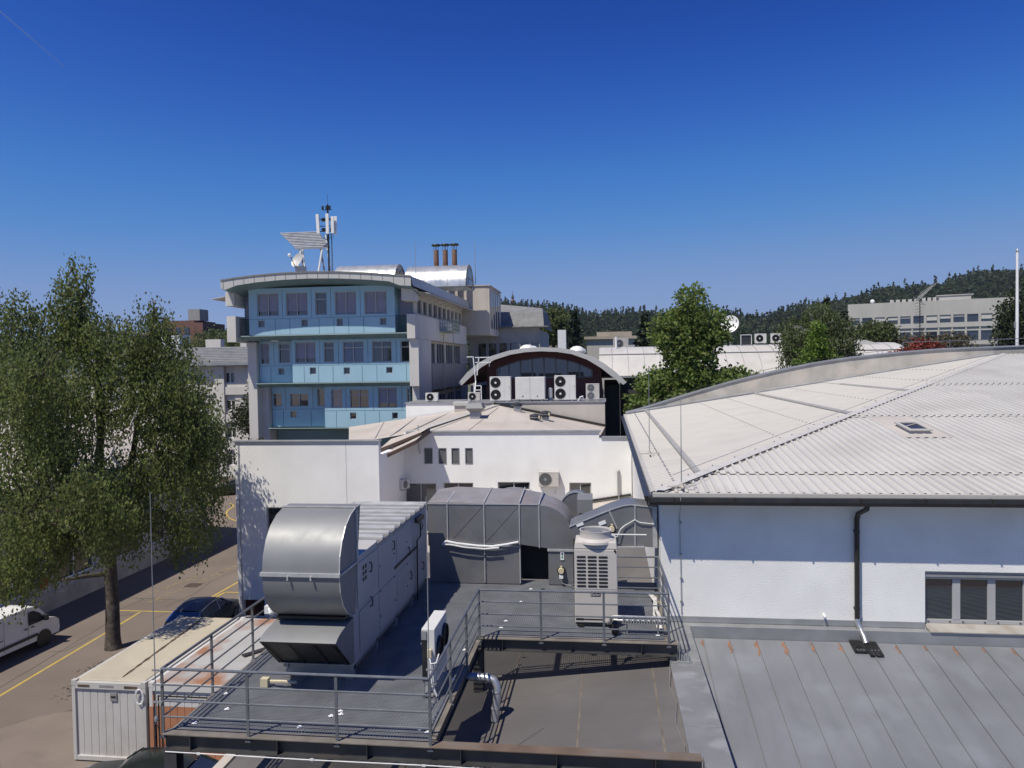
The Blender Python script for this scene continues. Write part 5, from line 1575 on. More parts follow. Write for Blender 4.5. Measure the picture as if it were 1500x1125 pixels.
b.build('feed_arm', 'whiteframe', t)
outdoor_unit(.95, .4, .88, 1, -.1, .3, 'left white air conditioner of the pair on the long vaulted roof', (13.5, 67.0, 13.75), name='condenser_unit')
outdoor_unit(.95, .4, .88, 1, -.1, .3, 'right white air conditioner of the pair on the long vaulted roof', (14.85, 67.0, 13.75), name='condenser_unit')
b = MB()
b.box(11.85, 12.65, 66.8, 67.3, 13.7, 14.5)
o = b.build('equipment_box', 'mesh', org=(12.2, 67, 13.7), bev=.02)
tag(o, 'dark open equipment box between the satellite dish and the air conditioners', 'box')
b = MB()
for p, q in (((11.8, 66.75, 13.7), (11.8, 66.75, 14.55)), ((12.7, 66.75, 13.7), (12.7, 66.75, 14.55)), ((11.8, 66.75, 14.55), (12.7, 66.75, 14.55))): b.bar(p, q, .05, .05)
b.build('frame', 'whiteframe', o)
tag(MB().lathe([(.09, 13.6), (.09, 14.6)], (1.0, 66.5, 0), 10).build('vent_pipe', 'whiteframe', org=(1.0, 66.5, 13.6)), 'short white vent pipe on the long vaulted roof left of the plane tree', 'pipe')
# ================================================================== blue panelled office building
bb = thing('blue_office_building', 'four-storey office building with light blue stepped panel front and pale curved roof edge', 'building', (-20.0, 54.0, 0.0))
tiers = [
    dict(y=51.9, x0=-26.05, x1=-14.97, z0=14.77, z1=18.2, nx=-14.0, nxl=-26.9,
         win=[(-25.41, -23.72, 16.16, 17.85), (-23.18, -21.51, 16.15, 17.84), (-20.94, -20.05, 16.15, 17.81), (-19.45, -17.83, 16.13, 17.81), (-17.24, -15.56, 16.12, 17.79)],
         small=[(-25.36, -24.85, 15.34, 15.88), (-22.04, -21.53, 15.33, 15.88), (-19.35, -18.86, 15.32, 15.87), (-16.11, -15.61, 15.33, 15.84)], blinds=(0, 1, 3, 4)),
    dict(y=52.85, x0=-26.16, x1=-14.03, z0=11.22, z1=14.38, nx=-13.9, nxl=-26.2,
         win=[(-26.1, -25.35, 12.65, 14.23), (-24.62, -23.71, 12.7, 14.2), (-22.99, -21.37, 12.67, 14.25), (-20.74, -19.94, 12.7, 14.21), (-19.27, -17.67, 12.66, 14.23), (-17.04, -15.54, 12.66, 14.22), (-14.88, -14.07, 12.63, 14.21)],
         small=[(-24.67, -24.19, 11.82, 12.33), (-21.86, -21.37, 11.81, 12.34), (-19.24, -18.76, 11.78, 12.3), (-15.99, -15.51, 11.81, 12.28)], blinds=(0, 2)),
    dict(y=53.7, x0=-25.65, x1=-14.46, z0=7.78, z1=10.86, nx=-13.9, nxl=-25.7,
         win=[(-25.6, -24.87, 9.35, 10.37), (-24.2, -22.71, 9.33, 10.34), (-21.99, -21.25, 9.35, 10.68), (-20.58, -19.71, 9.25, 10.65), (-19.13, -17.65, 9.23, 10.63), (-16.94, -15.46, 9.22, 10.75), (-14.72, -14.5, 9.3, 10.68)],
         small=[(-24.2, -23.69, 8.5, 8.99), (-19.13, -18.64, 8.37, 8.89), (-15.87, -15.42, 8.37, 8.87)], blinds=(5,)),
]
def split_tier(T, xs, dy, nwin, nsm):
    L, Rr = dict(T), dict(T)
    L.update(y=T['y'] + dy, x1=xs, win=T['win'][:nwin], small=T['small'][:nsm], blinds=tuple(k for k in T['blinds'] if k < nwin))
    Rr.update(x0=xs + .002, win=T['win'][nwin:], small=T['small'][nsm:], blinds=tuple(k - nwin for k in T['blinds'] if k >= nwin))
    return [Rr, L]
tiers = [tiers[0]] + split_tier(tiers[1], -23.2, .75, 2, 1) + split_tier(tiers[2], -21.1, .8, 3, 1)
for ti, T in enumerate(tiers):
    y = T['y']
    b = MB()
    rect_wall(b, 'Y', y, 0.25, T['x0'], T['x1'], T['z0'], T['z1'], T['win'] + T['small'])
    b.box(T['x0'], T['x0'] + .25, y + .251, 56.5, T['z0'], T['z1'])
    b.box(T['x1'] - .25, T['x1'], y + .251, 56.5, T['z0'], T['z1'])
    pn = b.build('blue_panel_wall', 'blue', bb)
    j = MB()
    k = T['x0'] + 0.9
    while k < T['x1'] - .3:
        if not any(a - .1 < k < c + .1 for a, c, *_ in T['small']):
            zt = T['win'][0][2] - .25
            j.box(k - .016, k + .016, y - .006, y - .001, T['z0'] + .02, zt)
        k += 1.12
    j.box(T['x0'], T['x1'], y - .006, y - .001, max(w[2] for w in T['win'][:2]) - .22, max(w[2] for w in T['win'][:2]) - .195)
    for a, c in zip(T['win'], T['win'][1:]):
        mx = (a[1] + c[0]) / 2
        j.box(mx - .014, mx + .014, y - .006, y - .001, max(w[2] for w in T['win'][:2]) - .19, T['z1'] - .05)
    j.build('panel_joint', 'joint', pn)
    for wi, (x0, x1, z0, z1) in enumerate(T['win'] + T['small']):
        sm = wi >= len(T['win'])
        b = MB()
        f = .07 if not sm else .05
        yy = y + .08
        b.box(x0, x1, yy, yy + .07, z0, z0 + f)
        b.box(x0, x1, yy, yy + .07, z1 - f, z1)
        n_ = 1 if sm else max(1, round((x1 - x0) / .8))
        for q in range(n_ + 1):
            xx = x0 + (x1 - x0 - f) * q / n_
            b.box(xx, xx + f, yy, yy + .07, z0 + f, z1 - f)
        if not sm and wi not in T['blinds']: b.box(x0 + f, x1 - f, yy + .005, yy + .065, z0 + (z1 - z0) * .68, z0 + (z1 - z0) * .68 + .07)
        fm = b.build('window', 'frame', bb)
        if not sm and wi in T['blinds']:
            zz = z0 + f + (0.28 if wi in (0, 1, 2) else 0.0)
            bl = MB().box(x0 + f, x1 - f, y + .17, y + .19, zz, z1 - f).build('blind', 'blind', fm)
            if zz > z0 + f + .1: MB().box(x0 + f, x1 - f, y + .2, y + .22, z0 + f, zz + .01).build('pane', 'glass', fm)
        else:
            MB().box(x0 + f, x1 - f, y + .17, y + .19, z0 + f, z1 - f).build('pane', 'glassb' if (ti, wi) in ((3, 0), (1, 2), (3, 2)) else 'glass', fm)
# teal soffits between tiers, side returns and recesses
b = MB()
def sof(x0, x1, ya, za, yb, zb):
    b.hexa([(x0, ya, za - .0), (x1, ya, za - .0), (x1, yb, zb - .0), (x0, yb, zb - .0), (x0, ya + .02, za + .05), (x1, ya + .02, za + .05), (x1, yb, zb + .06), (x0, yb, zb + .06)])
sof(-26.85, -13.95, 51.89, 14.70, 52.83, 14.38)
sof(-26.15, -14.05, 52.84, 11.15, 53.69, 10.86)
sof(-25.6, -14.5, 53.69, 7.71, 54.6, 7.45)
b.box(-26.9, -26.06, 52.9, 53.0, 14.8, 18.2)
b.box(-14.96, -13.95, 52.9, 53.0, 14.8, 18.2)
b.box(-25.6, -14.5, 55.2, 55.4, 0, 7.5)
b.build('soffit_panel', 'teal', bb)
b = MB()
for k in range(13):
    x = -26.4 + k
    b.bar((x, 51.995, 14.69), (x, 52.8, 14.37), .02, .02)
    b.bar((x + .3, 52.85, 11.14), (x + .3, 53.66, 10.85), .02, .02)
b.build('soffit_joint', 'joint', bb)
b = MB()
for x0, x1 in ((-26.85, -26.1), (-14.93, -14.0)):
    for i in range(9): b.box(x0 + i * (x1 - x0) / 9, x0 + i * (x1 - x0) / 9 + .02, 52.05, 52.07, 14.85, 15.95)
    b.box(x0, x1, 52.04, 52.08, 15.95, 16.0)
b.build('balcony_railing', 'gutter', bb)
b = MB()
b.box(-26.8, -26.1, 52.88, 52.895, 16.1, 17.9)
b.build('recess_window', 'blind', bb)
MB().box(-14.9, -14.0, 52.88, 52.895, 16.1, 17.9).build('recess_window', 'blind', bb)
# curved roof slab with pale fascia
RA = [(-27.4, 18.73), (-26.19, 18.87), (-24.73, 19.0), (-22.79, 19.1), (-20.76, 19.13), (-18.62, 19.06), (-16.49, 18.92), (-14.94, 18.77), (-13.34, 18.63)]
RBt = [(-27.4, 18.14), (-27.06, 18.03), (-26.19, 18.32), (-24.73, 18.49), (-22.79, 18.61), (-20.76, 18.65), (-18.62, 18.59), (-16.49, 18.44), (-14.94, 18.28), (-14.16, 17.97), (-13.34, 17.91)]
b = MB()
b.mi(0).poly([(x, 50.4, z) for x, z in RA] + [(x, 50.4, z) for x, z in reversed(RBt)])
b.mi(1).strip([(x, 50.4, z) for x, z in RBt], [(x, 53.2, z - .45) for x, z in RBt])
b.mi(0).strip([(x, 50.4, z) for x, z in RA], [(x, 75.0, z) for x, z in RA])
b.poly([(RA[0][0], 50.4, RA[0][1]), (RA[0][0], 75, RA[0][1]), (RBt[0][0], 75, RBt[0][1]), (RBt[0][0], 50.4, RBt[0][1])])
b.poly([(-13.34, 50.4, 18.63), (-13.34, 75, 18.63), (-13.2, 75, 17.91), (-13.2, 50.4, 17.91)])
b.poly([(-13.34, 75, 18.63), (-27.4, 75, 18.73), (-27.4, 75, 17.9), (-13.34, 75, 17.9)])
rs = b.build('curved_roof', ['fascia', 'teal'], bb, fix=False)
b = MB()
for x in np.linspace(-27.2, -13.8, 18):
    zt, zb_ = lerp_tab(RA, x), lerp_tab(RBt, x)
    b.box(x - .012, x + .012, 50.38, 50.399, zb_ + .02, zt - .02)
b.strip([(x, 50.35, z + .03) for x, z in RA], [(x, 51.0, z + .05) for x, z in RA])
b.strip([(x, 50.35, z + .03) for x, z in RA], [(x, 50.35, z - .07) for x, z in RA])
for y in np.linspace(51.5, 74, 16): b.poly([(-13.33, y, 18.6), (-13.33, y + .03, 18.6), (-13.19, y + .03, 17.93), (-13.19, y, 17.93)])
b.build('fascia_joint', 'joint2', rs, fix=False)
# pale fins, corner pieces and the long right-hand side
b = MB()
for (x0, x1, y0, y1, z0, z1) in (
        (-27.65, -26.95, 51.6, 56, 14.3, 16.2), (-27.6, -26.9, 51.4, 56, 16.95, 17.95), (-26.9, -26.2, 53.2, 60, 7.0, 14.3), (-26.2, -25.7, 54.0, 60, 0, 10.9),
        (-14.05, -13.45, 51.7, 71.5, 14.3, 16.06), (-13.98, -13.45, 52.6, 56.5, 0, 14.29), (-14.3, -13.5, 51.3, 53.0, 17.0, 17.9),
        (-13.99, -13.3, 52.0, 53.0, 10.87, 14.295)):
    MB().box(x0, x1, y0, y1, z0, z1).build('pale_fin', 'pale', bb, bev=.01)
b = MB()
rect_wall(b, 'X', -14.2, 0.3, 53.1, 75, 16.07, 17.95, [(54.2 + i * 1.75, 55.5 + i * 1.75, 16.3, 17.35) for i in range(11)])
rect_wall(b, 'X', -14.3, 0.3, 56.6, 75, 12.45, 14.29, [(57.2 + i * 3.6, 60.2 + i * 3.6, 12.5, 14.2) for i in range(4)])
rect_wall(b, 'X', -14.35, 0.3, 56.6, 75, 0, 10.35, [(58 + i * 3.6, 60.6 + i * 3.6, 7.5, 9.9) for i in range(4)])
b.box(-27, -14.4, 57.5, 75, 0, 17.9)
b.build('side_wall', 'beige', bb)
b = MB().box(-14.0, -13.5, 57, 71.5, 10.38, 12.44)
b.build('cladding_band', 'greyclad', bb)
for i in range(11):
    w_ = MB()
    for q in (54.2, 54.8, 55.44): w_.box(-14.05, -13.98, q + i * 1.75, q + .06 + i * 1.75, 16.3, 17.35)
    w_.box(-14.05, -13.98, 54.2 + i * 1.75, 55.5 + i * 1.75, 17.29, 17.349)
    f_ = w_.build('side_window', 'frame', bb)
    MB().box(-14.1, -14.08, 54.2 + i * 1.75, 55.5 + i * 1.75, 16.3, 17.35).build('pane', 'glass', f_)
for i in range(4):
    w_ = MB()
    for q in (57.2, 58.2, 59.2, 60.13): w_.box(-14.1, -14.02, q + i * 3.6, q + .07 + i * 3.6, 12.5, 14.13)
    w_.box(-14.1, -14.02, 57.2 + i * 3.6, 60.2 + i * 3.6, 14.131, 14.2)
    f_ = w_.build('side_window', 'frame', bb)
    MB().box(-14.2, -14.18, 57.2 + i * 3.6, 60.2 + i * 3.6, 12.5, 14.2).build('pane', 'glass', f_)
    w_ = MB()
    for q in (58, 59.3, 60.53): w_.box(-14.15, -14.06, q + i * 3.6, q + .07 + i * 3.6, 7.5, 9.83)
    w_.box(-14.15, -14.06, 58 + i * 3.6, 60.6 + i * 3.6, 9.831, 9.9)
    f_ = w_.build('side_window', 'frame', bb)
    MB().box(-14.25, -14.23, 58 + i * 3.6, 60.6 + i * 3.6, 7.5, 9.9).build('pane', 'glassb' if i else 'glass', f_)
b = MB()
for i in range(9):
    y0 = 53.2 + i * 2.2
    b.hexa([(-13.6, y0, 17.78), (-12.7, y0, 17.6), (-12.7, y0 + 2.17, 17.6), (-13.6, y0 + 2.17, 17.78), (-13.6, y0, 17.84), (-12.7, y0, 17.66), (-12.7, y0 + 2.17, 17.66), (-13.6, y0 + 2.17, 17.84)])
    b.bar((-13.7, y0 + 1, 17.4), (-12.8, y0 + 1, 17.6), .05, .05)
b.hexa([(-28.7, 51.4, 17.45), (-27.7, 51.4, 17.6), (-27.7, 56, 17.6), (-28.7, 56, 17.45), (-28.7, 51.4, 17.5), (-27.7, 51.4, 17.66), (-27.7, 56, 17.66), (-28.7, 56, 17.5)])
b.build('sun_shade', 'fascia', bb)
# green escape balcony on the side
b = MB()
b.box(-13.44, -12.35, 59.6, 62.6, 15.05, 15.16)
for y in np.linspace(59.62, 62.58, 12): b.box(-12.40, -12.36, y - .015, y + .015, 15.165, 16.1)
for x in np.linspace(-13.4, -12.4, 6): b.box(x - .015, x + .015, 59.61, 59.64, 15.165, 16.1)
for z in (15.4, 15.75, 16.1): b.box(-12.41, -12.35, 59.6, 62.6, z, z + .04); b.box(-13.44, -12.42, 59.6, 59.64, z, z + .04)
b.tube([(-12.6, 61, 15.04), (-12.6, 61, 10)], .04, 6)
b.tube([(-13.2, 60, 15.04), (-13.2, 60, 10)], .04, 6)
b.build('escape_balcony', 'greycap', bb)
# stair tower and rear block
b = MB()
b.mi(0).box(-15.8, -11.45, 72.0, 80, 15.25, 20.05)
b.mi(1).box(-11.449, -11.2, 72.02, 80, 15.25, 20.0)
b.mi(2).box(-15.9, -11.1, 71.9, 80.1, 20.052, 20.14)
stw = b.build('stair_tower', ['pale', 'greycap', 'cap'], bb)
stw.data.materials.clear()
for q in ('beige', 'greycap', 'cap'): stw.data.materials.append(M[q])
b = MB()
for k in range(4): b.box(-11.199, -11.18, 73 + k * 1.6, 73.8 + k * 1.6, 15.9, 19.5)
b.build('stair_window', 'glass', stw)
b = MB()
rect_wall(b, 'Y', 79.0, .3, -14.5, -6.9, 0, 16.2, [(-13.6 + i * 1.15, -12.75 + i * 1.15, 12.4, 14.6) for i in range(6)])
b.box(-14.5, -6.9, 79.31, 92, 0, 16.0)
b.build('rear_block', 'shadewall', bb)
b = MB()
b.strip([(-14, 80, 16.2), (-14, 81, 18.2), (-14, 84, 19.4)], [(-6.5, 80, 16.2), (-6.7, 81, 17.9), (-7, 84, 18.6)])
b.poly([(-6.5, 80, 16.2), (-6.7, 81, 17.9), (-7, 84, 18.6), (-7, 92, 18.6), (-6.5, 92, 16.2)])
b.box(-14.5, -5.9, 78.2, 80, 16.21, 16.32)
b.build('rear_roof', 'tile', bb, fix=False)
b = MB()
for i in range(6): b.box(-13.6 + i * 1.15, -12.75 + i * 1.15, 79.15, 79.17, 12.4, 14.6)
b.build('rear_pane', 'glass', bb)
b = MB().box(-16.2, -14.0, 71.5, 71.55, 10.4, 15.2)
# rooftop barrel penthouses
def barrel(x0, x1, yc, zc, r_, parent, name='plant_barrel'):
    b = MB()
    A_ = [(yc + r_ * math.cos(a), zc + r_ * math.sin(a)) for a in np.linspace(math.pi, 0, 19)]
    b.mi(0).strip([(x0, y, z) for y, z in A_], [(x1, y, z) for y, z in A_])
    b.mi(1).poly([(x1 - .08, y, z) for y, z in A_])
    b.poly([(x0 + .08, y, z) for y, z in A_])
    o = b.build(name, ['shell', 'shadewall'], parent, smooth=True, fix=False)
    s_ = MB()
    x = x0 + .6
    while x < x1:
        s_.strip([(x - .025, yc + (y - yc) * 1.008, zc + (z - zc) * 1.008) for y, z in A_], [(x + .025, yc + (y - yc) * 1.008, zc + (z - zc) * 1.008) for y, z in A_])
        x += 1.15
    s_.strip([(x1 - .05, yc + (y - yc) * 1.01, zc + (z - zc) * 1.01) for y, z in A_], [(x1 + .03, yc + (y - yc) * 1.01, zc + (z - zc) * 1.01) for y, z in A_])
    s_.build('seam', 'cap', o, fix=False)
    return o
k1 = barrel(-18.3, -12.55, 68.8, 19.55, 2.15, bb)
b = MB()
for z0, w_ in ((19.6, 1.5), (20.5, 1.2)): b.box(-12.62, -12.56, 68.8 - w_, 68.8 + w_, z0, z0 + .75)
b.build('end_glazing', 'glass', k1)
k2 = barrel(-24.3, -18.6, 66.5, 19.55, 2.1, bb)
b = MB()
for z0, w_ in ((19.6, 1.3), (20.4, .9)): b.box(-18.67, -18.61, 66.5 - w_, 66.5 + w_, z0, z0 + .7)
b.build('end_glazing', 'glass', k2)
# antennas and plant standing on the roof
def flue(x, label):
    t = thing('flue_pipe', label, 'chimney', (x, 70.5, 21.2), 'rusty flues on the blue building')
    MB().lathe([(.25, 21.2), (.25, 23.45)], (x, 70.5, 0), 16).build('pipe', 'rustpipe', t, smooth=True)
    MB().lathe([(.43, 23.86), (.45, 23.95), (.40, 24.02), (.1, 24.06)], (x, 70.5, 0), 18).build('rain_cap', 'gutter', t)
    b = MB()
    for k in range(4):
        a = math.pi * k / 2 + .4
        b.tube([(x + .22 * math.cos(a), 70.5 + .22 * math.sin(a), 23.4), (x + .22 * math.cos(a), 70.5 + .22 * math.sin(a), 23.87)], .02, 5)
    b.build('cap_stay', 'gutter', t)
flue(-16.1, 'left rusty flue of the three on the silver barrel roof')
flue(-15.2, 'middle rusty flue of the three on the silver barrel roof')
flue(-14.3, 'right, greyer flue of the three on the silver barrel roof')
t = thing('solar_frame', 'tilted white slatted frame on crossed legs on the roof of the blue building', 'frame', (-22.4, 54.5, 19.3))
b = MB()
q00, q10, q11, q01 = Vector((-23.35, 54.2, 21.45)), Vector((-20.6, 54.2, 21.45)), Vector((-22.3, 56.2, 23.05)), Vector((-25.5, 56.2, 23.05))
for i in range(10):
    t0, t1 = i / 10, (i + .5) / 10
    a0, a1, c1, c0 = q00.lerp(q01, t0), q10.lerp(q11, t0), q10.lerp(q11, t1), q00.lerp(q01, t1)
    up_ = Vector((0, -.02, .05))
    b.hexa([a0, a1, c1, c0, a0 + up_, a1 + up_, c1 + up_, c0 + up_])
b.build('slat', 'cap', t)
b = MB()
for f in (.2, .75):
    b.bar(q00.lerp(q10, f) - Vector((0, 0, .06)), q01.lerp(q11, f) - Vector((0, 0, .06)), .1, .1)
b.bar(q00 - Vector((0, 0, .05)), q10 - Vector((0, 0, .05)), .08, .1)
b.build('rafter', 'cap', t)
for (p, q, m_) in (((-23.35, 54.3, 19.25), (-22.9, 54.25, 21.45), 'whiteframe'), ((-21.65, 54.3, 19.25), (-21.2, 54.25, 21.45), 'whiteframe'), ((-23.4, 55.0, 21.9), (-22.7, 54.4, 19.25), 'cap'), ((-21.7, 55.0, 21.9), (-21.1, 54.4, 19.25), 'cap'), ((-23.3, 56, 19.3), (-23.6, 56.0, 22.7), 'whiteframe'), ((-21.2, 56, 19.3), (-21.6, 56.0, 22.7), 'whiteframe')):
    MB().bar(p, q, .11, .11).build('leg', m_, t)
t = thing('satellite_dish', 'grey satellite dish with a white ball feed under the slatted frame on the blue building', 'satellite dish', (-22.7, 53.4, 19.3))
cdish = Vector((-22.75, 53.4, 20.35))
nrm = Vector((-0.42, -0.8, 0.38)).normalized()
e1 = nrm.cross(Vector((0, 0, 1))).normalized()
e2 = e1.cross(nrm)
vs_, fs_ = [], []
for (rr, h) in [(0.0, .0), (.25, .03), (.45, .1), (.58, .18)]:
    for k in range(24):
        a = 2 * math.pi * k / 24
        vs_.append(cdish + (e1 * math.cos(a) + e2 * math.sin(a)) * rr + nrm * h)
for i in range(3):
    for k in range(24): fs_.append((i * 24 + k, i * 24 + (k + 1) % 24, (i + 1) * 24 + (k + 1) % 24, (i + 1) * 24 + k))
MB().raw(vs_, fs_).build('reflector', 'fascia', t, smooth=True)
b = MB()
b.bar(cdish - e2 * .58 + nrm * .1, cdish + nrm * .85, .04, .04)
b.build('feed_arm', 'gutter', t)
b = MB().lathe([(0.0, -.14), (.1, -.1), (.14, 0), (.1, .1), (0, .14)], cdish + nrm * .9, 14)
b.build('feed_ball', 'whiteframe', t, smooth=True)
MB().box(-23.0, -22.35, 53.3, 53.9, 19.15, 19.95).build('stand', 'cap', t)
t = thing('antenna_mast', 'dark lattice mast with white mobile phone panel antennas on the blue building', 'antenna mast', (-20.6, 54.0, 19.2))
b = MB().tube([(-20.62, 54, 19.2), (-20.62, 54, 24.6)], .07, 8)
b.tube([(-20.62, 54, 24.6), (-20.62, 54, 25.4)], .012, 5)
b.build('pole', 'gutter', t)
for (x, y, z0, z1, a) in ((-21.3, 53.8, 22.4, 23.85, .2), (-20.55, 53.7, 22.35, 23.85, 0), (-20.1, 54.1, 22.35, 23.7, -.2), (-20.2, 53.85, 22.4, 23.65, 0)):
    MB().hexa([(x - .12, y - .08, z0), (x + .12, y - .08, z0), (x + .1, y + .06, z0), (x - .1, y + .06, z0), (x - .12 - .1 * a * 3, y - .08, z1), (x + .12 - .1 * a * 3, y - .08, z1), (x + .1 - .3 * a * .3, y + .06, z1), (x - .1 - .3 * a, y + .06, z1)]).build('panel_antenna', 'whiteframe', t, bev=.02)
b = MB()
for z in (22.6, 23.0, 23.5): b.tube([(-21.3, 54, z), (-20.05, 54.1, z)], .03, 6)
for z in (22.7, 23.45):
    for x in (-21.0, -20.85, -20.35): b.box(x - .1, x + .1, 53.9, 54.1, z - .1, z + .14)
for z in (24.2,): b.tube([(-21.0, 54, z), (-20.3, 54, z)], .025, 6)
for x in (-21.0, -20.45, -20.7): b.box(x - .06, x + .06, 53.9, 54.05, 24.2, 24.5)
for i in range(18): b.box(-20.42, -20.3, 53.98, 54.02, 19.4 + i * .17, 19.45 + i * .17)
b.tube([(-20.36, 54, 19.2), (-20.36, 54, 23)], .02, 5)
for k in range(5): b.tube([(-21.2 + .25 * k, 53.95, 22.4), (-21.1 + .22 * k, 53.9, 22.15), (-20.7, 53.95, 21.9)], .018, 5)
b.build('bracket', 'gutter', t)
b = MB()
for x in (-18.9, -17.6): b.lathe([(.35, 0), (.38, .12), (.2, .25)], (x, 56, 19.15), 14)
b.box(-19.0, -17.4, 56.4, 57.2, 19.0, 19.3)
b.tube([(-19.4, 53, 19.2), (-19.4, 53, 19.6), (-15.9, 53, 19.55), (-15.6, 53, 19.0)], .025, 6)
tag(b.build('roof_fan', 'fascia', org=(-18.2, 56, 19.1)), 'low white roof fans with a handrail near the curved roof edge of the blue building', 'fan')
for x, y, z0, z1, lab in ((-17.0, 66.0, 19, 23.6, 'thin rod antenna between the two silver barrel roofs'), (-12.2, 70, 20, 24.2, 'thin rod antenna right of the three flues')):
    tag(MB().tube([(x, y, z0), (x, y, z1)], [.04, .015], 6).build('rod_antenna', 'cap', org=(x, y, z0)), lab, 'antenna')

# ================================================================== long low building on the left of the street
lb = thing('street_building', 'long low shaded building with pale roof along the street behind the birch', 'building', (-34.0, 35.0, 0.0))
b = MB()
LW = [(14 + i * 4.2, 17.2 + i * 4.2, 1.25, 3.4) for i in range(8)]
LU = [(14 + i * 4.2, 16.4 + i * 4.2, 4.6, 5.9) for i in range(8)]
rect_wall(b, 'X', -29.05, .35, 5, 50, 0, 6.9, LW + LU)
b.box(-44, -29.06, 49.65, 50, 0, 6.9)
b.poly([(-44, 49.9, 6.9), (-29.1, 49.9, 6.9), (-36.5, 49.9, 9.6)])
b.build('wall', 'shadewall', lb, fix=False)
b = MB()
b.poly([(-28.3, 4, 6.75), (-28.3, 50.4, 6.75), (-36.5, 50.4, 9.75), (-36.5, 4, 9.75)])
b.poly([(-28.3, 4, 6.6), (-28.3, 50.4, 6.6), (-36.5, 50.4, 9.6), (-36.5, 4, 9.6)])
b.poly([(-44.7, 4, 6.75), (-44.7, 50.4, 6.75), (-36.5, 50.4, 9.75), (-36.5, 4, 9.75)])
b.box(-28.36, -28.2, 4, 50.4, 6.58, 6.78)
b.build('roof', 'creamroof', lb, fix=False)
for i, (y0, y1, z0, z1) in enumerate(LW + LU):
    b = MB()
    for q in (y0, (y0 + y1) / 2 - .04, y1 - .08): b.box(-28.9, -28.8, q, q + .08, z0, z1)
    b.box(-28.9, -28.8, y0 + .081, y1 - .081, z0, z0 + .08)
    b.box(-28.9, -28.8, y0 + .081, y1 - .081, z1 - .08, z1)
    f_ = b.build('window', 'whiteframe', lb)
    MB().box(-28.95, -28.93, y0, y1, z0, z1).build('pane', 'glass', f_)
MB().box(-28.699, -28.62, 5, 50, 0, .9).build('plinth', 'concrete', lb)
tag(MB().lathe([(.34, 0), (.34, .03)], (-28.615, 34.2, 1.6), 20, 'X').build('round_sign', 'redlamp', org=(-28.6, 34.2, 1.6)), 'round dark red sign on the shaded wall by the white van', 'sign')
tag(MB().box(-31, -30, 36.2, 37.4, 7.2, 9.0).build('chimney', 'shadewall', org=(-30.5, 36.8, 7)), 'square chimney on the pale roof behind the birch', 'chimney')

# ================================================================== grey office building at the end of the street
gb = thing('grey_office_building', 'beige office building with a grey tiled roof at the far end of the street', 'building', (-46.0, 82.0, 0.0))
GW = []
for f in range(4):
    z0 = 1.2 + f * 3.15
    for i in range(5):
        x1 = -38.2 - i * 3.9
        GW.append((x1 - 2.35, x1, z0, z0 + 1.95))
b = MB()
rect_wall(b, 'Y', 80.0, .4, -60, -36, 0, 12.7, GW)
for x in np.arange(-59.6, -36, 3.9): b.box(x + .2 - .55, x + .2 + .55, 79.7, 79.99, 0, 12.6)
for z in (0.3, 3.55, 6.7, 9.85): b.box(-60, -36, 79.82, 79.99, z - .5, z + .4)
b.box(-60, -36, 80.41, 92, 0, 12.7)
b.build('wall', 'pale', gb)
b = MB()
b.box(-60.6, -35.5, 79.0, 79.2, 12.72, 13.05)
b.build('eave', 'cap', gb)
b = MB()
b.poly([(-60.6, 79.0, 13.06), (-35.5, 79.0, 13.06), (-35.5, 86, 15.0), (-60.6, 86, 15.0)])
b.poly([(-60.6, 93, 13.06), (-35.5, 93, 13.06), (-35.5, 86, 15.0), (-60.6, 86, 15.0)])
gr = b.build('roof', 'tile', gb, fix=False)
b = MB()
for i in range(9):
    t = (i + .5) / 9.5
    b.bar((-60.6, 79 + 7 * t, 13.1 + 1.94 * t), (-35.5, 79 + 7 * t, 13.1 + 1.94 * t), .12, .06)
b.build('tile_row', 'cap', gr)
for i, (x0, x1, z0, z1) in enumerate(GW):
    b = MB()
    b.box(x0, x1, 80.15, 80.22, z0, z0 + .1)
    for q in (0, .25, .5, .75, .96): b.box(x0 + (x1 - x0) * q, x0 + (x1 - x0) * q + .09, 80.15, 80.22, z0 + .1, z1)
    f_ = b.build('window', 'whiteframe', gb)
    sh_ = (0.0, .55, .5, .62, .4)[(i * 3 + 1) % 5]
    MB().box(x0, x1, 80.3, 80.33, z0, z1).build('pane', 'glass', f_)
    if sh_: MB().box(x0 + .02, x1 - .02, 80.10, 80.14, z1 - (z1 - z0) * sh_, z1).build('roller_shutter', 'blindpale', f_)
b = MB()
for x in (-44.5, -42.6, -41): MB().box(x - .4, x + .4, 87, 87.6, 14.9, 15.5).build('roof_box', 'pale', gr)
MB().box(-49.5, -47.5, 87, 88, 14.9, 16).build('roof_box', 'pale', gr)
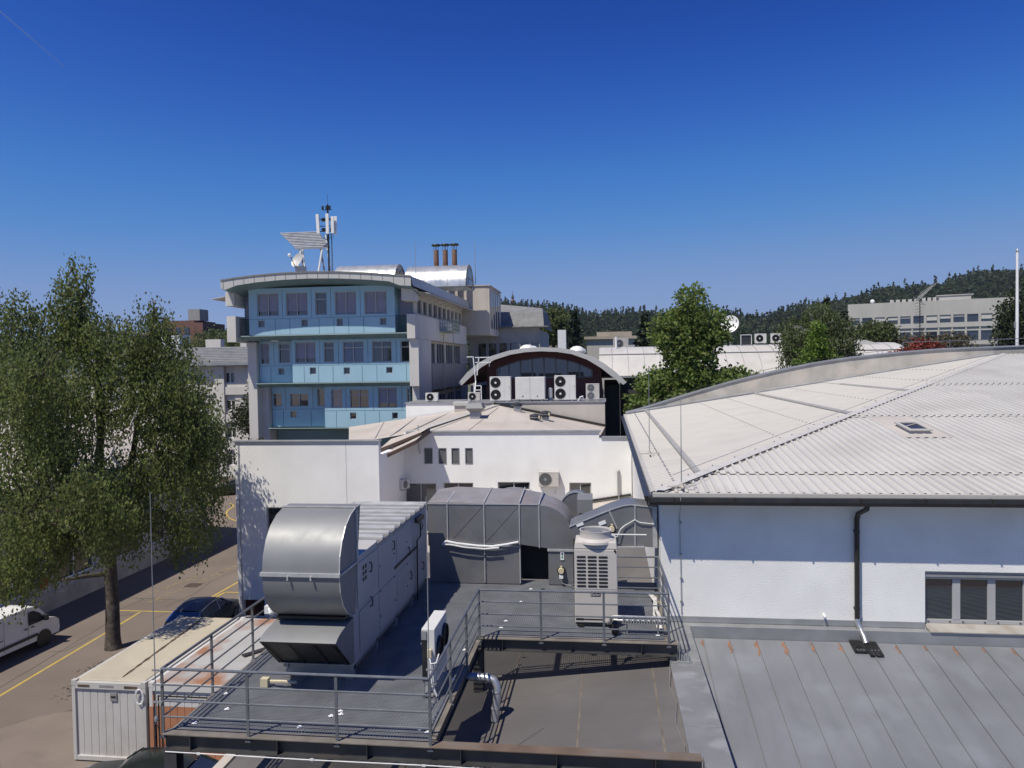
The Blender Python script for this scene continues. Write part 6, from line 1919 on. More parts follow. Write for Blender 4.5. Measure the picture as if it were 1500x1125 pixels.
# carport-like dark entrance below the tree at the street end
# ================================================================== containers
def container(label, x0, x1, y0, y1, front, top, orange=False):
    t = thing('storage_container', label, 'container', ((x0 + x1) / 2, (y0 + y1) / 2, 0.0))
    h = 2.6
    pw_ = .12
    b = MB()
    for (a, c) in ((x0, x0 + pw_), (x1 - pw_, x1)):
        for (e, f) in ((y0, y0 + pw_), (y1 - pw_, y1)): b.box(a, c, e, f, 0.05, h - .02)
    b.box(x0 + pw_, x1 - pw_, y0, y0 + pw_, h - .26, h - .04)
    b.box(x0 + pw_, x1 - pw_, y0, y0 + pw_, .05, .2)
    b.box(x0, x0 + pw_, y0 + pw_, y1 - pw_, h - .14, h - .02)
    b.box(x1 - pw_, x1, y0 + pw_, y1 - pw_, h - .14, h - .02)
    b.build('frame', front, t, bev=.012)
    def corr(xa, xb, z0, z1):
        b = MB()
        n = int((xb - xa) / .24)
        w = (xb - xa) / n
        for i in range(n):
            x = xa + i * w
            pr = [(x, .06), (x + w * .84, .06), (x + w * .89, .072), (x + w * .95, .072), (x + w, .06)]
            b.strip([(p, y0 + q, z0) for p, q in pr], [(p, y0 + q, z1) for p, q in pr])
        return b
    zs = 1.85
    if orange:
        corr(x0 + pw_ + .08, x1 - pw_, zs, h - .27).build('end_wall', front, t, fix=False)
        corr(x0 + pw_ + .08, x1 - pw_, .2, zs - .002).build('lower_end_wall', 'orange', t, fix=False)
        b = MB()
        b.box(x0 - .004, x0 + pw_ + .004, y0 - .004, y0 + .02, 0.05, zs)
        b.box(x0 + pw_ + .0, x0 + pw_ + .03, y0 - .002, y0 + .05, zs, h - .4)
        b.build('orange_post', 'orange', t)
        b = MB()
        b.bar((x0 + .32, y0 - .01, .2), (x0 + .32, y0 - .01, 2.2), .035, .035)
        b.bar((x0 + .3, y0 - .01, 2.2), (x1 - .2, y0 - .01, 2.2), .035, .035)
        b.build('door_frame', 'gutter', t)
    else:
        corr(x0 + pw_, x1 - pw_, .2, h - .27).build('end_wall', front, t, fix=False)
        b = MB()
        b.box(x0 + .22, x0 + .62, y0 - .006, y0 - .001, h - .2, h - .12)
        b.box(x1 - .72, x1 - .28, y0 - .006, y0 - .001, h - .2, h - .12)
        b.build('fork_pocket', 'ruststripe', t)
        b = MB()
        b.box(x0 + .95, x0 + 1.45, y0 - .006, y0 - .001, h - .19, h - .11)
        b.box(x0 + 1.3, x0 + 1.52, y0 + .02, y0 + .058, h - .62, h - .36)
        b.build('vent_cover', 'cap', t, bev=.004)
        MB().box(x0 + 1.33, x0 + 1.49, y0 + .012, y0 + .019, h - .52, h - .46).build('vent_mouth', 'black', t)
        b = MB()
        for k in range(3):
            cc = (x1 - .22 + .03 * k, y0 - .03 - .01 * k, h - .42)
            b.tube([(cc[0] + .13 * math.cos(a), cc[1], cc[2] + .23 * math.sin(a)) for a in np.linspace(0, 2 * math.pi, 14)], .012, 5)
        o = b.build('cable_coil', 'cable', org=(x1 - .2, y0 - .04, h - .65))
        tag(o, 'coil of pale cable hanging on the front corner of the grey container', 'cable')
    b = MB()
    b.box(x0 + .05, x0 + .07, y0 + pw_, y1 - pw_, .2, h - .15)
    b.box(x1 - .07, x1 - .05, y0 + pw_, y1 - pw_, .2, h - .15)
    b.box(x0 + pw_, x1 - pw_, y1 - .08, y1 - .06, .05, h - .05)
    b.build('side_wall', front, t)
    b = MB().hexa([(x0 + .1, y0 + .1, h - .1), (x1 - .1, y0 + .1, h - .1), (x1 - .1, y1 - .05, h - .1), (x0 + .1, y1 - .05, h - .1), (x0 + .14, y0 + .12, h), (x1 - .14, y0 + .12, h), (x1 - .14, y1 - .08, h), (x0 + .14, y1 - .08, h)])
    rf_ = b.build('roof', top, t, bev=.02)
    for (xx, yy) in ((x0, y0), (x1 - .16, y0), (x0, y1 - .16), (x1 - .16, y1 - .16)): MB().box(xx - .006, xx + .166, yy - .006, yy + .166, h - .16, h + .015).build('corner_casting', front, t, bev=.01)
    if not orange:
        L, Rr = [], []
        for i in range(40):
            y = y0 + .35 + i * (y1 - y0 - .6) / 39
            c = (x0 + x1) / 2 + .25 - .01 * i
            w = random.uniform(.03, .075) * (0.5 if i < 2 or i > 36 else 1)
            L.append((c - w, y, h + .006))
            Rr.append((c + w, y, h + .006))
        MB().strip(L, Rr).build('rust_stripe', 'ruststripe', rf_, fix=False)
    else:
        b = MB()
        b.bar((x1 - 1.0, y0 + 2.2, h + .04), (x1 - .2, y0 + 3.3, h + .04), .22, .05)
        b.build('loose_sheet', 'gutter', rf_)
    return t
container('light grey container with a cream roof and a dark rust stripe', -16.9, -14.38, 21.2, 27.2, 'contgrey', 'conttop')
container('container with faded orange front and rust-stained roof beside the platform', -14.3, -11.3, 21.25, 27.25, 'contgrey2', 'conttop2', True)

# ================================================================== vehicles
def loft(mb, secs):
    """sections: list of point rows with the same count, joined in order"""
    n = len(secs[0])
    pts = [p for s in secs for p in s]
    fs = [(i * n + k, i * n + k + 1, (i + 1) * n + k + 1, (i + 1) * n + k) for i in range(len(secs) - 1) for k in range(n - 1)]
    return mb.raw(pts, fs)

def wheel(par, x, y, r, w, side):
    t = MB().lathe([(r * .62, -w / 2), (r * .92, -w / 2), (r, -w * .3), (r, w * .3), (r * .92, w / 2), (r * .62, w / 2)], (x, y, r), 22, 'X').build('wheel', 'tyre', par, smooth=True)
    b = MB().lathe([(r * .62, side * w * .42), (r * .58, side * w * .3), (r * .2, side * w * .36), (0.0, side * w * .4)], (x, y, r), 20, 'X')
    for k in range(7):
        a = 2 * math.pi * k / 7
        b.bar((x + side * w * .42, y + r * .12 * math.cos(a), r + r * .12 * math.sin(a)), (x + side * w * .45, y + r * .58 * math.cos(a), r + r * .58 * math.sin(a)), .05, .03, (1, 0, 0))
    b.build('rim', 'rim', t)

def car(label, loc, rz, paint, trim=False, L=4.35, Wd=1.8, H=1.47):
    """hatchback, nose towards local -y"""
    t = thing('parked_car', label, 'car', loc, local=True, rz=rz)
    hw = Wd / 2
    # stations along the length: y, half width low, half width shoulder, bonnet/shoulder height
    st = [(-L / 2, .62, .60, .50, .62), (-L / 2 + .12, .80, .78, .30, .74), (-L / 2 + .5, .88, .85, .24, .86), (-.75, .90, .87, .22, .96), (0, .90, .88, .22, .98), (.9, .90, .87, .22, 1.0), (1.6, .88, .85, .24, 1.02), (L / 2 - .1, .80, .80, .32, .98), (L / 2, .68, .70, .45, .8)]
    secs = []
    for y, a, s_, zb, zt in st:
        secs.append([(-a * .92, y, zb), (-a, y, zb + .18), (-a, y, zb + (zt - zb) * .6), (-s_, y, zt), (-s_ * .6, y, zt + .035), (0, y, zt + .05), (s_ * .6, y, zt + .035), (s_, y, zt), (a, y, zb + (zt - zb) * .6), (a, y, zb + .18), (a * .92, y, zb)])
    b = loft(MB(), secs)
    b.poly(secs[0])
    b.poly(list(reversed(secs[-1])))
    b.poly([s[0] for s in secs] + [s[-1] for s in reversed(secs)])
    b.build('body', paint, t, smooth=True)
    # greenhouse
    g_ = [(-.82, .80, .99), (-.25, .70, H - .08), (.1, .68, H - .01), (.6, .68, H), (1.15, .66, H - .06), (1.55, .62, H - .16), (1.98, .74, 1.02)]
    secs = [[(-a, y, z - .06), (-a * .85, y, z - .008), (-a * .4, y, z + .022), (0, y, z + .03), (a * .4, y, z + .022), (a * .85, y, z - .008), (a, y, z - .06)] for y, a, z in g_[1:6]]
    rf = loft(MB(), secs).build('roof', paint, t, smooth=True)
    def pnl(p): return MB().poly(p)
    MB().poly([(-.79, -.84, 1.0), (.79, -.84, 1.0), (.66, -.27, H - .1), (-.66, -.27, H - .1)]).build('windscreen', 'glass', t, fix=False)
    MB().poly([(-.72, 2.0, 1.02), (.72, 2.0, 1.02), (.58, 1.56, H - .18), (-.58, 1.56, H - .18)]).build('rear_window', 'glass', t, fix=False)
    for s_ in (-1, 1):
        MB().poly([(s_ * .87, -.72, 1.0), (s_ * .87, .2, 1.01), (s_ * .685, .2, H - .09), (s_ * .70, -.22, H - .15)]).build('side_window', 'glass', t, fix=False)
        MB().poly([(s_ * .87, .27, 1.01), (s_ * .85, 1.85, 1.03), (s_ * .64, 1.5, H - .2), (s_ * .685, .27, H - .09)]).build('side_window', 'glass', t, fix=False)
        b = MB()
        b.bar((s_ * .83, -.83, 1.0), (s_ * .69, -.25, H - .08), .06, .05)
        b.bar((s_ * .76, 1.98, 1.02), (s_ * .62, 1.54, H - .17), .08, .05)
        b.bar((s_ * .875, .235, 1.0), (s_ * .69, .235, H - .08), .06, .04)
        b.tube([(s_ * .69, -.27, H - .1), (s_ * .675, .1, H - .06), (s_ * .67, .6, H - .05), (s_ * .655, 1.15, H - .11), (s_ * .62, 1.55, H - .19)], .03, 6)
        b.build('pillar', 'chrome' if trim else paint, t)
        MB().box(min(s_ * .9, s_ * 1.04), max(s_ * .9, s_ * 1.04), -.72, -.58, .98, 1.11).build('wing_mirror', paint, t, bev=.02)
        MB().hexa([(s_ * .5, -L / 2 + .02, .60), (s_ * .78, -L / 2 + .14, .62), (s_ * .78, -L / 2 + .3, .62), (s_ * .5, -L / 2 + .2, .6), (s_ * .5, -L / 2 + .05, .72), (s_ * .77, -L / 2 + .16, .76), (s_ * .77, -L / 2 + .3, .8), (s_ * .5, -L / 2 + .2, .74)]).build('headlight', 'lamp', t)
        MB().box(min(s_ * .56, s_ * .78), max(s_ * .56, s_ * .78), L / 2 - .1, L / 2 - .0, .72, .95).build('tail_light', 'redlamp', t, bev=.02)
        for y in (-1.32, 1.3): wheel(t, s_ * .8, y, .32, .2, s_)
    MB().box(-.26, .26, -L / 2 - .015, -L / 2 + .01, .42, .53).build('number_plate', 'label', t)
    return t
c1 = car('grey car with bright roof trim, half hidden by the corner of the white building', (-19.1, 32.85, 0), R(182), 'carpaint', True, Wd=1.85, H=1.5)
c2 = car('dark car parked across in front of the grey container, only its roof in view', (-13.2, 19.0, 0), R(-88), 'darkpaint', False)
c3 = dup(c2, (-36.4, 68.5, 0), 'dark car parked in tree shade at the far end of the street', rz=R(-60))

def van():
    t = thing('parked_van', 'white delivery van parked in the shade along the left building', 'van', (-26.3, 28.4, 0), local=True, rz=R(-3))
    # local: nose towards +y, length 5.0
    prof = [(-2.5, .45), (-2.5, 1.75), (-2.42, 1.9), (-2.2, 1.96), (1.05, 1.97), (1.35, 1.92), (1.6, 1.78), (2.0, 1.32), (2.1, 1.2), (2.45, 1.1), (2.62, .95), (2.66, .6), (2.6, .38)]
    b = MB()
    hw = .96
    rows = []
    for s_, inset in ((-1, 1), (1, 1)):
        pass
    secs = []
    for y, z in prof:
        tp_ = max(0.0, (z - 1.1)) * .12
        secs.append([(-hw + tp_, y, z), (-hw * .6, y + .0, z + (.03 if z > 1.7 else 0)), (hw * .6, y, z + (.03 if z > 1.7 else 0)), (hw - tp_, y, z)])
    loft(b, secs)
    for s_ in (-1, 1):
        pts = [(s_ * (hw - max(0, (z - 1.1)) * .12), y, z) for y, z in prof]
        low = [p for p in pts if p[2] <= 1.11]
        b.poly(pts)
    b.poly([(-hw, -2.5, .45), (hw, -2.5, .45), (hw, 2.6, .38), (-hw, 2.6, .38)])
    body = b.build('body', 'vanpaint', t, bev=.03)
    MB().poly([(-.8, 2.02, 1.34), (.8, 2.02, 1.34), (.74, 1.62, 1.8), (-.74, 1.62, 1.8)]).build('windscreen', 'glass', t, fix=False)
    for s_ in (-1, 1):
        e = s_ * (hw + .004)
        w_ = MB().poly([(e - s_ * .01, .95, 1.2), (e - s_ * .01, 1.85, 1.2), (e - s_ * .045, 1.62, 1.55), (e - s_ * .07, 1.3, 1.76), (e - s_ * .075, .98, 1.78)]).build('side_window', 'glass', t, fix=False)
        b = MB()
        b.box(min(e, e + s_ * .03), max(e, e + s_ * .03), -1.0, 1.4, .62, .74)
        b.box(min(e, e + s_ * .012), max(e, e + s_ * .012), -2.3, -.4, 1.02, 1.05)
        b.build('rub_strip', 'black', t)
        b = MB()
        for y in (-.35, .9): b.box(min(e, e + s_ * .004), max(e, e + s_ * .004), y, y + .012, .5, 1.85 if y < 0 else 1.2)
        b.build('door_gap', 'black', t)
        for y in (.7, 1.05): MB().box(min(e, e + s_ * .03), max(e, e + s_ * .03), y, y + .16, 1.08, 1.12).build('door_handle', 'black', t)
        MB().box(min(e, e + s_ * .2), max(e, e + s_ * .2), 1.72, 1.86, 1.18, 1.45).build('wing_mirror', 'black', t, bev=.03)
        for y in (-1.45, 1.75): MB().lathe([(.41, -.01), (.41, .012)], (e, y, .36), 22, 'X').build('wheel_arch', 'black', t)
        for y in (-1.45, 1.75): wheel(t, s_ * (hw - .1), y, .34, .22, s_)
        MB().hexa([(s_ * .55, 2.55, .82), (s_ * .9, 2.4, .85), (s_ * .9, 2.3, .85), (s_ * .55, 2.4, .82), (s_ * .55, 2.52, 1.0), (s_ * .9, 2.35, 1.06), (s_ * .9, 2.28, 1.06), (s_ * .55, 2.4, 1.0)]).build('headlight', 'lamp', t)
    b = MB()
    for k in range(4): b.box(-.85, .85, -2.0 + k * .9, -1.9 + k * .9, 1.995, 2.01)
    b.build('roof_rib', 'vanpaint', t)
    MB().box(-.9, .9, 2.55, 2.7, .38, .62).build('bumper', 'black', t, bev=.03)
    return t
van()

# ================================================================== trees
def limb(mb, pts, r0, r1, n=7):
    m = len(pts)
    mb.tube(pts, [r0 + (r1 - r0) * i / (m - 1) for i in range(m)], n)

def wander(a, c, k=5, amp=.12):
    a, c = Vector(a), Vector(c)
    L = (c - a).length
    out = [a]
    for i in range(1, k):
        p = a.lerp(c, i / k)
        out.append(p + Vector((random.gauss(0, 1), random.gauss(0, 1), random.gauss(0, .6))) * amp * L / k)
    out.append(c)
    return out

def blob_points(ells, n, bias=.4):
    ws = np.array([e[6] if len(e) > 6 else e[3] * e[4] * e[5] for e in ells])
    ids = rng.choice(len(ells), n, p=ws / ws.sum())
    d = rng.normal(size=(n, 3))
    d /= np.linalg.norm(d, axis=1)[:, None]
    r = rng.uniform(0, 1, n) ** bias
    E_ = np.array([e[:6] for e in ells])[ids]
    return E_[:, :3] + d * r[:, None] * E_[:, 3:6], ids

def leafy_tree(name, label, base, trunk_top, tr, ells, n_clump, n_leaf, sig, size, m, bark='bark', hang=0.0, group=None, twigs=60, cat='tree', limbs=(), bias=.42):
    t = thing(name, label, cat, base, group)
    b = MB()
    base, top = Vector(base), Vector(trunk_top)
    path = wander(base, top, 6, .12)
    path[0] = base
    if (top - base).length > 12 and abs(top.y - base.y) > 1: path[1:3] = [base + Vector((.03, 0, 2.2)), base + Vector((0, -.05, 4.6))]
    limb(b, path, tr, tr * .35, 10)
    b.tube([base + Vector((0, 0, -.05)), base + Vector((0, 0, .3)), base + Vector((0, 0, .7))], [tr * 1.2, tr * 1.06, tr * .96], 10)
    b.build('trunk', bark, t, smooth=True)
    nodes = list(path[2:])
    b = MB()
    for (p, q, r_) in limbs:
        pp = wander(p, q, 5, .16)
        limb(b, pp, r_, r_ * .3, 7)
        nodes += pp[2:]
    cen, ids = blob_points(ells, n_clump, bias)
    nd = np.array([list(p) for p in nodes])
    for j in rng.choice(n_clump, min(twigs, n_clump), replace=False):
        p = cen[j]
        i = int(np.argmin(((nd - p) ** 2).sum(1) + np.where(nd[:, 2] > p[2] + .3, 3.0, 0)))
        if np.linalg.norm(nd[i] - p) > 6: continue
        limb(b, wander(nd[i], p, 4, .2), .045 * tr / .3 + .012, .01, 5)
    b.build('branch', bark if bark != 'bark' else 'twig', t, smooth=True)
    if hang > 0:
        pts = []
        for p in cen:
            L = rng.uniform(.3, 1.0) * hang
            k = rng.integers(int(n_leaf * .6), int(n_leaf * 1.3))
            tt = rng.uniform(0, 1, k)
            dr = rng.normal(0, .18, 2)
            q = np.stack([p[0] + dr[0] * tt + rng.normal(0, sig, k) * (1 - .5 * tt), p[1] + dr[1] * tt + rng.normal(0, sig, k) * (1 - .5 * tt), p[2] - L * tt + rng.normal(0, sig * .6, k)], 1)
            pts.append(q)
        pts = np.concatenate(pts)
    else:
        pts = np.repeat(cen, n_leaf, 0) + rng.normal(0, sig, (n_clump * n_leaf, 3)) * np.array([1, 1, .75])
    cards('crown', pts, size, m, t, droop=hang > 0)
    return t

A1 = [(-21.8, 28.2, 16.2, .75, .9, 1.3, 2.6), (-21.9, 28.2, 14.9, .95, 1.2, 1.3, 4), (-22.2, 27.5, 13.9, 1.4, 1.6, 1.3, 6), (-20.5, 28.2, 13.7, 1.6, 1.6, 1.35, 8), (-19.2, 28.6, 13.5, 1.0, 1.3, 1.4, 5),
      (-18.75, 29.0, 14.5, .85, 1.1, 1.1, 3), (-18.3, 29.0, 13.2, 1.1, 1.4, 1.5, 6), (-17.5, 29.0, 11.6, 1.3, 1.6, 1.6, 7), (-22.6, 26.0, 14.7, .9, 1.1, 1.1, 3.5), (-22.6, 25.8, 13.0, 1.4, 1.6, 1.5, 7),
      (-20.0, 28.2, 11.7, 2.4, 2.2, 1.7, 14), (-22.0, 26.2, 11.0, 2.0, 2.2, 1.9, 12), (-20.6, 26.8, 9.6, 2.3, 2.4, 1.7, 6), (-17.9, 29.0, 9.9, 1.8, 1.8, 1.7, 10), (-16.9, 29.4, 9.3, 1.0, 1.5, 1.5, 5),
      (-18.4, 28.4, 8.2, 1.9, 2.1, 1.5, 10), (-20.9, 27.0, 7.7, 2.2, 2.4, 1.4, 6.5), (-22.2, 25.4, 8.4, 1.6, 2.0, 2.0, 9), (-19.4, 27.6, 6.5, 1.6, 2.0, 1.1, 7), (-17.5, 28.6, 6.0, .8, 1.1, 1.4, 3.2),
      (-21.6, 26.2, 6.2, 1.7, 1.8, 1.2, 8), (-18.9, 25.2, 8.2, 1.2, 1.2, 1.1, 5), (-20.3, 24.6, 9.9, 1.6, 1.6, 1.7, 4), (-20.4, 24.2, 12.4, 1.2, 1.2, 1.6, 5), (-21.4, 24.4, 5.4, 1.1, 1.1, 1.0, 4.5), (-20.4, 23.8, 7.2, 1.2, 1.2, 1.1, 5),
      (-18.2, 23.6, 8.3, 1.0, 1.1, .9, 4), (-17.6, 24.4, 7.1, .9, 1.2, .9, 3.5), (-18.7, 32.2, 9.6, 1.2, 1.2, 1.7, 7), (-20.0, 31.8, 11.3, 1.5, 1.3, 1.5, 6), (-18.4, 32.2, 7.3, .9, 1.2, 1.2, 5), (-18.6, 32.0, 5.4, 1.0, 1.0, 1.0, 3)]
tA = leafy_tree('birch_tree', 'big weeping birch with dark trunk beside the street, filling the left edge', (-21.9, 30.1, 0), (-21.2, 28.6, 12.6), .31, A1,
                5600, 19, .16, .13, 'birchleaf', 'bark', hang=1.5, twigs=240,
                limbs=[((-21.9, 30.1, 4.2), (-22.2, 26.2, 11), .2), ((-21.95, 30.1, 4.0), (-18.8, 29.0, 12.0), .22), ((-21.5, 29.2, 8.5), (-21.8, 28.2, 16.6), .11), ((-19.4, 29.2, 10.5), (-18.7, 29, 14.6), .07), ((-21.8, 27, 10), (-22.6, 26, 14.8), .07), ((-22, 30, 3.4), (-23.4, 28.4, 3.5), .12),
                       ((-19.9, 29.6, 9.5), (-17.4, 29.4, 10.2), .09), ((-22, 30, 5.0), (-19.4, 28.0, 6.2), .12), ((-21.8, 29.8, 6), (-18.2, 28.4, 8.6), .12), ((-22.2, 27.4, 8), (-20.2, 24.4, 12.2), .1), ((-22.1, 27.9, 7.2), (-20.8, 24.4, 7.2), .09)])
b = MB()
for (p, q, r_) in (((-19.3, 27.0, 7.4), (-19.1, 26.7, 9.4), .075), ((-21.3, 25.2, 11.0), (-21.2, 25.1, 12.7), .05), ((-18.6, 27.0, 10.2), (-18.2, 27.0, 11.0), .03), ((-19.6, 26.2, 5.6), (-18.9, 26.3, 6.3), .04)):
    b = MB()
    limb(b, wander(p, q, 5, .22), r_, r_ * .4, 7)
    b.build('white_branch', 'whitebark', tA, smooth=True)
leafy_tree('street_tree', 'dark green tree shading the far end of the street', (-33.6, 72.5, 0), (-33.4, 72.4, 8.5), .3,
           [(-34.0, 72, 9.0, 2.6, 2.6, 2.6, 9), (-32.2, 71.8, 7.6, 2.2, 2.2, 2.2, 7), (-35.6, 71.6, 7.2, 2.4, 2.2, 2.2, 7), (-33.2, 72, 10.6, 1.6, 1.6, 1.6, 3)],
           900, 16, .3, .28, 'darkleaf', twigs=30)
leafy_tree('plane_tree', 'full green plane tree rising behind the curved firewall of the hall', (6.0, 54.0, 0), (6.0, 54.0, 14.6), .3,
           [(6.0, 53.8, 12.2, 1.9, 1.6, 1.3, 5), (6.1, 54, 15.9, 1.35, 1.35, 1.8, 6), (4.8, 54, 14.6, 1.7, 1.6, 1.4, 7), (7.2, 54, 14.5, 1.6, 1.5, 1.9, 7), (5.9, 54, 13.4, 2.0, 1.9, 1.4, 7), (4.2, 53.8, 13.9, .8, .9, .8, 2),
            (3.4, 53.6, 10.9, 1.5, 1.5, 1.0, 5), (6.2, 53.6, 10.6, 2.2, 2.0, 1.2, 9), (9.0, 53.6, 10.7, 1.9, 1.6, 1.1, 8), (10.4, 53.6, 10.5, .9, 1, .7, 2.4), (4.2, 53.4, 9.2, 2.3, 2, 1.2, 8), (7.4, 53.4, 9.3, 2.4, 2, 1.1, 7), (2.2, 53.2, 9.3, .8, .9, .8, 2), (2.9, 53.4, 8.2, 1.4, 1.3, 1.0, 4), (5.5, 53.6, 12.0, .9, .9, .8, 1.5)],
           1500, 15, .26, .30, 'mapleleaf', twigs=80, bias=.42)
leafy_tree('weeping_birch', 'weeping birch with hanging twigs behind the hall roof, right of the air conditioners', (16.0, 58.5, 0), (16.0, 58.5, 14.5), .2,
           [(16.2, 58.5, 15.6, 1.5, 1.5, 1.3, 5), (14.4, 58.4, 14.4, 1.4, 1.4, 1.5, 5), (17.6, 58.4, 14.3, 1.5, 1.4, 1.6, 6), (15.9, 58.2, 13.4, 2.3, 2, 1.2, 8), (18.3, 58.3, 12.8, .8, .9, 1.3, 2), (13.8, 58.2, 12.9, .6, .8, 1.3, 1.6)],
           1150, 14, .15, .17, 'midleaf', 'whitebark', hang=1.7, twigs=60)
leafy_tree('lime_tree', 'small bright yellow-green tree in front of the weeping birch', (14.3, 52.0, 0), (14.3, 52.0, 13.4), .14,
           [(14.2, 52, 13.9, .55, .6, .9, 2), (14.2, 52, 12.7, 1.05, 1, 1.0, 4), (13.5, 52, 11.9, .9, .9, .7, 3), (15.0, 52, 11.9, .9, .9, .7, 3)],
           420, 16, .17, .17, 'limeleaf', twigs=30)

def conifer(label, x, y, top, r_, zb=0.0, n=1500, group='spruces beyond the vaulted roofs', name='spruce_tree', size=.65):
    t = thing(name, label, 'tree', (x, y, zb), group)
    b = MB()
    limb(b, [Vector((x, y, zb)), Vector((x, y, zb + (top - zb) * .5)), Vector((x, y, top - .3))], .3, .04, 8)
    b.build('trunk', 'twig', t, smooth=True)
    tt = rng.uniform(0.02, 1, n) ** .8
    tt = 1 - tt
    lay = np.floor(tt * 15) / 15
    rad = r_ * (1 - tt) ** .85 * (.65 + .6 * (tt * 15 - np.floor(tt * 15) < .45)) * (0.8 + .3 * np.sin(lay * 90))
    a = rng.uniform(0, 2 * math.pi, n)
    q = np.sqrt(rng.uniform(.1, 1, n))
    hgt = top - zb
    pts = np.stack([x + rad * q * np.cos(a), y + rad * q * np.sin(a), zb + hgt * (.05 + .95 * tt) - .25 * rad * q * .5], 1)
    cards('crown', pts, size, 'conifer', t, aspect=.5)
    return t
conifer('narrow dark spruce left of the plane tree, taller than the far roofs', -4.5, 110, 20.9, 4.6, n=2800, size=.8)
conifer('broad dark spruce just left of the plane tree', 5.8, 110, 20.2, 4.8, n=3000, size=.8)
conifer('dark spruce with its tip above the weeping birch', 25.6, 90, 20.1, 3.6, n=2000, size=.8)
conifer('dark leaning conifer just right of the weeping birch', 28.2, 92, 18.6, 3.2, n=1600, size=.8)
leafy_tree('round_tree', 'rounded olive-green tree right of the weeping birch, before the far grey block', (31.6, 92, 0), (31.6, 92, 13), .25, [(31.6, 92, 14.6, 2.4, 2.2, 2.0)], 420, 16, .35, .34, 'midleaf', twigs=20)
leafy_tree('round_tree', 'pale olive round tree between the left spruce and the church hill', (-8.6, 125, 0), (-8.6, 125, 15), .25, [(-8.6, 125, 18.5, 3.4, 3, 3.0)], 420, 16, .5, .5, 'midleaf', twigs=20)
for (x, y, z, rx, rz_, m, lab) in ((35.6, 90, 13.0, 3.4, 1.9, 'brownleaf', 'brownish budding tree low in front of the far grey block, under the thin aerial'),
                                  (39.6, 91, 12.9, 2.9, 2.1, 'brownleaf', 'thin brownish tree in front of the right half of the far grey block'),
                                  (45.6, 88, 16.4, 2.6, 3.4, 'darkleaf', 'dark tree at the right edge beside the white flagpole'),
                                  (49.0, 92, 17.5, 3.0, 4.0, 'darkleaf', 'tall dark tree cut by the right picture edge'),
                                  (24.0, 96, 15.0, 3.2, 2.4, 'darkleaf', 'dark low tree behind the weeping birch')):
    leafy_tree('background_tree', lab, (x, y, 0), (x, y, z), .25, [(x, y, z, rx, rx, rz_), (x + .4 * rx, y, z - .5 * rz_, rx * .8, rx, rz_ * .8), (x - .4 * rx, y, z - .6 * rz_, rx * .8, rx, rz_ * .8)], 520, 14, .35, .34, m, twigs=60)
leafy_tree('red_shrub', 'red-leaved shrub just over the firewall coping near the flagpole', (21.3, 54, 0), (21.3, 54, 12.2), .08, [(20.4, 54, 12.7, .8, .7, .35), (21.6, 54, 13.0, 1.0, .7, .55), (22.6, 54, 12.9, .6, .6, .35)], 120, 14, .16, .2, 'redshrub', twigs=20, cat='shrub')
for (s, y, z, rr) in ((-.40, 150, 18, 5), (-.47, 160, 18.5, 6), (-.54, 150, 19, 6), (-.435, 165, 20, 5)):
    pass
for (x, y, z, rr, lab) in ((-88.5, 160, 17.0, 6, 'green tree crown below the distant hills, left of the blue building'), (-81.5, 158, 16.0, 5, 'green tree crown nearest the left side of the blue building'), (-95.5, 175, 17.5, 6, 'green tree crown beside the brick tower')):
    leafy_tree('background_tree', lab, (x, y, 0), (x, y, z), .3, [(x, y, z, rr, rr, 4.2), (x + 3, y, z - 1.5, rr * .7, rr, 3)], 420, 14, .6, .65, 'midleaf', twigs=14)

# ================================================================== far buildings, church, poles, contrail
def block(name, label, x0, x1, y0, y1, h, wall, roof=None, win=None, rz=0.0, cat='building'):
    t = thing(name, label, cat, ((x0 + x1) / 2, y0, 0))
    MB().box(x0, x1, y0, y1, 0, h).build('wall', wall, t)
    if roof: MB().box(x0 - .4, x1 + .4, y0 - .5, y1, h + .01, h + .5).build('roof', roof, t)
    return t
# grey block on the right: floors of windows between piers
fb = thing('grey_block', 'long grey four-storey block in front of the wooded hill at the right', 'building', (59.0, 190.0, 0.0), local=True, rz=math.atan2(-12.0, 34.0))
FW = 36.2
b = MB()
rows = [(20.2, 22.0), (16.0, 18.2), (12.0, 14.2), (8, 10.2)]
holes = []
for (z0, z1) in rows:
    for i in range(13): holes.append((.45 + i * 2.72, 2.65 + i * 2.72, z0, z1))
rect_wall(b, 'Y', 0, .5, 0, FW, 0, 25.4, holes)
b.box(0, FW, .51, 14, 0, 25.3)
for i in range(14): b.box(.1 + i * 2.72 - .02, .35 + i * 2.72, -.25, -.001, 10.5, 19.0)
for z in (19.2, 15.0, 11.0): b.box(0, FW, -.3, -.251, z - .1, z + .75)
b.build('wall', 'farwall', fb)
for ri, (z0, z1) in enumerate(rows):
    for i in range(13):
        w_ = MB().box(.45 + i * 2.72, 2.65 + i * 2.72, .3, .34, z0, z1).build('window', 'glass', fb)
        if ri == 0 and i % 4 != 1: MB().box(.5 + i * 2.72, 2.6 + i * 2.72, .2, .25, z1 - (.5 + .35 * ((i * 7) % 4)), z1).build('blind', 'blindpale', w_)
b = MB()
b.box(19.5, 26, 3, 9, 25.41, 26.6)
b.box(19, 26.5, 2.8, 9.2, 26.61, 26.8)
for i in range(5): b.box(9.2 + i * 1.3, 10 + i * 1.3, 3, 4, 25.41, 26.2)
for i in range(3): b.box(16.0 + i * 1.1, 16.7 + i * 1.1, 2, 3, 25.41, 26.3)
b.build('roof_plant', 'farwall', fb)
MB().lathe([(.0, 0), (.3, .06), (.48, .18)], (5.4, .5, 25.9), 16, 'Y').build('roof_dish', 'label', fb)
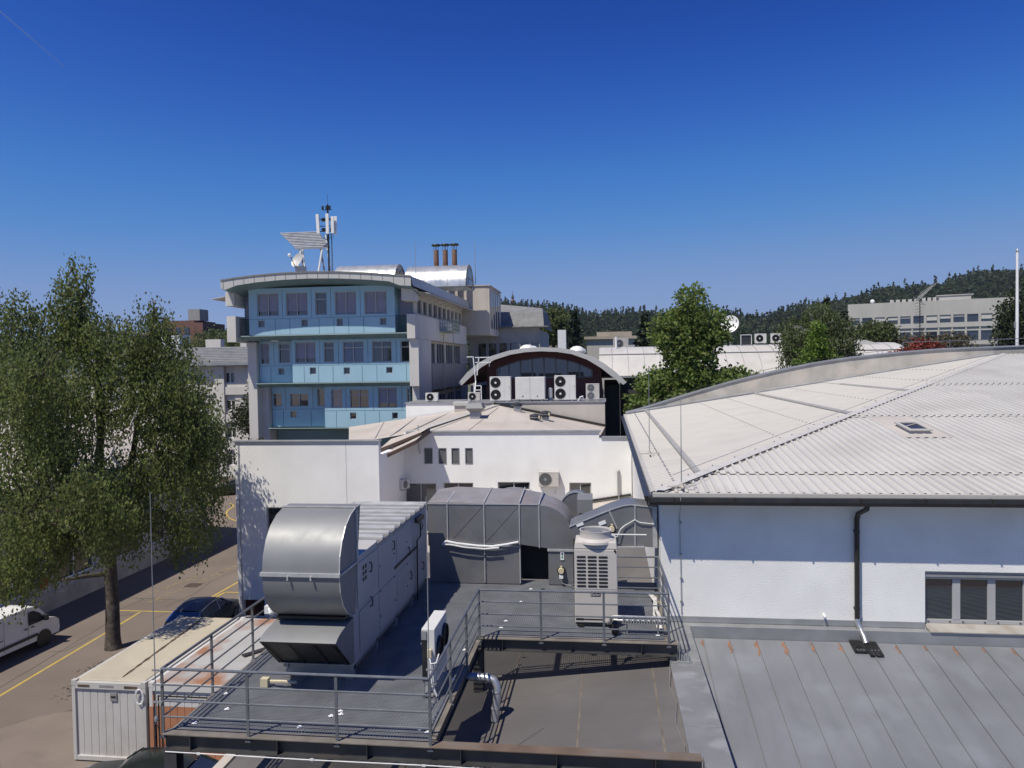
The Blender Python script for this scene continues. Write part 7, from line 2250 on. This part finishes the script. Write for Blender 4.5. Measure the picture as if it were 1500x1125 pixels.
t = thing('aerial', 'thin crossed aerial on a lattice mast in front of the far grey block', 'aerial', (37.0, 92.5, 0))
b = MB().tube([(36.6, 92, 0), (36.6, 92, 19.0)], .06, 6)
b.build('mast', 'gutter', t)
b = MB()
for k in range(5):
    z = 18.6 + k * .42
    b.tube([(35.6 + k * .25, 92, z - .5), (37.0 + k * .45, 92, z + .9)], .03, 5)
b.tube([(35.9, 92, 19.4), (37.2, 92, 18.4)], .04, 5)
b.tube([(35.4, 92, 18.4), (38.0, 92, 20.6)], .04, 5)
b.build('crossed_arm', 'cap', t)
b = MB()
for i in range(30): b.bar((36.6 - .5 * (i % 2), 92, 14 + i * .17), (36.6 + .5 - .5 * (i % 2), 92 + .3, 14.1 + i * .17), .03, .03)
b.build('lattice', 'gutter', t)
t = thing('flagpole', 'tall white flagpole behind the hall roof at the right picture edge', 'flagpole', (24.4, 47.6, 0))
MB().tube([(24.4, 47.6, 0), (24.4, 47.6, 14), (24.4, 47.6, 18.5)], [.1, .09, .07], 10).build('pole', 'whiteframe', t, smooth=True)
b = MB().lathe([(.05, 18.5), (.09, 18.6), (0, 18.75)], (24.4, 47.6, 0), 8)
b.build('finial', 'cap', t)
MB().box(24.25, 24.33, 47.55, 47.65, 14.0, 14.4).build('cleat', 'cap', t)
block('far_hall', 'low far hall with a brown-grey roof between the blue building and the left spruce', -18, -6.2, 130, 145, 16.6, 'fartile', 'fartile')
t2 = block('far_house', 'low far building with pale roof between the two spruces', -3.2, 5.2, 132, 145, 16.4, 'farwall', 'fartile')
b = MB()
for x in np.arange(-17, -7, 2.2): b.box(x, x + .8, 131, 131.8, 17.1, 18.0 + .3 * math.sin(x))
tag(b.build('chimney_row', 'fartile', org=(-12, 131, 17.1)), 'row of short stacks on the brown-grey far hall roof', 'chimneys')
block('far_house', 'second, slightly higher flat block just behind the pale far building', -1.5, 5.0, 140, 150, 18.0, 'fartile')
tag(MB().box(-6.3, -5.2, 100, 101, 13, 16.8).build('white_stack', 'whiteframe', org=(-5.7, 100, 13)), 'white square stack behind the vaulted roof left of the spruce', 'chimney')
outdoor_unit(1.9, .8, 1.5, 1, -.2, .5, 'far single-fan air conditioner between the left spruce and the plane tree', (2.0, 95, 13.9), paint='cream', guard='cap', name='condenser_unit')
tag(MB().box(.9, 3.2, 94.3, 96, 0, 13.88).build('service_block', 'farwall', org=(2, 95, 0)), 'small roof block carrying the far air conditioner', 'building')
t = block('brick_tower', 'red-brown brick building with a lighter stair tower far left, just right of the birch', -108, -99.5, 170, 180, 24.2, 'brick')
MB().box(-99.45, -97.0, 169.5, 180, 0, 23.6).build('side_wing', 'brick', t)
MB().box(-101.6, -98.6, 171, 175, 24.21, 27.0).build('stair_head', 'greyclad', t)
for i in range(3):
    for z in (15, 18, 21): MB().box(-106.5 + i * 2.2, -105.2 + i * 2.2, 169.9, 169.99, z, z + 1.5).build('window', 'glass', t)
block('far_slab', 'grey flat-roofed slab right of the brick tower', -96.5, -89.5, 185, 195, 23.3, 'greyclad', 'cap')
block('far_hall', 'bright white-roofed hall below the brick tower', -92, -80, 150, 160, 14, 'farwall', 'whiteframe')
tag(MB().box(-88.5, -84, 138, 142, 0, 19.3).build('white_block', 'whiteframe', org=(-86, 140, 0)), 'small bright white block showing under the brick tower', 'building')
t = thing('hill_church', 'small reddish church with a dark onion spire on the wooded hill', 'church', (-122.5, 990, 60))
MB().box(-131, -114, 985, 1000, 55, 86).build('nave', 'brick', t)
b = MB().prism([(-131.5, 86), (-113.5, 86), (-122.5, 92)], 'Y', 985, 1000)
b.build('roof', 'brick', t)
MB().lathe([(3.2, 55), (3.2, 95), (3.6, 96), (1.2, 99)], (-122.5, 992, 0), 12).build('tower', 'brick', t)
MB().lathe([(1.0, 99), (2.2, 101), (1.0, 104), (.3, 106), (.15, 110)], (-122.5, 992, 0), 12).build('spire', 'darkwall', t)
cm = bpy.data.materials.new('thin_ice_trail')
cm.use_nodes = True
n_, l_ = cm.node_tree.nodes, cm.node_tree.links
n_.clear()
o_ = n_.new('ShaderNodeOutputMaterial')
tr_, df_, mx_ = n_.new('ShaderNodeBsdfTransparent'), n_.new('ShaderNodeBsdfDiffuse'), n_.new('ShaderNodeMixShader')
df_.inputs[0].default_value = (.9, .9, .95, 1)
mx_.inputs[0].default_value = .28
l_.new(tr_.outputs[0], mx_.inputs[1])
l_.new(df_.outputs[0], mx_.inputs[2])
l_.new(mx_.outputs[0], o_.inputs[0])
M['trail'] = cm
tag(MB().tube([(-8400, 8050, 4800), (-7356, 8396, 4464), (-6948, 8968, 3972)], [9, 8, 4], 8).build('contrail', 'trail', org=(-7356, 8396, 4464), fix=False), 'thin faint white aircraft trail in the upper left sky', 'contrail')
# ================================================================== haze
hv = bpy.data.materials.new('thin_summer_haze')
hv.use_nodes = True
hn, hl = hv.node_tree.nodes, hv.node_tree.links
hn.clear()
ho = hn.new('ShaderNodeOutputMaterial')
hp_ = hn.new('ShaderNodeVolumePrincipled')
hp_.inputs['Color'].default_value = (0.80, 0.88, 1.0, 1)
hp_.inputs['Density'].default_value = 0.00008
hp_.inputs['Anisotropy'].default_value = 0.2
hl.new(hp_.outputs[0], ho.inputs['Volume'])
M['haze'] = hv
tag(MB().box(-3500, 3500, -400, 3500, -1.0, 182.0).build('haze', 'haze'), kind='stuff')
